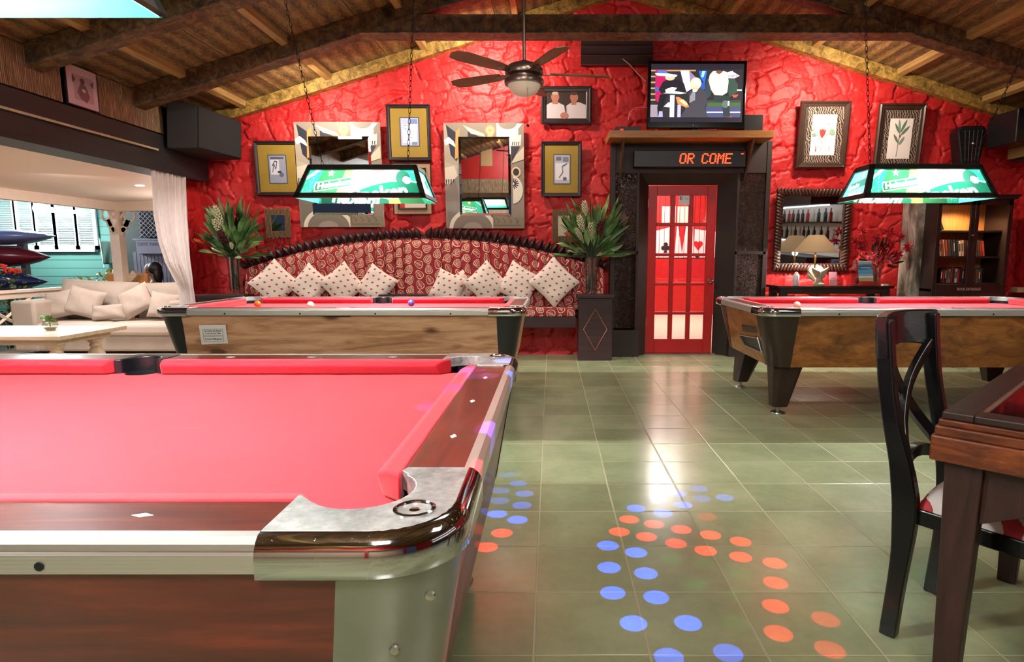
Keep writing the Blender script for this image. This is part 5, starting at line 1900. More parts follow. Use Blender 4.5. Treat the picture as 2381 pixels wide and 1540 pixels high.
sh = [('#23202a', [(0, 0), (1, 0), (1, 1), (0, 1)]), ('#2c2b2e', rct(80, 250, 1960, 1190)),
      ('#9a8a96', rct(80, 940, 300, 1180)), ('#42424a', rct(1230, 850, 1950, 1190)), ('#4a4e74', rct(1230, 970, 1950, 1190)), ('#46682c', rct(1260, 900, 1950, 970)), ('#dfe0f4', rct(1250, 1075, 1950, 1100))]
for k in range(6):
    sh.append(('#c48c5a', rct(80, 255 + 115 * k, 180 if k else 1000, 285 + 115 * k)))
sh += [('#b31d55', rct(170, 260, 400, 720)), ('#b31d55', tvp(circ(250, 790, 75, 14, 100))), ('#3a62b0', tvp(circ(205, 635, 45, 12))), ('#3b78d0', tvp([(190, 330), (230, 270), (380, 280), (440, 330)])),
       ('#d7c8dc', tvp([(680, 270), (860, 270), (940, 620), (800, 700)])), ('#8f7a98', tvp([(860, 270), (1000, 400), (900, 560)])), ('#2b66c8', tvp([(1060, 280), (1230, 280), (1190, 520), (1100, 420)])), ('#9ed0f4', tvp([(1130, 280), (1200, 280), (1160, 400), (1110, 400)])), ('#2b55a8', rct(1110, 500, 1200, 640)),
       ('#221f26', tvp([(330, 490), (400, 450), (640, 450), (760, 520), (820, 700), (300, 720), (240, 640)])), ('#e8b89c', tvp(circ(470, 410, 100, 16, 55))), ('#f3e8f2', tvp([(380, 640), (520, 590), (620, 610), (560, 680), (390, 700)])),
       ('#f3f0ea', tvp([(330, 715), (560, 670), (830, 710), (700, 730)])), ('#1d1b20', tvp([(270, 740), (420, 740), (360, 940), (240, 1180), (220, 1000)])), ('#e6c8cc', tvp([(350, 980), (450, 890), (500, 900), (490, 995)])),
       ('#cfc8ea', rct(480, 750, 575, 1185)), ('#a9a4d0', tvp([(260, 1070), (330, 1070), (340, 1180), (250, 1180)])), ('#bdb6da', rct(640, 940, 710, 1185)),
       ('#38434a', tvp([(1230, 420), (1330, 500), (1320, 760), (1230, 850), (1200, 650)])), ('#3a4f46', tvp([(1640, 420), (1800, 430), (1880, 560), (1860, 700), (1700, 800)])), ('#2e3c3c', tvp([(1380, 770), (1700, 770), (1720, 1000), (1740, 1170), (1600, 1180), (1560, 900), (1380, 860)])), ('#607068', tvp(circ(1630, 930, 75, 14))),
       ('#ffe9c8', tvp([(1290, 350), (1350, 285), (1430, 280), (1480, 345), (1560, 280), (1640, 300), (1680, 480), (1660, 700), (1560, 760), (1400, 750), (1320, 640), (1265, 460)])), ('#7c4a34', tvp(circ(1475, 300, 62, 12, 35))), ('#ffffff', tvp([(1580, 400), (1660, 300), (1760, 280), (1780, 400)])), ('#f4e0ee', tvp([(1770, 300), (1905, 375), (1800, 425), (1620, 420)])),
       ('#c45a40', tvp([(1760, 750), (1900, 735), (1850, 800), (1790, 800)])), ('#eef4ff', rct(1680, 870, 1712, 960)), ('#f0e8e0', rct(1860, 640, 1960, 668)), ('#d0403a', tvp([(1700, 1190), (1760, 1160), (1780, 1190)])),
       # man in a grey jacket
       ('#46434a', tvp([(860, 720), (960, 630), (1110, 600), (1220, 690), (1240, 800), (1210, 1020), (1280, 1190), (700, 1190), (820, 1000), (900, 950)])), ('#8d8a90', tvp([(960, 660), (1000, 680), (1000, 850), (880, 910), (890, 780)])),
       ('#ffdcae', tvp(circ(1005, 525, 112, 24, 118))), ('#f4bc84', tvp([(930, 600), (1060, 600), (1050, 660), (950, 670)])), ('#fff4da', tvp(circ(1040, 480, 62, 18, 60))), ('#f0eef2', tvp([(940, 650), (1050, 630), (1020, 690), (950, 690)])),
       ('#ff8a52', tvp([(600, 790), (660, 790), (820, 880), (880, 980), (820, 1000), (640, 920)])), ('#ffc89c', tvp([(660, 850), (760, 840), (860, 940), (800, 960)])),
       ('#e8f0fc', tvp([(155, 325), (430, 330), (620, 360), (590, 400), (200, 370)])), ('#23202a', rct(80, 1190, 1960, 1290))]
sh += text_shapes('CITY', 0.05, '#c05070', 0.83, 0.77, bold=0.001)
art(MB_ := MB(), fn, sh, step=0.00015)
MB_.build('screen', M['art_emit'], TV)
mb = MB()
fn2 = panel(((x0 + x1) / 2 - 0.03, tvY - 0.0015, z0 + 0.02), (1, 0, 0), (0, 0, 1), (0, -1, 0))
art(mb, fn2, [('#8d8a8c', circ(0.0, 0.009, 0.008, 12))] + text_shapes('LG', 0.022, '#8d8a8c', 0.014, 0.0))
mb.build('badge', M['art'], TV)

a = P(1430, 297, 7.2)
o = MB().box(a.x, a.x + 0.28, 7.12, 7.34, ZS, ZS + 0.06).build('media_box', M['black'], bevel=0.004)
tag(o, 'black media box with a red display left of the television on the shelf', 'media box')
MB().box(a.x + 0.03, a.x + 0.24, 7.118, 7.121, ZS + 0.006, ZS + 0.014).build('white_edge', plain('white_strip', '#e8e0e0', 0.4), o)
MB().box(a.x + 0.05, a.x + 0.085, 7.117, 7.121, ZS + 0.02, ZS + 0.034).build('display', emis('red_display', '#ff2414', 3), o)
a = P(1750, 275, 7.15)
o = MB().box(a.x - 0.08, a.x + 0.13, 7.18, 7.40, ZS, ZS + 0.2).build('small_speaker', M['black'], bevel=0.006)
tag(o, 'black box speaker right of the television on the shelf end', 'speaker')
# cables
mb = MB()
pts = [P(u, v, 7.42) for u, v in ((1432, 131), (1447, 136), (1462, 148), (1480, 168), (1502, 190))]
mb.tube(pts, 0.005, 6)
mb.tube([P(u, v, 7.3) for u, v in ((1461, 279), (1464, 262), (1475, 252), (1490, 249), (1503, 250))], 0.004, 6)
tag(mb.build('cable', plain('white_cable', '#c9a0a0', 0.5)), 'thin pale cable running down the red wall to the television', 'cable')

# LED sign
lY = 7.26
x0, x1, z0, z1 = rect_px(1474, 350, 1735, 388, lY)
T = thing('led_sign', 'long black dot-matrix LED sign over the door with glowing red letters', 'sign', ((x0 + x1) / 2, lY, z0))
MB().box(x0, x1, lY, 7.40, z0, z1).build('housing', M['black'], T, bevel=0.004)
G5 = {'O': ['01110', '10001', '10001', '10001', '10001', '10001', '01110'], 'R': ['11110', '10001', '10001', '11110', '10100', '10010', '10001'], 'C': ['01110', '10001', '10000', '10000', '10000', '10001', '01110'],
      'M': ['10001', '11011', '10101', '10101', '10001', '10001', '10001'], 'E': ['11111', '10000', '10000', '11110', '10000', '10000', '11111'], ' ': ['000'] * 7}
M['leds'] = emis('red_leds', '#ff2a10', 12)
lx0, lx1 = P(1580, 370, lY).x, P(1704, 370, lY).x
adv = (lx1 - lx0) / 41.0
z_top = P(1640, 358, lY).z
z_bot = P(1640, 379, lY).z
dz = (z_top - z_bot) / 6
cur = 0
for word in ('OR', 'COME'):
    mb = MB()
    for ch in word:
        for r_, row in enumerate(G5[ch]):
            for q_, b_ in enumerate(row):
                if b_ == '1':
                    for h_ in (0.0, 0.5):
                        X_ = lx0 + (cur + q_ + (6 - r_) * 0.14) * adv + h_ * adv
                        mb.box(X_ - adv * 0.27, X_ + adv * 0.27, lY - 0.004, lY + 0.001, z_top - r_ * dz - dz * 0.33, z_top - r_ * dz + dz * 0.33)
        cur += 6
    cur += 5
    mb.build('lit_word', M['leds'], T)
X_ = P(1723, 358, lY).x
mb = MB()
for k in range(3):
    mb.box(X_ + k * adv * 0.8, X_ + k * adv * 0.8 + adv * 0.5, lY - 0.004, lY + 0.001, z_top - dz * (0.3 if k == 1 else 0), z_top + dz * 0.4)
mb.build('lit_apostrophe', M['leds'], T)
mb = MB()
for i in range(34):
    for j in range(7):
        X_ = x0 + 0.05 + i * 0.0125
        Z_ = z_top - j * dz
        mb.box(X_, X_ + 0.004, lY - 0.002, lY - 0.0005, Z_ - 0.003, Z_ + 0.003)
mb.build('unlit_dots', plain('unlit_leds', '#2c2c31', 0.4), T)

# corner loudspeaker and photograph on the left
sp = [PX(385, 228, -4.0), ]
T = thing('corner_speaker', 'large black wedge-shaped loudspeaker under the roof in the left corner', 'speaker', (-3.85, 7.1, 2.2))
fa, fb_, fc, fd = P(455, 243, 6.75), P(562, 284, 7.35), P(562, 372, 7.35), P(456, 345, 6.75)
ga, gd = P(386, 232, 6.6), P(388, 345, 6.6)
gb, gc = Vector((-4.15, 7.4, ga.z)), Vector((-4.15, 7.4, gd.z))
bk = Vector((0.0, 0.0, 0.0))
MB().hexa([fd, fc, gc + Vector((0.1, 0, 0)), gd], [fa, fb_, gb + Vector((0.1, 0, 0)), ga]).build('cabinet', plain('matt_black_box', '#08090b', 0.7), T, bevel=0.01)
n = (fb_ - fd).cross(fa - fd).normalized()
if n.y > 0: n = -n
k = lambda p, q, s: p * (1 - s) + q * s
cc = (fa + fb_ + fc + fd) / 4
MB().hexa([k(p, cc, 0.05) + n * 0.002 for p in (fd, fc, fb_, fa)], [k(p, cc, 0.07) + n * 0.014 for p in (fd, fc, fb_, fa)]).build('grille', plain('speaker_cloth', '#14171d', 0.8, bump=0.3, bscale=300), T)

XQ = -4.035
ph = [PX(u, v, XQ) for u, v in ((149, 182), (224, 209), (231, 284), (157, 262))]
y0, y1 = ph[0].y, ph[1].y
T = thing('unframed_photograph', 'pale photograph mounted on the bamboo fascia above the porch opening', 'picture', (XQ, y0, 2.48))
box('board', XQ - 0.005, XQ + 0.012, y0, y1, 2.462, 2.80, M['black'], T)
fn = panel((XQ + 0.012, y0 + 0.01, 2.47), (0, y1 - y0 - 0.02, 0), (0, 0, 0.32), (1, 0, 0))
mb = MB()
art(mb, fn, [('#c3b1bd', [(0, 0), (1, 0), (1, 1), (0, 1)]), ('#a4929c', [(0.2, 0.15), (0.85, 0.15), (0.85, 0.8), (0.2, 0.8)]), ('#5d4c58', [(0.3, 0.35), (0.45, 0.62), (0.62, 0.55), (0.72, 0.3), (0.6, 0.12), (0.4, 0.2)]), ('#4f404c', circ(0.5, 0.66, 0.08, 12)), ('#5a4454', [(0.18, 0.55), (0.18, 0.78), (0.28, 0.66)]), ('#5a4454', [(0.85, 0.55), (0.88, 0.75), (0.76, 0.66)]), ('#c9a88e', circ(0.52, 0.42, 0.07, 10, 0.05))])
mb.build('print', M['art'], T)

# right corner: dark box speaker, switch box
a = P(2345, 292, 6.9)
o = MB().box(a.x + 0.02, a.x + 0.45, 6.8, 7.25, a.z - 0.19, a.z + 0.16).build('ceiling_speaker', M['black'], bevel=0.01)
tag(o, 'black box loudspeaker under the roof in the right corner', 'speaker')
a = P(2368, 674, 7.2)
o = MB().box(a.x - 0.05, a.x + 0.12, 7.15, 7.25, a.z - 0.03, a.z + 0.03).build('switch_box', plain('cream_plastic', '#b8ab86', 0.5), bevel=0.006)
tag(o, 'small cream switch box on the wall right of the bookcase', 'switch box')

# ================================================================ CEILING FAN
FX, FY = -0.207, 5.0
fan = thing('ceiling_fan', 'brushed metal ceiling fan on a long rod with brown blades and a glass bowl lamp', 'fan', (FX, FY, 2.6))
zr = roof_z(FX)
M['bronze'] = plain('brushed_bronze', '#8b7a70', 0.3, 0.85)
MB().lathe([(0.012, 2.66), (0.012, zr)], (FX, FY, 0), 12).lathe([(0.06, zr - 0.06), (0.07, zr - 0.01), (0.07, zr)], (FX, FY, 0), 16).build('rod', M['bronze'], fan, smooth=True)
MB().lathe([(0.02, 2.695), (0.05, 2.68), (0.12, 2.655), (0.145, 2.63), (0.15, 2.605), (0.145, 2.585), (0.11, 2.575), (0.11, 2.56), (0.15, 2.55), (0.155, 2.535), (0.15, 2.515), (0.12, 2.51)], (FX, FY, 0), 36).build('motor_housing', M['bronze'], fan, smooth=True)
t = NT('frosted_bowl')
MB().lathe([(0.128, 2.515), (0.125, 2.50), (0.10, 2.46), (0.06, 2.438), (0.02, 2.430), (0.0, 2.429)], (FX, FY, 0), 32).build('glass_bowl', t.set('#d8cdb8', 0.35, Transmission_Weight=0.0, Emission_Color=(0.85, 0.8, 0.66, 1), Emission_Strength=0.12), fan, smooth=True)
mb = MB().tube([(FX + 0.03, FY - 0.1, 2.5), (FX + 0.03, FY - 0.1, 2.20)], 0.0012, 5)
mb.build('pull_chain', M['chain'], fan)
MB().sphere((FX + 0.03, FY - 0.1, 2.19), 0.012, 10, 8).build('pull_knob', M['dark_wood'], fan, smooth=True)
M['blade'] = woodm('walnut_fan_blade', [(0.3, '#5a3a24'), (0.7, '#8a6240')], 0.35, (2, 2, 10))
for k in range(5):
    a = R(8 + 72 * k)
    ca, sa = math.cos(a), math.sin(a)
    mt = Matrix.Translation((FX, FY, 2.60)) @ Matrix.Rotation(a, 4, 'Z') @ Matrix.Rotation(R(10), 4, 'X')
    mb = MB()
    mb.M = mt
    pts = [(0.20, -0.045), (0.30, -0.06), (0.58, -0.07), (0.66, -0.055), (0.685, 0), (0.66, 0.055), (0.58, 0.07), (0.30, 0.06), (0.20, 0.045)]
    mb.prism(pts, -0.004, 0.004)
    bl = mb.build('blade', M['blade'], fan, bevel=0.002)
    mb = MB()
    mb.M = mt
    mb.prism([(0.10, -0.02), (0.22, -0.035), (0.27, 0), (0.22, 0.035), (0.10, 0.02)], -0.009, -0.004)
    mb.build('blade_arm', M['bronze'], bl)

# ================================================================ BOUQUETS
t = NT('leaf_green')
oi = t.noise(t.co(), 7, 3, 0.5)
M['leaf'] = t.set(t.ramp(oi, [(0.3, '#2b4726'), (0.5, '#527844'), (0.7, '#86a568')]), 0.38)
M['leaf_dark'] = plain('dark_leaf', '#22391f', 0.4, var=0.4, scale=9)
M['ginger_white'] = plain('cream_petal', '#d9d4b4', 0.5)
M['ginger_red'] = plain('burgundy_petal', '#5e1022', 0.5, var=0.3, scale=40)
M['orange_petal'] = plain('orange_petal', '#c06a24', 0.5)


def blade_leaf(mb, base, tip, width, droop=0.08, rnd=random):
    base, tip = Vector(base), Vector(tip)
    d = tip - base
    L = d.length
    up = Vector((0, 0, 1))
    sd = d.cross(up)
    if sd.length < 1e-4: sd = Vector((1, 0, 0))
    sd.normalize()
    rot = rnd.uniform(-1.2, 1.2)
    nrm = d.normalized().cross(sd)
    sd = (sd * math.cos(rot) + nrm * math.sin(rot))
    nn = d.normalized().cross(sd)
    K = 7
    v, f = [], []
    for i in range(K + 1):
        s = i / K
        w = width * math.sin(PI * min(1.0, 0.06 + 0.94 * s)) ** 0.75 if i < K else 0.0008
        if s < 0.25: w *= 0.25 + 3 * s
        c = base + d * s + up * (droop * L * math.sin(PI * s) * 0.9) - up * droop * L * s * s * 0.6
        v += [c - sd * w + nn * w * 0.25, c, c + sd * w + nn * w * 0.25]
    for i in range(K):
        o = i * 3
        f += [(o, o + 1, o + 4, o + 3), (o + 1, o + 2, o + 5, o + 4)]
    mb.add(v, f)


def ginger(T, base, tip, r, mat, name):
    """a torch of overlapping bracts on a stem"""
    base, tip = Vector(base), Vector(tip)
    d = (tip - base).normalized()
    mb = MB()
    s1 = d.cross(Vector((0, 1, 0))).normalized()
    s2 = d.cross(s1)
    L = (tip - base).length
    for k in range(9):
        for j in range(6):
            a = j * PI / 3 + k * 0.55
            q = k / 9
            rr = r * math.sin(PI * (0.12 + 0.8 * q)) ** 0.8
            c = base + d * (L * q)
            o = s1 * math.cos(a) + s2 * math.sin(a)
            sdv = s2 * math.cos(a) - s1 * math.sin(a)
            p1 = c + o * rr * 1.25 + d * L * 0.17
            mb.add([c + o * rr * 0.3 - sdv * rr * 0.45, c + o * rr * 0.85 + d * L * 0.04, c + o * rr * 0.3 + sdv * rr * 0.45, p1], [(0, 1, 3), (1, 2, 3)])
    return mb.build(name, mat, T, smooth=True, angle=180, solid=0.002)


def bouquet(label, cx, cy, z0, zmouth, spread, height, flowers, seed, n=70, asym=0.0):
    rnd = random.Random(seed)
    V = thing('glass_vase', label[0], 'vase', (cx, cy, z0))
    H = zmouth - z0
    MB().lathe([(0.0, 0.0), (0.068, 0.0), (0.07, 0.012), (0.066, 0.03), (0.072, H * 0.6), (0.082, H), (0.077, H), (0.067, H * 0.6), (0.061, 0.035), (0.0, 0.03)], (cx, cy, z0), 24).build('vase_body', M['glass_thick'], V, smooth=True)
    Bq = thing('flower_arrangement', label[1], 'plant', (cx, cy, z0 + 0.05))
    stems = MB()
    lv = MB()
    for k in range(n):
        a = rnd.uniform(0, 2 * PI)
        el = rnd.uniform(0.05, 1.0) ** 0.8
        r = spread * (0.35 + 0.65 * rnd.random()) * (1.1 - 0.45 * el)
        dx, dy = math.cos(a) * r + asym * spread, math.sin(a) * r * 0.40
        zt = zmouth + height * (-0.12 + 1.12 * el) * rnd.uniform(0.8, 1.0)
        tip = Vector((cx + dx, cy + dy, zt))
        tip.y = min(tip.y, 7.40)
        mouth = Vector((cx + rnd.uniform(-0.04, 0.04), cy + rnd.uniform(-0.03, 0.03), zmouth))
        b0 = mouth + (tip - mouth) * rnd.uniform(0.25, 0.55)
        stems.tube([(cx + rnd.uniform(-0.035, 0.035), cy + rnd.uniform(-0.03, 0.03), z0 + 0.05), mouth, b0], 0.0045, 5)
        blade_leaf(lv, b0, tip, rnd.uniform(0.018, 0.040), rnd.uniform(0.0, 0.15), rnd)
    stems.build('stems', M['leaf_dark'], Bq)
    lv.build('foliage', M['leaf'], Bq, smooth=True, angle=180)
    for (dx, dz, L, r, mat) in flowers:
        tip = Vector((cx + dx, cy - 0.15, zmouth + dz))
        mouth = Vector((cx, cy, zmouth))
        d = (tip - mouth).normalized()
        fl = ginger(Bq, tip - d * L, tip, r, mat, 'flower')
        MB().tube([mouth, tip - d * L], 0.005, 6).build('flower_stem', M['leaf_dark'], fl)
    return V, Bq


p = P(550, 680, 7.18)
bouquet(('clear glass vase on the dark cabinet left of the sofa bench', 'large bouquet with white and dark red torch flowers left of the bench'),
        p.x, 7.18, 0.766, 1.19, 0.52, 0.78, [(-0.10, 0.56, 0.24, 0.036, M['ginger_white']), (-0.12, 0.42, 0.2, 0.036, M['ginger_white']), (-0.07, 0.30, 0.17, 0.05, M['ginger_red']), (0.05, 0.16, 0.1, 0.02, M['ginger_white']), (0.32, 0.26, 0.1, 0.014, M['orange_petal']), (-0.36, 0.2, 0.1, 0.014, M['orange_petal'])], 5, n=135)
p = P(1375, 682, 7.18)
bouquet(('clear glass vase on the diamond cabinet at the right end of the bench', 'large bouquet of dark leaves with four white torch flowers beside the door surround'),
        p.x, 7.18, 0.766, 1.19, 0.54, 0.76, [(-0.10, 0.62, 0.17, 0.032, M['ginger_white']), (-0.16, 0.46, 0.2, 0.036, M['ginger_white']), (-0.02, 0.38, 0.18, 0.034, M['ginger_white']), (-0.19, 0.32, 0.2, 0.024, M['ginger_white']), (0.10, 0.40, 0.16, 0.045, M['ginger_red']), (-0.3, 0.28, 0.1, 0.014, M['orange_petal'])], 9, n=140, asym=0.05)

# ================================================================ CONSOLE TABLE, LAMP, MIRROR
x0, x1, z0, z1 = rect_px(1796, 438, 1984, 631, 7.43)
T = thing('carved_mirror', 'mirror in a carved brown rope-twist frame behind the fish tail lamp', 'mirror', ((x0 + x1) / 2, 7.45, z0))
M['carved_brown'] = plain('carved_brown_wood', '#3b2118', 0.35, var=0.3, scale=20)
w = 0.095
frame(T, x0 + 0.01, x1 - 0.01, z0 + 0.01, z1 - 0.01, w, 0.03, M['carved_brown'], Y=7.47)
mb = MB()
per = []
step = 0.042
cx_, cz_ = (x0 + x1) / 2, (z0 + z1) / 2


def lobe(px, pz, ang):
    m_ = Matrix.Translation((px, 7.438, pz)) @ Matrix.Rotation(ang, 4, 'Y')
    mb.M = m_
    mb.sphere((0, 0, 0), 0.05, 8, 5, (1.05, 0.32, 0.38))
    mb.M = None


n_ = int((x1 - x0) / step)
for i in range(n_ + 1):
    X = x0 + 0.03 + (x1 - x0 - 0.06) * i / n_
    s = 1 if X > cx_ else -1
    lobe(X, z0 + 0.045, R(90 - 22 * s))
    lobe(X, z1 - 0.045, R(90 + 22 * s))
n_ = int((z1 - z0) / step)
for i in range(n_ + 1):
    Z = z0 + 0.05 + (z1 - z0 - 0.10) * i / n_
    lobe(x0 + 0.045, Z, R(24))
    lobe(x1 - 0.045, Z, R(-24))
mb.build('carving', M['carved_brown'], T, smooth=True, angle=180)
box('mirror_glass', x0 + w - 0.005, x1 - w + 0.005, 7.455, 7.462, z0 + w - 0.005, z1 - w + 0.005, M['mirror'], T)
T.rotation_euler = (R(1.5), 0, 0)

ZC = 0.865
cY0, cY1 = 6.98, 7.42
cx0, cx1 = P(1812, 665, cY0).x, P(2080, 665, cY0).x
T = thing('console_table', 'black low-legged console table against the red wall right of the door', 'table', ((cx0 + cx1) / 2, 7.2, 0))
MB().box(cx0, cx1, cY0, cY1, ZC - 0.03, ZC).build('table_top', M['black_gloss'], T, bevel=0.005)
MB().box(cx0 + 0.03, cx1 - 0.03, cY0 + 0.03, cY1 - 0.02, ZC - 0.09, ZC - 0.03).build('apron', M['darker_wood'], T, bevel=0.003)
for x in (cx0 + 0.07, cx1 - 0.07):
    for y in (cY0 + 0.06, cY1 - 0.06):
        MB().hexa([(x - 0.025, y - 0.025, 0), (x + 0.025, y - 0.025, 0), (x + 0.025, y + 0.025, 0), (x - 0.025, y + 0.025, 0)],
                  [(x - 0.04, y - 0.035, ZC - 0.09), (x + 0.04, y - 0.035, ZC - 0.09), (x + 0.04, y + 0.035, ZC - 0.09), (x - 0.04, y + 0.035, ZC - 0.09)]).build('leg', M['darker_wood'], T, bevel=0.004)

# fish tail lamp
lY = 7.15
lp = P(1898, 660, lY)
LX = lp.x
L = thing('table_lamp', 'lit table lamp with a pale conical shade and a shell and fish tail base', 'lamp', (LX, lY, ZC))
M['shade'] = None
t = NT('pale_lampshade')
tr = t.node('ShaderNodeBsdfTranslucent')
tr.inputs[0].default_value = (*lin('#cdbb98'), 1)
mx = t.node('ShaderNodeMixShader')
mx.inputs[0].default_value = 0.35
t.set('#b3a387', 0.8)
t.l.new(t.bsdf.outputs[0], mx.inputs[1])
t.l.new(tr.outputs[0], mx.inputs[2])
t.l.new(mx.outputs[0], t.out.inputs[0])
M['shade'] = t.m
zs0, zs1 = P(1890, 587, lY).z, P(1890, 547, lY).z
MB().lathe([(0.245, zs0), (0.085, zs1), (0.083, zs1), (0.243, zs0)], (LX - 0.03, lY, 0), 40).build('lamp_shade', M['shade'], L, smooth=True)
MB().lathe([(0.012, ZC + 0.2), (0.012, zs1 - 0.03)], (LX - 0.03, lY, 0), 10).build('stem', M['brass'], L)
MB().sphere((LX - 0.03, lY, zs0 + 0.05), 0.032, 16, 10).build('bulb', emis('lit_bulb', '#ffe6c8', 60), L, smooth=True)
light('table_lamp_light', 'POINT', (LX - 0.03, lY - 0.0, zs0 - 0.02), 75, (1, 0.86, 0.74), radius=0.03)
M['ceramic'] = plain('sand_ceramic', '#b8aa92', 0.5, bump=0.3, bscale=70)
mb = MB()
for side in (-1, 1):
    pts = [(0, 0.06), (side * 0.05, 0.10), (side * 0.085, 0.16), (side * 0.095, 0.21), (side * 0.05, 0.185), (0, 0.165)]
    mb.prism([(LX + 0.01 + a, ZC + b) for a, b in pts], lY - 0.07, lY - 0.035, 'y')
mb.build('fish_tail', M['ceramic'], L, bevel=0.008, smooth=True)
MB().lathe([(0.06, 0), (0.065, 0.02), (0.04, 0.05), (0.03, 0.085), (0.02, 0.12), (0.0, 0.125)], (LX + 0.01, lY - 0.05, ZC), 20).build('tail_base', M['ceramic'], L, smooth=True)
mb = MB()
for side, ww in ((-1, 0.13), (1, 0.12)):
    n = 15
    v = [(LX, lY - 0.0, ZC + 0.03)]
    for i in range(n):
        a = R(20 + 110 * i / (n - 1))
        rr = ww * (1.0 + 0.04 * (i % 2)) * (0.75 + 0.45 * math.sin(R(10 + 160 * i / (n - 1))))
        v.append((LX + side * rr * math.cos(a) * 1.0, lY + 0.012 * (i % 2), ZC + 0.05 + rr * math.sin(a) * 1.2))
    mb.add(v, [(0, i, i + 1) for i in range(1, n)])
mb.build('shell_fans', M['ceramic'], L, solid=0.012, smooth=True, angle=30)

p = P(1850, 663, 7.08)
o = MB().lathe([(0.0, 0), (0.03, 0), (0.034, 0.006), (0.034, 0.115), (0.028, 0.13), (0.018, 0.138), (0.018, 0.152), (0.0, 0.153)], (p.x, 7.08, ZC + 0.001), 20).build('white_bottle', plain('white_bottle_plastic', '#e8e4ea', 0.3), smooth=True)
tag(o, 'small white bottle on the console table left of the lamp', 'bottle')
p = P(1938, 650, 7.1)
T = thing('card_holder', 'small clear holder with a pink card right of the lamp base', 'card holder', (p.x, 7.1, ZC))
mb = MB()
art(mb, panel((p.x - 0.045, 7.10, ZC + 0.005), (0.09, 0, 0), (0, 0.03, 0.15), (0, -1, 0.2)), [('#e8a4b4', [(0, 0), (1, 0), (1, 1), (0, 1)]), ('#d87a90', [(0.2, 0.5), (0.8, 0.5), (0.8, 0.56), (0.2, 0.56)])])
mb.build('card', M['art'], T, solid=0.002)
MB().box(p.x - 0.06, p.x + 0.07, 7.075, 7.09, ZC + 0.001, ZC + 0.07).build('holder', M['glass_thick'], T)
p = P(2012, 655, 7.08)
T = thing('brochure_stand', 'clear brochure stand with a blue seascape leaflet on the console table', 'brochure stand', (p.x, 7.08, ZC))
mb = MB()
sea = [('#6aa8cc', [(0, 0), (1, 0), (1, 1), (0, 1)]), ('#9cc4d6', [(0, 0.82), (1, 0.82), (1, 1), (0, 1)]), ('#2d6db0', [(0, 0.55), (1, 0.60), (1, 0.74), (0, 0.76)]), ('#e4eef0', [(0.2, 0.66), (0.9, 0.64), (0.9, 0.67), (0.2, 0.68)]), ('#4f9cc4', [(0, 0.4), (1, 0.42), (1, 0.56), (0, 0.54)]), ('#cfbf96', [(0, 0), (1, 0), (1, 0.16), (0.5, 0.22), (0, 0.12)]), ('#c3dbe2', [(0, 0.12), (0.5, 0.22), (1, 0.16), (1, 0.26), (0, 0.24)])]
art(mb, panel((p.x - 0.085, 7.06, ZC + 0.05), (0.165, 0, 0), (0, 0.06, 0.23), (0, -1, 0.25)), sea)
mb.build('leaflet', M['art'], T)
MB().box(p.x - 0.15, p.x + 0.10, 7.03, 7.04, ZC + 0.001, ZC + 0.09).box(p.x - 0.15, p.x + 0.10, 7.10, 7.105, ZC + 0.001, ZC + 0.27).box(p.x - 0.15, p.x + 0.10, 7.03, 7.105, ZC + 0.001, ZC + 0.01).build('stand', M['glass_thick'], T)
p = P(2058, 663, 7.06)
o = MB().box(p.x - 0.03, p.x + 0.03, 7.04, 7.09, ZC + 0.001, ZC + 0.018).build('card_stack', M['paper'], bevel=0.002)
tag(o, 'little stack of white cards at the right end of the console table', 'cards')
# red bouquet
p = P(2035, 650, 7.27)
V = tag(MB().lathe([(0, 0), (0.05, 0), (0.055, 0.01), (0.065, 0.2), (0.062, 0.2), (0.05, 0.015), (0, 0.012)], (p.x, 7.27, ZC + 0.001), 20).build('glass_vase', M['glass_thick'], smooth=True), 'clear glass vase behind the brochure stand', 'vase')
Bq = thing('red_bouquet', 'bouquet of red spiky flowers and dark leaves on the console table', 'plant', (p.x, 7.27, ZC + 0.03))
rnd = random.Random(12)
M['crimson'] = plain('crimson_petal', '#b3122a', 0.5, var=0.3, scale=30)
M['pink_petal'] = plain('pink_petal', '#c84a5c', 0.5, var=0.2, scale=30)
st = MB()
lv = MB()
mouth = Vector((p.x, 7.27, ZC + 0.2))
blooms = [(-0.30, 0.30, 'crimson'), (-0.20, 0.22, 'crimson'), (-0.25, 0.42, 'crimson'), (-0.08, 0.34, 'crimson'), (-0.12, 0.15, 'pink_petal'), (-0.06, 0.09, 'pink_petal'), (0.05, 0.40, 'crimson'), (0.12, 0.26, 'crimson'), (0.2, 0.36, 'crimson'), (0.2, 0.16, 'crimson'), (0.02, 0.22, 'crimson'), (0.28, 0.24, 'crimson'), (0.1, 0.1, 'pink_petal')]
for (dx, dz, mk) in blooms:
    c = Vector((p.x + dx, 7.27 - rnd.uniform(0.03, 0.16), ZC + 0.2 + dz))
    st.tube([mouth + Vector((rnd.uniform(-.03, .03), 0, -0.16)), mouth, c], 0.003, 5)
    fl = MB()
    for k in range(46):
        d = Vector((rnd.gauss(0, 1), rnd.gauss(0, 1), rnd.gauss(0, 1))).normalized()
        blade_leaf(fl, c + d * 0.008, c + d * rnd.uniform(0.05, 0.08), 0.007, 0.0, rnd)
    fl.build('flower', M[mk], Bq, smooth=True, angle=180)
for k in range(46):
    a = rnd.uniform(0, PI)
    c = mouth + Vector((math.cos(a) * rnd.uniform(0.1, 0.34), -rnd.uniform(0, 0.14), math.sin(a) * rnd.uniform(0.1, 0.42)))
    blade_leaf(lv, mouth + (c - mouth) * 0.6, c, rnd.uniform(0.012, 0.022), 0.05, rnd)
st.build('stems', M['leaf_dark'], Bq)
lv.build('foliage', plain('dark_red_green_leaf', '#35281f', 0.4, var=0.5, scale=8), Bq, smooth=True, angle=180)

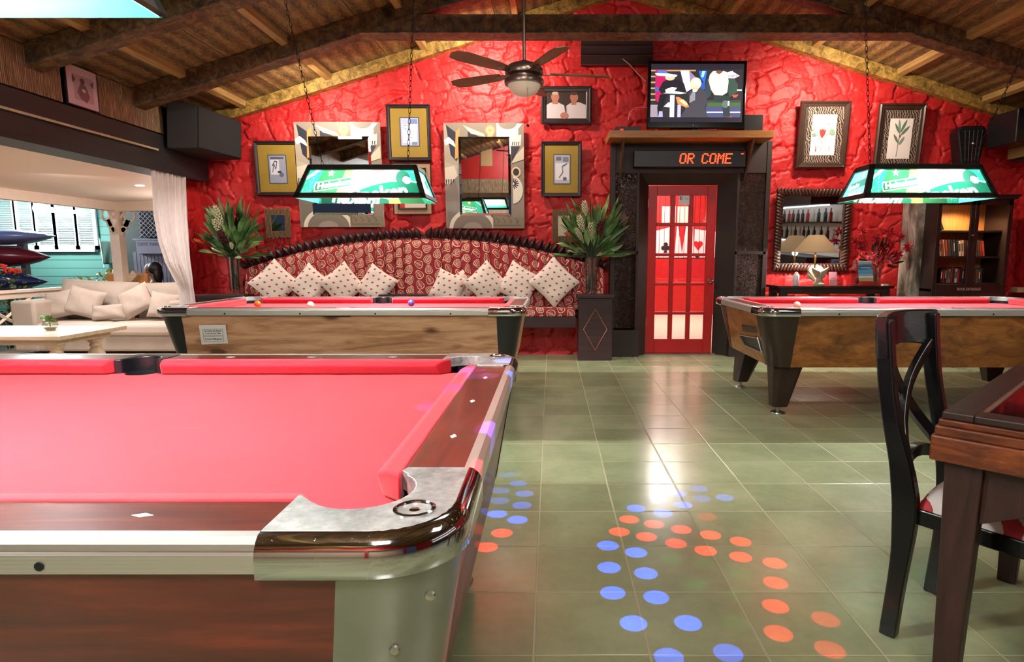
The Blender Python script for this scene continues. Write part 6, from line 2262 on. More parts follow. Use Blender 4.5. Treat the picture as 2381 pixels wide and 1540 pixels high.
# ================================================================ BOOKCASE
M['glass_soft'] = glassm('cabinet_glass', refl=0.0)
bY = 6.98
bx0, bx1 = P(2166, 680, bY).x, P(2345, 600, bY).x
bzt = P(2250, 462, bY).z
B = thing('bookcase', 'dark wooden glazed bookcase with a lit upper shelf in the right corner', 'bookcase', ((bx0 + bx1) / 2, 7.2, 0))
yb = 7.40
mb = MB()
mb.box(bx0, bx0 + 0.03, bY + 0.02, yb, 0, bzt).box(bx1 - 0.03, bx1, bY + 0.02, yb, 0, bzt)
mb.box(bx0, bx1, bY + 0.02, yb, bzt - 0.03, bzt).box(bx0, bx1, bY + 0.02, yb, 0, 0.12)
mb.box(bx0, bx1, bY + 0.02, yb, 0.80, 0.83)
mb.build('carcass', M['darker_wood'], B)
box('back_panel', bx0 + 0.03, bx1 - 0.03, yb - 0.02, yb, 0.12, bzt - 0.03, woodm('orange_wood_back', [(0.3, '#8a5428'), (0.7, '#b87c44')], 0.4, (10, 10, 1)), B)
MB().prism([(bx0 - 0.02, bzt - 0.01), (bx1 + 0.02, bzt - 0.01), (bx1 + 0.08, bzt + 0.045), (bx0 - 0.08, bzt + 0.045)], bY - 0.02, yb, 'y').build('cornice', M['darker_wood'], B, bevel=0.004)
zA, zB, zC_ = P(2250, 537, bY).z, P(2250, 598, bY).z, P(2250, 660, bY).z
for z in (zA, zB):
    box('shelf', bx0 + 0.03, bx1 - 0.03, 7.075, yb - 0.02, z - 0.012, z + 0.008, M['darker_wood'], B)
box('shelf', bx0 + 0.03, bx1 - 0.03, bY + 0.06, yb - 0.02, zC_ - 0.02, zC_ + 0.005, M['darker_wood'], B)
xm = (bx0 + bx1) / 2
for (a, b, kn) in ((bx0, xm - 0.002, 1), (xm + 0.002, bx1, 0)):
    w = 0.045
    mb = MB().box(a, a + w, bY, bY + 0.02, 0.12, bzt - 0.01).box(b - w, b, bY, bY + 0.02, 0.12, bzt - 0.01).box(a, b, bY, bY + 0.02, bzt - 0.07, bzt - 0.01).box(a, b, bY, bY + 0.02, 0.12, 0.18)
    mb.box(a + w, b - w, bY, bY + 0.02, zC_ - 0.11, zC_ - 0.005)
    d = mb.build('door', M['darker_wood'], B, bevel=0.002, segs=1)
    MB().box(a + w, b - w, bY + 0.008, bY + 0.011, zC_ - 0.005, bzt - 0.07).build('glass_pane', M['glass_soft'], d)
    box('lower_panel', a + w, b - w, bY + 0.006, bY + 0.012, 0.18, zC_ - 0.11, M['dark_wood'], d)
    if kn:
        MB().lathe([(0.006, 0), (0.006, -0.015), (0.013, -0.02), (0.01, -0.03), (0, -0.031)], (xm - 0.022, bY, zA - 0.05), 12, 'y').build('knob', M['steel'], d, smooth=True)
mb = MB()
fn = panel((xm - 0.13, bY - 0.0005, zC_ - 0.075), (1, 0, 0), (0, 0, 1), (0, -1, 0))
mb.cur = lin('#b9aca6')
for c_, poly in text_shapes('BOOK EXCHANGE', 0.042, '#c9bdb6', 0.0, 0.0, xs=0.75, bold=0.0006):
    mb.add([fn(q[0], q[1]) for q in poly], [tuple(range(len(poly)))])
mb.build('lettering', M['art'], B)
lx = P(2240, 490, 7.2).x
MB().lathe([(0, bzt - 0.034), (0.06, bzt - 0.034), (0.06, bzt - 0.046), (0.0, bzt - 0.046)], (lx, 7.07, 0), 20).build('cabinet_light', emis('warm_led_disc', '#ffd09a', 14), B)
light('cabinet_light', 'SPOT', (lx, 7.05, bzt - 0.055), 70, (1, 0.66, 0.34), target=(lx, 7.22, 0), spot=150, radius=0.05)

rnd = random.Random(21)
BC = ['#c9b49a', '#a3262a', '#3a2f2c', '#d8cdbc', '#7a2a24', '#4a3d55', '#b5463a', '#2b2a30', '#d9a38c', '#8f8577', '#31465e', '#c26a3c', '#e2ddd2', '#5f4a3a', '#3f5a47']
CN_ = {'#c9b49a': 'tan', '#a3262a': 'red', '#3a2f2c': 'dark brown', '#d8cdbc': 'cream', '#7a2a24': 'maroon', '#4a3d55': 'purple grey', '#b5463a': 'brick red', '#2b2a30': 'black', '#d9a38c': 'salmon', '#8f8577': 'grey', '#31465e': 'navy', '#c26a3c': 'orange', '#e2ddd2': 'white', '#5f4a3a': 'brown', '#3f5a47': 'green'}
pages = plain('book_pages', '#d9cfbd', 0.8)
ORD = ['first', 'second', 'third', 'fourth', 'fifth', 'sixth', 'seventh', 'eighth', 'ninth', 'tenth', 'eleventh', 'twelfth', 'thirteenth', 'fourteenth', 'fifteenth', 'sixteenth', 'seventeenth', 'eighteenth', 'nineteenth', 'twentieth', 'twenty-first', 'twenty-second']
bmats = {c: plain('book_cover', c, 0.45) for c in BC}


def book(x, y, z, th, h, dp, lean, col, label, group):
    o = bpy.data.objects.new('book', None)
    mb = MB().box(0, th, 0, dp, 0, h)
    ob = MB().box(0, 0.0018, 0, dp, 0, h).box(th - 0.0018, th, 0, dp, 0, h).box(0, th, 0, 0.002, 0, h).build('book', bmats[col])
    pg = MB().box(0.0018, th - 0.0018, 0.002, dp - 0.004, 0.003, h - 0.003).build('pages', pages, ob)
    ti = MB().box(th * 0.25, th * 0.75, -0.0006, 0.0, h * 0.3, h * 0.8).build('spine_title', bmats[BC[(BC.index(col) + 5) % len(BC)]], ob)
    bpy.data.objects.remove(o)
    ob.location = (x, y, z)
    ob.rotation_euler = (0, R(lean), 0)
    tag(ob, label, 'book', group)


def row(x, xe, z, y, n, hs, lean0, lean1, shelf, group):
    n_ = 0
    while x < xe and n_ < n:
        th = rnd.uniform(0.017, 0.032)
        h = rnd.uniform(*hs)
        k = (x - bx0) / 0.5
        lean = -(lean0 + (lean1 - lean0) * n_ / max(1, n - 1))
        col = BC[rnd.randrange(len(BC))]
        book(x, y, z + th * math.sin(R(-lean)) * 0 + 0.001 + (th * abs(math.sin(R(lean))) if lean > 0 else 0), th, h, 0.13, lean, col, f'{CN_[col]} book, {ORD[n_]} from the left on the {shelf} shelf of the bookcase', group)
        x += th / math.cos(R(lean)) + 0.0015
        n_ += 1
    return x


for k, (col, th, lean) in enumerate((('#d8cdbc', 0.02, -14), ('#8f8577', 0.022, -18), ('#3a2f2c', 0.028, -22))):
    book(bx0 + 0.05 + k * 0.034, 7.08, zA + 0.009, th, 0.185, 0.13, lean, col, f'{CN_[col]} book leaning on the lit top shelf of the bookcase, {ORD[k]} from the left', 'books on the top shelf of the bookcase')
row(bx0 + 0.05, bx0 + 0.46, zB + 0.009, 7.08, 15, (0.17, 0.19), 11, 5, 'middle', 'books on the middle shelf of the bookcase')
row(bx0 + 0.50, bx0 + 0.64, zB + 0.009, 7.08, 5, (0.16, 0.18), 5, 9, 'middle right', 'books on the middle shelf of the bookcase')
row(bx0 + 0.05, bx0 + 0.13, zC_ + 0.006, 7.08, 2, (0.2, 0.22), 8, 8, 'bottom left', 'books on the bottom shelf of the bookcase')
row(bx0 + 0.16, bx0 + 0.47, zC_ + 0.006, 7.10, 11, (0.15, 0.18), 0, 0, 'bottom', 'books on the bottom shelf of the bookcase')
row(bx0 + 0.50, bx0 + 0.66, zC_ + 0.006, 7.08, 5, (0.14, 0.17), 0, 2, 'bottom right', 'books on the bottom shelf of the bookcase')

# ================================================================ CHAIR AND GAMES TABLE, RIGHT FOREGROUND
def oriented(origin, ex, ey):
    ex, ey = Vector((*ex, 0)).normalized(), Vector((*ey, 0)).normalized()
    m = Matrix.Identity(4)
    m.col[0] = (*ex, 0)
    m.col[1] = (*ey, 0)
    m.col[3] = (*origin, 1)
    m.col[0][3] = 0
    m.col[1][3] = 0
    return m


# chair frame: x along the back (near post at 0), y towards the seat front
ang = math.atan2(0.245, 0.285)
EXc = (math.cos(ang), math.sin(ang))
EYc = (math.sin(ang), -math.cos(ang))
CM = oriented((1.075, 1.815, 0), EXc, EYc)
CW = 0.388
chair = thing('cross_back_chair', 'black cross-back wooden chair with red and white zebra seat tucked to the games table', 'chair', (1.25, 1.9, 0))
M['ebony'] = plain('ebonised_wood', '#0b0b0e', 0.25, var=0.3, bump=0.06, bscale=50, Coat_Weight=0.35)


def cmb():
    m = MB()
    m.M = CM
    return m


prof_y = [(0.0, 0.0), (0.010, 0.14), (0.021, 0.30), (0.022, 0.44), (0.0, 0.56), (-0.030, 0.66), (-0.055, 0.78), (-0.070, 0.90), (-0.080, 1.0)]


def post_y(z):
    for (a, b), (c, d) in zip(prof_y[:-1], prof_y[1:]):
        if b <= z <= d:
            return a + (c - a) * (z - b) / (d - b)
    return prof_y[-1][0]


for x in (0.0, CW):
    v = []
    zs = [i / 28 for i in range(29)]
    for z in zs:
        y = sum(post_y(min(1, max(0, z + d))) for d in (-0.03, 0, 0.03)) / 3
        dep = 0.024 + 0.012 * math.exp(-((z - 0.45) / 0.15) ** 2)
        wd = 0.019
        v += [(x - wd, y - dep, z), (x + wd, y - dep, z), (x + wd, y + dep, z), (x - wd, y + dep, z)]
    n = len(zs)
    f = [(i * 4 + k, i * 4 + (k + 1) % 4, i * 4 + 4 + (k + 1) % 4, i * 4 + 4 + k) for i in range(n - 1) for k in range(4)] + [(3, 2, 1, 0), (n * 4 - 4, n * 4 - 3, n * 4 - 2, n * 4 - 1)]
    cmb().add(v, f).build('leg', M['ebony'], chair, bevel=0.005, smooth=True, angle=50)
# crest rail, curved
def crest(u, v, off):
    x = -0.025 + (CW + 0.05) * u
    bow = -0.045 * math.sin(PI * u)
    z = 0.882 + 0.128 * v
    zt = -0.02 * (1 - v) * math.sin(PI * u) * -1.0
    return (x, post_y(z) + bow + off, z + zt + 0.004 * math.sin(PI * u))


N_ = 16
v = [crest(i / N_, j / 5, o) for o in (-0.016, 0.016) for j in range(6) for i in range(N_ + 1)]
W1 = N_ + 1
S = 6 * W1
f = []
for j in range(5):
    for i in range(N_):
        a = j * W1 + i
        f += [(a, a + 1, a + W1 + 1, a + W1), (S + a, S + a + W1, S + a + W1 + 1, S + a + 1)]
for i in range(N_):
    f += [(i, S + i, S + i + 1, i + 1), (5 * W1 + i, 5 * W1 + i + 1, S + 5 * W1 + i + 1, S + 5 * W1 + i)]
for j in range(5):
    a, b = j * W1, j * W1 + N_
    f += [(a, a + W1, S + a + W1, S + a), (b, S + b, S + b + W1, b + W1)]
cmb().add(v, f).build('crest_rail', M['ebony'], chair, bevel=0.004, smooth=True, angle=50)


def slat(pts, w, t_, name):
    mb = cmb()
    P3 = [Vector(p) for p in pts]
    v = []
    for i, p in enumerate(P3):
        d = (P3[min(i + 1, len(P3) - 1)] - P3[max(i - 1, 0)]).normalized()
        s = Vector((0, 1, 0)).cross(d).normalized() * w / 2
        q = Vector((0, t_ / 2, 0))
        v += [p - s - q, p + s - q, p + s + q, p - s + q]
    n = len(P3)
    f = [(i * 4 + k, i * 4 + (k + 1) % 4, i * 4 + 4 + (k + 1) % 4, i * 4 + 4 + k) for i in range(n - 1) for k in range(4)] + [(3, 2, 1, 0), (n * 4 - 4, n * 4 - 3, n * 4 - 2, n * 4 - 1)]
    mb.add(v, f).build(name, M['ebony'], chair, bevel=0.003, smooth=True, angle=50)


def bk(u, z, o=0.0):
    return (CW * u, post_y(z) - 0.035 * math.sin(PI * u) + o, z)


slat([bk(0.06 + 0.88 * s, 0.90 - 0.355 * s + 0.02 * math.sin(PI * s)) for s in [i / 10 for i in range(11)]], 0.042, 0.022, 'cross_slat')
slat([bk(0.94 - 0.88 * s, 0.90 - 0.355 * s + 0.02 * math.sin(PI * s), 0.012) for s in [i / 10 for i in range(11)]], 0.042, 0.022, 'cross_slat')
slat([bk(s, 0.512 + 0.045 * math.sin(PI * s)) for s in [i / 10 for i in range(11)]], 0.04, 0.03, 'lower_rail')
# seat frame
SD = 0.42
fl, fr = -0.035, CW + 0.035
cmb().hexa([(0, 0.035, 0.385), (CW, 0.035, 0.385), (fr, SD, 0.385), (fl, SD, 0.385)], [(0, 0.035, 0.435), (CW, 0.035, 0.435), (fr, SD, 0.435), (fl, SD, 0.435)]).build('seat_frame', M['ebony'], chair, bevel=0.004)
for x in (fl + 0.01, fr - 0.03):
    cmb().hexa([(x + 0.004, SD - 0.034, 0), (x + 0.026, SD - 0.034, 0), (x + 0.026, SD - 0.012, 0), (x + 0.004, SD - 0.012, 0)], [(x - 0.004, SD - 0.045, 0.39), (x + 0.032, SD - 0.045, 0.39), (x + 0.032, SD - 0.006, 0.39), (x - 0.004, SD - 0.006, 0.39)]).build('leg', M['ebony'], chair, bevel=0.004)
t = NT('zebra_fabric')
co = t.co()
x, y, z = t.xyz(co)
n = t.noise(co, 5.5, 3, 0.5, 0.5)
w_ = t.f('SINE', t.f('ADD', t.f('MULTIPLY', t.f('SUBTRACT', x, t.f('MULTIPLY', y, 0.5)), 62), t.f('MULTIPLY', n, 9)))
n2 = t.noise(co, 90, 3, 0.6)
M['zebra'] = t.set(t.mix(t.f('GREATER_THAN', t.f('ADD', w_, t.f('MULTIPLY', n2, 0.3)), 0.30), '#dfd3cf', '#b5333a'), 0.8)


def seatf(u, v):
    a, b = u * 2 - 1, v * 2 - 1
    y = 0.045 + (SD - 0.045) * v
    xl = 0.0 + (fl - 0.0) * v + 0.006
    xr = CW + (fr - CW) * v - 0.006
    h = 0.068 * ((1 - abs(a) ** 5) * (1 - abs(b) ** 5)) ** 0.4
    return (xl + (xr - xl) * u, y, 0.432 + h)


cmb().grid(seatf, 24, 24).build('seat_cushion', M['zebra'], chair, smooth=True, angle=180)

# games table, corner towards the camera
TM = oriented((1.0, 1.545, 0), (0.715, 0.70), (0.70, -0.715))
gt = thing('games_table', 'old dark wooden games table with a glass top in the right foreground', 'table', (1.3, 1.5, 0))
M['oak'] = woodm('worn_red_brown_wood', [(0.25, '#2c100a'), (0.45, '#54240f'), (0.62, '#7c3b1c'), (0.8, '#a8653a')], 0.28, (3, 3, 14), 2.5, bump=0.15, coat=0.35)
M['oak_dark'] = woodm('dark_leg_wood', [(0.3, '#1f100e'), (0.7, '#3c211b')], 0.42, (12, 12, 1.5), bump=0.15)


def tmb():
    m = MB()
    m.M = TM
    return m


TLx, TLy = 1.0, 0.85
tmb().box(-0.006, TLx, -0.006, TLy, 0.735, 0.76).box(0.0, TLx - 0.012, 0.0, TLy - 0.012, 0.76, 0.777).build('moulding', M['oak'], gt, bevel=0.004)
tmb().box(-0.012, TLx, -0.012, TLy, 0.668, 0.735).build('edge_board', M['oak'], gt, bevel=0.005)
mb = tmb()
b_ = 0.075
mb.box(0.006, TLx - 0.02, 0.006, b_, 0.777, 0.797).box(0.006, TLx - 0.02, TLy - b_, TLy - 0.02, 0.777, 0.797).box(0.006, b_, b_, TLy - b_, 0.777, 0.797).box(TLx - b_, TLx - 0.02, b_, TLy - b_, 0.777, 0.797)
mb.build('top_border', M['oak_dark'], gt, bevel=0.004)
t = NT('dark_glass_top')
tmb().box(b_, TLx - b_, b_, TLy - b_, 0.777, 0.789).build('glass_inset', t.set('#1c1216', 0.06, Coat_Weight=1.0), gt)
mb = tmb()
for (a, b, c, d) in ((b_, TLx - b_, b_, b_ + 0.012), (b_, b_ + 0.012, b_, TLy - b_)):
    mb.box(a, b, c, d, 0.789, 0.7915)
mb.build('worn_inlay', plain('worn_tan_inlay', '#6b4a3c', 0.5, var=0.5, scale=60), gt)
tmb().box(0.10, TLx - 0.10, 0.035, 0.055, 0.50, 0.668).box(0.10, TLx - 0.10, TLy - 0.055, TLy - 0.035, 0.50, 0.668).box(TLx - 0.055, TLx - 0.035, 0.1, TLy - 0.1, 0.50, 0.668).prism([(0.10, 0.51), (0.25, 0.585), (0.60, 0.585), (0.74, 0.51), (0.74, 0.668), (0.10, 0.668)], 0.035, 0.055, 'x').build('apron', M['oak_dark'], gt, bevel=0.003)
for (a, b) in ((0.018, 0.018), (TLx - 0.035 - 0.085, 0.018), (0.018, TLy - 0.12), (TLx - 0.12, TLy - 0.12)):
    tmb().hexa([(a + 0.012, b + 0.012, 0), (a + 0.068, b + 0.012, 0), (a + 0.068, b + 0.068, 0), (a + 0.012, b + 0.068, 0)], [(a, b, 0.668), (a + 0.085, b, 0.668), (a + 0.085, b + 0.085, 0.668), (a, b + 0.085, 0.668)]).build('leg', M['oak_dark'], gt, bevel=0.004)

# ================================================================ PORCH AND WHAT LIES BEYOND
M['cream'] = plain('cream_paint', '#e6d3c2', 0.5, var=0.04)
t = NT('beadboard')
x, y, z = t.xyz(t.co())
g = t.f('LESS_THAN', t.f('FRACT', t.f('MULTIPLY', x, 16)), 0.10)
t.bump(t.f('SUBTRACT', 1.0, g), 0.4, 0.004)
M['beadboard'] = t.set(t.mix(g, '#e2cdbc', '#cdb6a4'), 0.45)
PXO = -6.92
struct(box('floor', -7.1, -4.25, 1.0, 10.1, -0.12, -0.001, plain('porch_floor', '#a89a86', 0.6)))
MB_ = MB().hexa([(PXO - 0.1, 1.0, 2.04), (-4.30, 1.0, 2.16), (-4.30, 10.1, 2.16), (PXO - 0.1, 10.1, 2.04)], [(PXO - 0.1, 1.0, 2.08), (-4.30, 1.0, 2.2), (-4.30, 10.1, 2.2), (PXO - 0.1, 10.1, 2.08)])
struct(MB_.build('ceiling', M['beadboard']))
struct(box('trim_11', PXO - 0.06, PXO + 0.06, 1.0, 10.02, 1.915, 2.05, M['cream']))
struct(box('trim_11', PXO, -4.2, 9.90, 10.02, 1.915, 2.16, M['cream']))
struct(box('wall_left', -4.36, -4.1, 7.7, 10.0, 0, 2.2, M['cream']))
# recessed lights
for (u, v) in ((33, 367), (236, 410)):
    d = _ray(u, v)
    for X in (-5.2,):
        pass
pp = [(-5.15, 5.55), (-5.35, 8.2)]
for k, (X, Y) in enumerate(pp):
    zc = 2.04 + (X - (PXO - 0.1)) / (-4.30 - (PXO - 0.1)) * 0.12
    o = MB().lathe([(0, -0.008), (0.045, -0.008), (0.06, 0.0)], (X, Y, zc), 20).build('recessed_light', emis('warm_porch_led', '#fff0e0', 5))
    tag(o, ('round recessed light in the cream porch ceiling, nearest the pool room', 'round recessed light in the cream porch ceiling, farther one')[k], 'light')


def porch_post(Y, label):
    T = thing('porch_post', label, 'post', (PXO, Y, 0))
    MB().box(PXO - 0.075, PXO + 0.075, Y - 0.075, Y + 0.075, 0, 1.92).build('post', M['cream'], T, bevel=0.004)
    # fretwork brackets either way
    def fret(ax, s, nm='fretwork_bracket'):
        mb = MB()

        def pr(poly):
            if ax == 'y':
                mb.prism([(Y + s * a, 1.92 - b) for a, b in poly] if s > 0 else [(Y + s * a, 1.92 - b) for a, b in reversed(poly)], PXO - 0.012, PXO + 0.012, 'x')
            else:
                mb.prism([(PXO + s * a, 1.92 - b) for a, b in poly], Y - 0.012, Y + 0.012, 'y')
        # ring scroll
        def ringpoly(cx, cy, r0, r1, a0, a1, n=14):
            o = [(cx + r1 * math.cos(a0 + (a1 - a0) * i / n), cy + r1 * math.sin(a0 + (a1 - a0) * i / n)) for i in range(n + 1)]
            i_ = [(cx + r0 * math.cos(a0 + (a1 - a0) * i / n), cy + r0 * math.sin(a0 + (a1 - a0) * i / n)) for i in range(n + 1)]
            for k in range(n):
                pr([o[k], o[k + 1], i_[k + 1], i_[k]])
        ringpoly(0.22, 0.085, 0.07, 0.095, R(-60), R(200))
        ringpoly(0.16, 0.20, 0.0, 0.055, 0, 2 * PI)
        ringpoly(0.11, 0.30, 0.0, 0.04, 0, 2 * PI)
        pr([(0.07, 0.40), (0.12, 0.33), (0.19, 0.24), (0.24, 0.16), (0.17, 0.14), (0.12, 0.22), (0.07, 0.26)])
        pr([(0.07, 0.0), (0.30, 0.0), (0.30, 0.02), (0.07, 0.02)])
        pr([(0.07, 0.10), (0.13, 0.02), (0.16, 0.03), (0.09, 0.13)])
        mb.build(nm, M['cream'], T)
    fret('y', -1)
    fret('x', 1)
    return T


porch_post(9.96, 'cream porch post with fretwork brackets behind the beige sofa')
# railings
T = thing('porch_railing', 'cream wooden railing along the far side of the porch', 'railing', (PXO, 6, 0))
MB().box(PXO - 0.05, PXO + 0.05, 1.0, 9.87, 0.735, 0.77).box(PXO - 0.02, PXO + 0.02, 1.0, 9.87, 0.66, 0.735).build('top_rail', M['cream'], T)
MB().box(PXO - 0.03, PXO + 0.03, 1.0, 9.87, 0.10, 0.15).build('bottom_rail', M['cream'], T)
for k in range(7):
    Y = 3.3 + k * 1.0
    MB().tube([(PXO, Y, 0.14), (PXO, Y + 0.95, 0.70)], 0.022, 4).build('cross_bar', M['cream'], T)
    MB().tube([(PXO + 0.005, Y + 0.95, 0.14), (PXO + 0.005, Y, 0.70)], 0.022, 4).build('cross_bar', M['cream'], T)
T = thing('porch_railing', 'cream wooden railing behind the beige sofa', 'railing', (-5.3, 9.96, 0))
MB().box(-6.84, -4.4, 9.91, 10.01, 0.735, 0.77).box(-6.84, -4.4, 9.94, 9.98, 0.66, 0.735).build('top_rail', M['cream'], T)
MB().box(-6.84, -4.4, 9.93, 9.99, 0.10, 0.15).build('bottom_rail', M['cream'], T)

# ---- beige sofa
M['linen'] = plain('beige_linen', '#a4988c', 0.85, var=0.07, scale=5, bump=0.25, bscale=260)
M['linen_seat'] = plain('pale_linen', '#b9aca0', 0.85, var=0.05, scale=5, bump=0.2, bscale=260)
sx0, sx1 = -6.54, -4.48
sofa = thing('sofa', 'beige linen sofa on the porch with loose back cushions', 'sofa', ((sx0 + sx1) / 2, 8.0, 0))
MB().box(sx0 + 0.10, sx1 - 0.05, 7.52, 8.45, 0.03, 0.24).build('base', M['linen'], sofa, bevel=0.03, segs=3, smooth=True, angle=80)
for (a, b) in ((sx0 - 0.08, sx0 + 0.22), (sx1 - 0.2, sx1 + 0.02)):
    MB().box(a, b, 7.50, 8.45, 0.03, 0.66).build('arm', M['linen'], sofa, bevel=0.035, segs=3, smooth=True, angle=80)
MB().box(sx0 - 0.05, sx1 + 0.02, 8.35, 8.62, 0.03, 0.76).build('back', M['linen'], sofa, bevel=0.05, segs=3, smooth=True, angle=80)
mid = (sx0 + sx1) / 2
for (a, b) in ((sx0 + 0.22, mid), (mid + 0.005, sx1 - 0.02)):
    MB().box(a, b, 7.47, 8.25, 0.23, 0.385).build('seat_cushion', M['linen_seat'], sofa, bevel=0.05, segs=4, smooth=True, angle=80)


def soft(name, cx, cy, cz, w, h, d, mat, rx=0, ry=0, rz=0, parent=None, seed=0, pinch=0.06):
    rnd = random.Random(seed)
    ph = [rnd.uniform(0, 6) for _ in range(4)]
    m = Matrix.Translation((cx, cy, cz)) @ Euler((R(rx), R(ry), R(rz)), 'XYZ').to_matrix().to_4x4()
    mb = MB()
    for side in (1, -1):
        def fn(u, v, side=side):
            a, b = u * 2 - 1, v * 2 - 1
            p = 1 - pinch * ((1 - a * a) * abs(b) ** 3 + (1 - b * b) * abs(a) ** 3)
            h_ = d / 2 * ((1 - a ** 4) * (1 - b ** 4)) ** 0.5 if max(abs(a), abs(b)) < 1 else 0
            h_ *= 1 + 0.12 * math.sin(4 * a + ph[0] + 2 * b) * math.sin(3 * b + ph[1])
            q = Vector((a * w / 2 * p, -side * h_, b * h / 2 * p))
            return tuple(m @ q) if parent is not None else tuple(q)
        g = MB().grid(fn, 14, 14)
        b0 = len(mb.v)
        mb.v += g.v
        for f_ in g.f:
            f_ = tuple(i + b0 for i in f_)
            mb.f.append(f_ if side > 0 else tuple(reversed(f_)))
            mb.mi.append(0)
            mb.c.append((1, 1, 1))
    o = mb.build(name, mat, parent, smooth=True, angle=180)
    if parent is None:
        o.location = (cx, cy, cz)
        o.rotation_euler = Euler((R(rx), R(ry), R(rz)), 'XYZ')
    return o


soft('back_cushion', -6.02, 8.18, 0.61, 1.02, 0.56, 0.30, M['linen'], -12, 3, 0, sofa, 1, 0.03)
soft('back_cushion', -5.02, 8.22, 0.60, 0.98, 0.54, 0.30, M['linen'], -12, -2, 0, sofa, 2, 0.03)
for k, (u, v, w_, h_, ry, lab) in enumerate(((146, 707, 0.42, 0.36, -12, 'beige cushion against the left arm of the porch sofa'), (198, 712, 0.44, 0.38, 14, 'beige cushion second from the left arm on the porch sofa'),
                                             (254, 730, 0.42, 0.2, -4, 'slumped beige cushion in the middle of the porch sofa'), (318, 722, 0.42, 0.36, -28, 'beige cushion tipped on its corner right of the slumped one on the porch sofa'),
                                             (385, 715, 0.40, 0.34, 8, 'beige cushion at the right end of the porch sofa beside the curtain'))):
    Yp = 7.86 if k != 2 else 7.78
    p_ = P(u, v, Yp)
    dg = h_ / 2 * abs(math.cos(R(ry))) + w_ / 2 * abs(math.sin(R(ry)))
    o = soft('scatter_cushion', p_.x, Yp, max(0.388 + dg * 0.95, p_.z), w_, h_, 0.17, plain('beige_cushion', '#a89b90', 0.85, var=0.06, bump=0.2, bscale=250), -16, ry, 4, None, k + 5, 0.08)
    tag(o, lab, 'cushion', 'beige cushions on the porch sofa')

# ---- porch coffee table
M['washed'] = woodm('whitewashed_wood', [(0.3, '#b79b80'), (0.7, '#dcc5ab')], 0.5, (1, 8, 8))
ct = thing('coffee_table', 'whitewashed coffee table with turned legs in front of the porch sofa', 'table', (-5.3, 6.15, 0))
MB().box(-6.15, -4.59, 5.70, 6.62, 0.415, 0.455).build('table_top', M['washed'], ct, bevel=0.006)
MB().box(-6.05, -4.70, 5.80, 6.52, 0.355, 0.415).build('apron', M['washed'], ct, bevel=0.004)
for x in (-5.95, -4.80):
    for y in (5.90, 6.42):
        MB().lathe([(0.05, 0.0), (0.055, 0.02), (0.04, 0.05), (0.075, 0.10), (0.085, 0.16), (0.07, 0.21), (0.045, 0.25), (0.06, 0.27), (0.045, 0.29), (0.07, 0.32), (0.085, 0.356)], (x, y, 0), 20).build('leg', M['washed'], ct, smooth=True)
p_ = PZ(118, 768, 0.456)
bw = thing('glass_bowl', 'small round glass bowl with sand on the porch coffee table', 'bowl', (p_.x, p_.y, 0.456))
MB().lathe([(0.0, 0), (0.04, 0.0), (0.065, 0.03), (0.07, 0.055), (0.06, 0.085), (0.045, 0.10), (0.042, 0.10), (0.056, 0.085), (0.066, 0.055), (0.061, 0.032), (0.04, 0.005), (0, 0.004)], (p_.x, p_.y, 0.456), 24).build('bowl', M['glass_thick'], bw, smooth=True)
MB().lathe([(0.0, 0.005), (0.04, 0.006), (0.058, 0.03), (0.0, 0.034)], (p_.x, p_.y, 0.456), 20).build('sand', plain('sand', '#c2ab86', 0.9), bw, smooth=True)
rnd = random.Random(2)
mb = MB()
for k in range(16):
    a = rnd.uniform(0, 2 * PI)
    tip = Vector((p_.x + math.cos(a) * rnd.uniform(0.03, 0.11), p_.y + math.sin(a) * 0.07, 0.456 + rnd.uniform(0.09, 0.20)))
    blade_leaf(mb, (p_.x, p_.y, 0.55), tip, 0.022, 0.1, rnd)
mb.tube([(p_.x, p_.y, 0.485), (p_.x, p_.y, 0.56)], 0.004, 5)
tag(mb.build('small_succulent', M['leaf'], smooth=True, angle=180), 'small green rosette plant growing in the glass bowl on the porch table', 'plant')

# ---- sheer curtain tied back at the pier
t = NT('sheer_curtain')
tr = t.node('ShaderNodeBsdfTransparent')
tl = t.node('ShaderNodeBsdfTranslucent')
tl.inputs[0].default_value = (0.85, 0.8, 0.8, 1)
t.set('#ece4e4', 0.7)
x, y, z = t.xyz(t.co())
n = t.noise(t.mapping(t.co(), (20, 20, 2)), 3, 3, 0.5)
m1 = t.node('ShaderNodeMixShader')
m1.inputs[0].default_value = 0.4
t.l.new(t.bsdf.outputs[0], m1.inputs[1])
t.l.new(tl.outputs[0], m1.inputs[2])
m2 = t.node('ShaderNodeMixShader')
t.l.new(t.ramp(n, [(0.35, 0.0), (0.7, 0.25)]), m2.inputs[0])
t.l.new(m1.outputs[0], m2.inputs[1])
t.l.new(tr.outputs[0], m2.inputs[2])
t.l.new(m2.outputs[0], t.out.inputs[0])
M['sheer'] = t.m
XCc = -4.06
edge = [(345, 430, 345), (352, 430, 420), (357, 432, 500), (368, 436, 560), (385, 440, 610), (405, 443, 645), (418, 444, 668), (420, 448, 690), (424, 452, 720), (424, 456, 790), (422, 458, 850)]


cz, cl, cr = [], [], []
for (l_, r_, vv) in edge:
    q = PX(l_, vv, XCc)
    cz.append(q.z)
    cl.append(q.y)
    cr.append(PX(r_, vv, XCc).y)
cz[0], cz[-1] = 2.27, 0.03


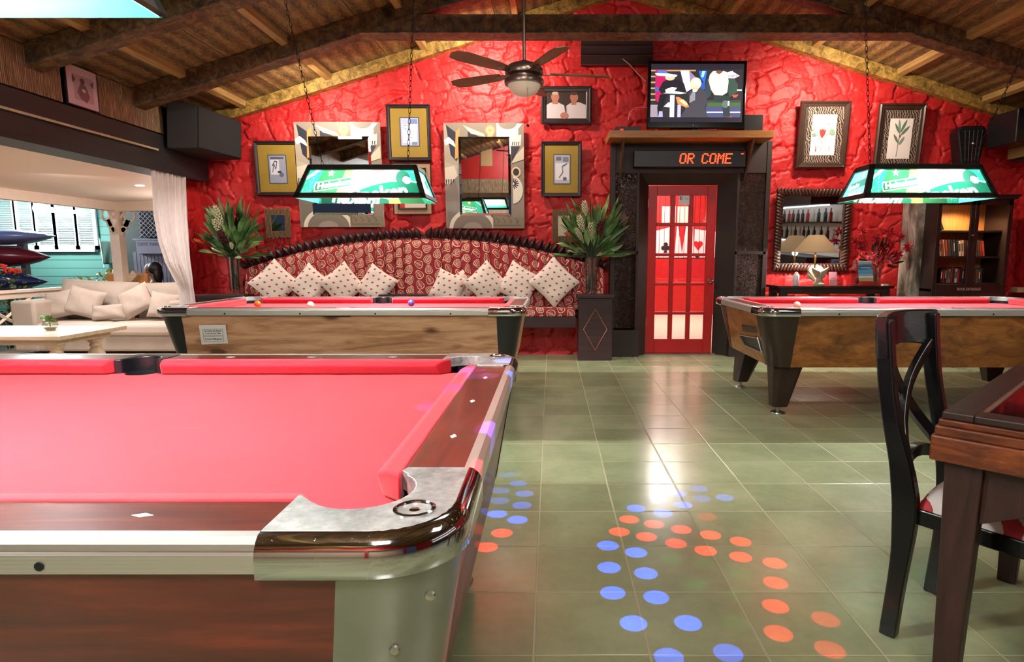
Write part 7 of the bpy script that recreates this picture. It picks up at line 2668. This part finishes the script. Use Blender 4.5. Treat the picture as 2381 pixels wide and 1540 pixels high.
def curt2(u, v):
    s = v * (len(cz) - 1)
    i = min(int(s), len(cz) - 2)
    fr = s - i
    fr2 = fr * fr * (3 - 2 * fr)
    z = cz[i] * (1 - fr) + cz[i + 1] * fr
    a = cl[i] * (1 - fr) + cl[i + 1] * fr
    b = cr[i] * (1 - fr) + cr[i + 1] * fr
    am = 0.03
    return (XCc + am * math.sin(u * 2 * PI * 8 + 0.9 * math.sin(v * 6)) + 0.01 * math.sin(u * 37), a + (b - a) * u, z)


o = MB().grid(curt2, 130, 50).build('sheer_curtain', M['sheer'], smooth=True, angle=180)
tag(o, 'long sheer white curtain tied back beside the red stone pier', 'curtain')

# ---- neighbouring house, boats, plants, people
M['teal'] = None
t = NT('teal_clapboard')
x, y, z = t.xyz(t.co())
fz = t.f('FRACT', t.f('MULTIPLY', z, 6.2))
t.bump(fz, 1.0, 0.03)
M['teal'] = t.set(t.mix(t.f('LESS_THAN', fz, 0.07), '#5c9087', '#234844'), 0.6)
HY = 12.2
house = thing('house', 'teal clapboard house with white shuttered windows beyond the porch', 'house', (-10, HY, 0))
hx1 = P(272, 560, HY).x
box('wall', -15.5, hx1, HY, HY + 0.2, -0.6, 3.2, M['teal'], house)
M['shutter'] = plain('white_shutter', '#cfdfe0', 0.5, var=0.03)


def shutter(u0, u1, v0, v1, parent):
    a, b = P(u0, v1, HY), P(u1, v0, HY)
    T = MB()
    w = 0.07
    y0, y1 = HY - 0.06, HY - 0.02
    z0, z1 = a.z, b.z
    T.box(a.x, a.x + w, y0, y1, z0, z1).box(b.x - w, b.x, y0, y1, z0, z1).box(a.x, b.x, y0, y1, z0, z0 + w).box(a.x, b.x, y0, y1, z1 - w, z1)
    n = 26
    for k in range(n):
        z = z0 + w + (z1 - z0 - 2 * w) * (k + 0.5) / n
        T.hexa([(a.x + w, y0 + 0.002, z - 0.014), (b.x - w, y0 + 0.002, z - 0.014), (b.x - w, y1, z + 0.006), (a.x + w, y1, z + 0.006)], [(a.x + w, y0 + 0.002, z - 0.008), (b.x - w, y0 + 0.002, z - 0.008), (b.x - w, y1, z + 0.012), (a.x + w, y1, z + 0.012)])
    return T.build('shutter', M['shutter'], parent)


for (u0, u1) in ((-60, -8), (-4, 40), (42, 84), (86, 128), (134, 180), (182, 222)):
    shutter(u0, u1, 455, 580, house)
a, b = P(-70, 582, HY), P(228, 578, HY)
box('window_sill', a.x, b.x, HY - 0.1, HY, a.z - 0.03, a.z + 0.01, M['shutter'], house)
box('corner_board', hx1 - 0.1, hx1 + 0.02, HY - 0.03, HY + 0.2, -0.6, 3.2, M['shutter'], house)
MB().prism([(-15.5, 2.4), (hx1 + 0.3, 2.4), (hx1 + 0.3, 2.55), (-15.5, 2.55)], HY - 0.9, HY + 0.2, 'y').build('eaves', M['shutter'], house)
g_ = struct(box('ground_1', -30, -4.2, 10.1, 30, -0.7, -0.6, plain('sandy_ground', '#4a4438', 0.9)))
struct(box('ground_1', -30, -7.1, -5, 10.1, -0.7, -0.6, plain('dark_lawn', '#24301f', 0.9)))

o = MB().lathe([(0.0, -0.07), (0.09, -0.07), (0.11, 0.0), (0.05, 0.05), (0.03, 0.95)], (-9.15, 11.25, 2.05), 20, 'y').build('floodlight', emis('floodlight_face', '#f4ffff', 30))
tag(o, 'glaring white floodlight by the teal house wall', 'light')


def kayak(label, u_tip, v_mid, Yk, half_h, color, xe, tipz=0.0):
    c = P(u_tip, v_mid, Yk)
    L = c.x - xe
    K, N = 30, 12
    v, f = [], []
    for i in range(K + 1):
        s = i / K
        w = (1 - (1 - s) ** 2.2) if s < 0.5 else (1 - (1 - 0.5) ** 2.2) + 0.0
        w = max(0.02, min(1.0, (1 - (1 - min(s * 5.5, 1)) ** 2)))
        x = c.x - L * s
        for k in range(N):
            a = 2 * PI * k / N
            v.append((x, Yk + 0.33 * w * math.cos(a), c.z + tipz * (1 - s) ** 3 + half_h * w * math.sin(a)))
    for i in range(K):
        for k in range(N):
            j = (k + 1) % N
            f.append((i * N + k, i * N + j, (i + 1) * N + j, (i + 1) * N + k))
    f.append(tuple(range(N)))
    o = MB().add(v, f).build('kayak', plain('kayak_hull', color, 0.3), smooth=True, angle=180)
    return tag(o, label, 'kayak', 'kayaks on the rack')


kayak('blue grey kayak, topmost on the rack outside', 131, 556, 10.4, 0.125, '#6f77a3', -12.5, 0.05)
kayak('dark red kayak on the middle of the rack outside', 118, 598, 10.3, 0.165, '#6a1822', -12.5)
kayak('dark navy boat lowest on the rack beside the railing', 112, 652, 10.2, 0.16, '#222c58', -12.5, -0.02)
mb = MB()
a = P(62, 640, 10.75)
mb.box(a.x - 0.04, a.x + 0.04, 10.7, 10.8, -0.6, 1.55)
for v_ in (572, 628, 676):
    z = P(62, v_, 10.75).z
    mb.box(a.x - 0.03, a.x + 0.03, 10.0, 10.8, z - 0.03, z)
tag(mb.build('kayak_rack', plain('grey_rack_wood', '#6f7472', 0.6)), 'grey wooden rack post holding the kayaks', 'rack')


def shrub(label, cx, cy, z0, z1, rad, n, leafm, flower=None, nf=0, seed=0, size=0.05, fpos=None):
    rnd = random.Random(seed)
    T = thing('shrub', label, 'shrub', (cx, cy, z0))
    mb = MB()
    for k in range(n):
        a, b = rnd.uniform(0, 2 * PI), rnd.random()
        r = rad * math.sqrt(rnd.random())
        z = z0 + (z1 - z0) * (0.25 + 0.75 * b)
        c = Vector((cx + r * math.cos(a), cy + r * math.sin(a) * 0.6, z))
        d = Vector((rnd.gauss(0, 1), rnd.gauss(0, 1), rnd.gauss(0.4, 0.7))).normalized() * size
        blade_leaf(mb, c, c + d, size * 0.24, 0.1, rnd)
    mb.build('foliage', leafm, T, smooth=True, angle=180)
    st = MB()
    for k in range(6):
        a = rnd.uniform(0, 2 * PI)
        st.tube([(cx, cy, z0), (cx + rad * 0.6 * math.cos(a), cy + rad * 0.4 * math.sin(a), z0 + (z1 - z0) * 0.75)], 0.008, 5)
    st.build('stem', M['leaf_dark'], T)
    for k in range(nf):
        if fpos:
            c = Vector((fpos[k][0], cy - rad * 0.4, fpos[k][1]))
        else:
            a = rnd.uniform(0, 2 * PI)
            c = Vector((cx + rad * 0.8 * math.cos(a), cy + rad * 0.4 * math.sin(a), z1 - rnd.uniform(0, 0.3) * (z1 - z0)))
        fm = MB()
        for q in range(26):
            d = Vector((rnd.gauss(0, 1), rnd.gauss(0, 1), rnd.gauss(0, 1))).normalized()
            fm.sphere(c + Vector((d.x * 0.055, d.y * 0.05, d.z * 0.028)), 0.016, 6, 4)
        fm.build('flower', flower, T, smooth=True, angle=180)


M['shrub_leaf'] = plain('olive_leaf', '#5a6034', 0.6, var=0.5, scale=14)
M['yellow_leaf'] = plain('yellow_leaf', '#b59a2c', 0.6, var=0.4, scale=14)
M['ixora'] = plain('orange_red_bloom', '#d8381f', 0.6)
c1 = P(12, 650, 8.6)
shrub('bush with orange red flower heads at the left edge beyond the railing', c1.x - 0.05, 8.6, -0.3, P(20, 622, 8.6).z, 0.30, 330, M['shrub_leaf'], M['ixora'], 3, 3, 0.07, [(P(8, 624, 8.5).x, P(8, 620, 8.5).z), (P(40, 634, 8.5).x, P(40, 630, 8.5).z), (P(24, 632, 8.5).x, P(24, 630, 8.5).z)])
c2 = P(190, 650, 10.2)
shrub('low yellow-leaved plant behind the sofa, left one', c2.x, 10.2, -0.3, P(190, 644, 10.2).z, 0.22, 170, M['yellow_leaf'], seed=4, size=0.08)
c2 = P(240, 650, 10.1)
shrub('tall spindly yellow plant behind the sofa near the porch post', c2.x - 0.1, 10.45, -0.3, P(240, 634, 10.1).z, 0.22, 130, M['yellow_leaf'], M['ixora'], 1, 6, 0.09, [(P(243, 640, 10.0).x, P(243, 640, 10.0).z)])
c3 = P(20, 715, 7.6)
shrub('green hedge below the porch railing at the left edge', c3.x - 0.75, 7.7, -0.3, 0.62, 0.42, 420, plain('hedge_leaf', '#5d7a3a', 0.6, var=0.5, scale=14), seed=8, size=0.06)
# tree tips catching the light at the eave
# lattice, banner, fence, flag to the right of the post
FYY = 11.6
struct(box('wall_fence', P(276, 560, FYY + 0.3).x, -3.0, FYY + 0.25, FYY + 0.3, -0.6, 2.6, plain('dusky_green_wall', '#26332f', 0.7)))
T = thing('lattice_screen', 'dark window with a pale diamond lattice right of the porch post', 'lattice', (-8, FYY, 1.2))
a, b = P(322, 552, FYY), P(372, 496, FYY)
box('frame', a.x, b.x, FYY + 0.05, FYY + 0.249, a.z, b.z + 0.1, M['black'], T)
mb = MB()
st_ = 0.085
W_, H_ = b.x - a.x, b.z + 0.1 - a.z
k = -int(H_ / st_)
while k * st_ < W_:
    s0 = k * st_
    for sg in (0, 1):
        pts = []
        p0 = (max(0, s0), max(0, -s0))
        p1 = (min(W_, s0 + H_), min(H_, W_ - s0))
        if p1[0] > p0[0]:
            q = [(p0[0], p0[1]), (p1[0], p1[1])] if sg == 0 else [(W_ - p0[0], p0[1]), (W_ - p1[0], p1[1])]
            mb.tube([(a.x + q[0][0], FYY + 0.04, a.z + q[0][1]), (a.x + q[1][0], FYY + 0.04, a.z + q[1][1])], 0.006, 4)
    k += 1
mb.build('lattice', plain('pale_lattice', '#a3a1ac', 0.5), T)
a, b = P(318, 590, 11.3), P(385, 560, 11.3)
T = thing('banner', 'pale banner reading DIVE hung on a grey picket fence behind the sofa', 'banner', (a.x, 11.3, a.z))
mb = MB()
mb.cur = lin('#9a9cb4')
mb.box(a.x, b.x, 11.3, 11.40, a.z, b.z)
fn = panel((a.x, 11.299, a.z), (1, 0, 0), (0, 0, 1), (0, -1, 0))
for c_, poly in text_shapes('DIVE PARL', 0.09, '#5a5f80', 0.03, 0.14, bold=0.001):
    mb.cur = lin(c_)
    mb.add([fn(q[0], q[1]) for q in poly], [tuple(range(len(poly)))])
mb.build('banner_cloth', M['art'], T)
mb = MB()
x = P(312, 620, 11.4).x
xe = P(400, 620, 11.4).x
while x < xe:
    mb.box(x, x + 0.055, 11.40, 11.42, -0.6, P(330, 586, 11.4).z)
    x += 0.066
mb.box(P(312, 620, 11.4).x, xe, 11.42, 11.45, P(330, 555, 11.4).z - 0.03, P(330, 555, 11.4).z)
tag(mb.build('picket_fence', plain('grey_lilac_pickets', '#7d7e92', 0.6)), 'grey picket fence behind the person at the porch', 'fence')
# furled dark green flag
p0, p1 = P(232, 556, 12.1), P(242, 622, 12.1)
T = thing('green_flag', 'dark green flag hanging in folds on the teal house by the porch post', 'flag', (p0.x, 12.1, p1.z))
MB().tube([p0 + Vector((-0.01, 0, 0.02)), p1], 0.008, 6).build('cord', plain('white_cord', '#c9d0cc', 0.5), T)
f0, f1, f2, f3 = P(232, 560, 12.1), P(282, 563, 12.1), P(282, 612, 12.1), P(258, 622, 12.1)


def flagf(u, v):
    top = f0 * (1 - u) + f1 * u
    bot = P(242, 615, 12.1) * (1 - u) + f2 * u
    p = top * (1 - v) + bot * v
    p.y += 0.03 * math.sin(u * 14 + v * 4) * v
    return tuple(p)


MB().grid(flagf, 30, 16).build('cloth', plain('dark_green_cloth', '#1b3a31', 0.7), T, smooth=True, angle=180, solid=0.004)
# orange wooden chairs with angled beam by the post
T = thing('wooden_bench_seat', 'varnished orange wooden seat with a leaning board beside the porch post', 'bench', (-7, 10.2, 0))
M['varnish'] = woodm('orange_varnished_wood', [(0.3, '#b06a34'), (0.7, '#dc9a5c')], 0.35, (8, 8, 1))
for (u0, u1, v0, v1) in ((255, 290, 637, 660), (318, 344, 636, 662)):
    a, b = P(u0, v1 + 30, 10.2), P(u1, v0, 10.2)
    box('seat_board', a.x, b.x, 10.18, 10.24, a.z, b.z, M['varnish'], T, bevel=0.005)
q = [P(290, 655, 10.0), P(303, 662, 10.0), P(323, 640, 10.0), P(312, 629, 10.0)]
MB().prism([(p.x, p.z) for p in q], 9.95, 10.05, 'y').build('leaning_board', M['washed'], T, bevel=0.005)

# person seated beyond the railing, back of dark hair towards the porch
pc = P(358, 650, 10.6)
per = thing('person', 'person with long dark hair and grey shirt seated beyond the porch railing, facing left', 'person', (pc.x, 10.6, -0.1))
skin = plain('skin', '#7a5346', 0.55)
hz = P(356, 629, 10.6).z
hx_ = P(354, 629, 10.6).x
mbp = MB()
secs = [(-0.35, 0.20, 0.15), (-0.2, 0.19, 0.14), (0.0, 0.17, 0.12), (0.2, 0.19, 0.12), (0.32, 0.20, 0.11), (0.38, 0.14, 0.09), (0.42, 0.06, 0.06), (0.50, 0.052, 0.055)]
base = hz - 0.60
v, f = [], []
N = 16
for (z, a, b) in secs:
    for k in range(N):
        th = 2 * PI * k / N
        v.append((pc.x + 0.02 + b * math.cos(th) * 1.1, 10.6 + a * math.sin(th), base + z))
# head rings continue the same surface
for (z, a, b, ox) in ((0.52, 0.06, 0.07, -0.01), (0.56, 0.072, 0.09, -0.02), (0.62, 0.076, 0.10, -0.02), (0.68, 0.070, 0.095, -0.015), (0.72, 0.045, 0.06, -0.01), (0.735, 0.005, 0.005, -0.01)):
    for k in range(N):
        th = 2 * PI * k / N
        nose = 0.022 if (abs(th - PI) < 0.25 and 0.55 < z < 0.63) else 0
        v.append((hx_ + ox + b * math.cos(th) - nose, 10.6 + a * math.sin(th), base + z))
R_ = len(v) // N
for i in range(R_ - 1):
    for k in range(N):
        j = (k + 1) % N
        f.append((i * N + k, i * N + j, (i + 1) * N + j, (i + 1) * N + k))
MB().add(v, f).build('body', skin, per, smooth=True, angle=180)
v2 = []
for (z, a, b) in [(-0.4, 0.21, 0.16)] + secs[:6]:
    for k in range(N):
        th = 2 * PI * k / N
        v2.append((pc.x + 0.02 + (b + 0.012) * math.cos(th) * 1.1, 10.6 + (a + 0.012) * math.sin(th), base + z))
f2_ = [(i * N + k, i * N + (k + 1) % N, (i + 1) * N + (k + 1) % N, (i + 1) * N + k) for i in range(6) for k in range(N)]
sh_ = MB().add(v2, f2_)
sh_.tube([(pc.x, 10.43, base + 0.30), (pc.x - 0.05, 10.38, base + 0.10), (pc.x - 0.22, 10.42, base + 0.02)], [0.06, 0.05, 0.04], 10)
sh_.build('shirt', plain('grey_shirt', '#6e6d78', 0.8), per, smooth=True, angle=180)
hm = MB()
hm.sphere((hx_ + 0.045, 10.6, hz + 0.035), 0.12, 18, 12, (0.95, 0.85, 0.95))
hm.sphere((hx_ + 0.095, 10.6, hz - 0.07), 0.105, 16, 12, (0.6, 0.9, 1.5))
hm.build('hair', plain('dark_hair', '#15110f', 0.5), per, smooth=True, angle=180)

# ================================================================ DISCO LIGHT: coloured dots thrown on the floor
SRC = Vector((0.75, 2.35, 3.05))
fx_ = thing('party_light', 'black multi-beam party light hung from the roof', 'light', SRC)
MB().sphere(SRC, 0.09, 20, 12).lathe([(0.012, 0.0), (0.012, roof_z(0.75) - SRC.z)], SRC, 8).build('housing', M['black'], fx_, smooth=True)
blue = [(185, 330, 1), (300, 362, 1), (325, 280, .8), (340, 215, .55), (305, 157, .5), (245, 108, .3), (205, 197, .35), (200, 255, .4), (970, 297, 1), (1120, 325, 1), (1235, 278, .8), (1095, 248, .6), (1203, 215, .6), (1325, 187, .4), (1470, 237, .45), (1340, 243, .3),
        (810, 508, 1.2), (970, 547, 1.2), (817, 632, 1.2), (1025, 665, 1.2), (838, 775, 1.2), (1083, 800, 1.2), (955, 947, 1.2), (1263, 945, 1.2), (1155, 1140, .8), (1490, 1115, .7)]
red = [(212, 437, 1), (125, 517, 1), (875, 430, 1), (930, 360, 1), (1028, 458, 1), (1070, 387, 1), (1195, 495, 1), (1225, 417, 1), (1362, 537, 1), (1390, 448, 1), (1560, 485, .9), (1560, 572, .8), (1752, 607, .8), (1757, 718, .6), (1757, 850, .8), (1773, 1003, .7), (2040, 925, .5), (2065, 1095, .5), (1370, 345, .25)]
green = [(1170, 580, .5), (1350, 610, .35), (1300, 725, .5), (1560, 670, .4), (1550, 790, .35), (1530, 940, .35)]
for pts, colr, e in ((blue, (0.02, 0.09, 1.0), 2300), (red, (1.0, 0.03, 0.02), 1500), (green, (0.1, 0.9, 0.25), 200)):
    for (a, b, s) in pts:
        tgt = PZ(1080 + a / 2.43, 1060 + b / 2.43, 0)
        d = (tgt - SRC).length
        rad = 0.047
        st = SRC + (tgt - SRC).normalized() * 0.10
        o = light('party_beam', 'SPOT', st, e * s * (d / 3.2) ** 2, colr, target=tgt, spot=math.degrees(2 * math.atan(rad / (d - 0.1))), blend=0.22, radius=0.001)
for (tgt, e, colr) in (((-0.15, 2.16, 0.82), 2600, (0.05, 0.16, 1)), ((-0.10, 1.95, 0.80), 1800, (0.05, 0.16, 1)), ((-0.22, 1.9, 0.82), 1300, (0.15, 0.1, 1)), ((-0.27, 2.0, 0.82), 1500, (0.5, 0.1, 1)), ((-0.3, 1.72, 0.82), 900, (0.5, 0.1, 0.9)), ((-0.12, 1.3, 0.80), 1300, (0.3, 0.1, 1)), ((-0.10, 1.05, 0.79), 1500, (1, 0.05, 0.1))):
    d = (Vector(tgt) - SRC).length
    light('party_beam', 'SPOT', SRC + (Vector(tgt) - SRC).normalized() * 0.1, e, colr, target=tgt, spot=math.degrees(2 * math.atan(0.06 / d)), blend=0.4, radius=0.001)
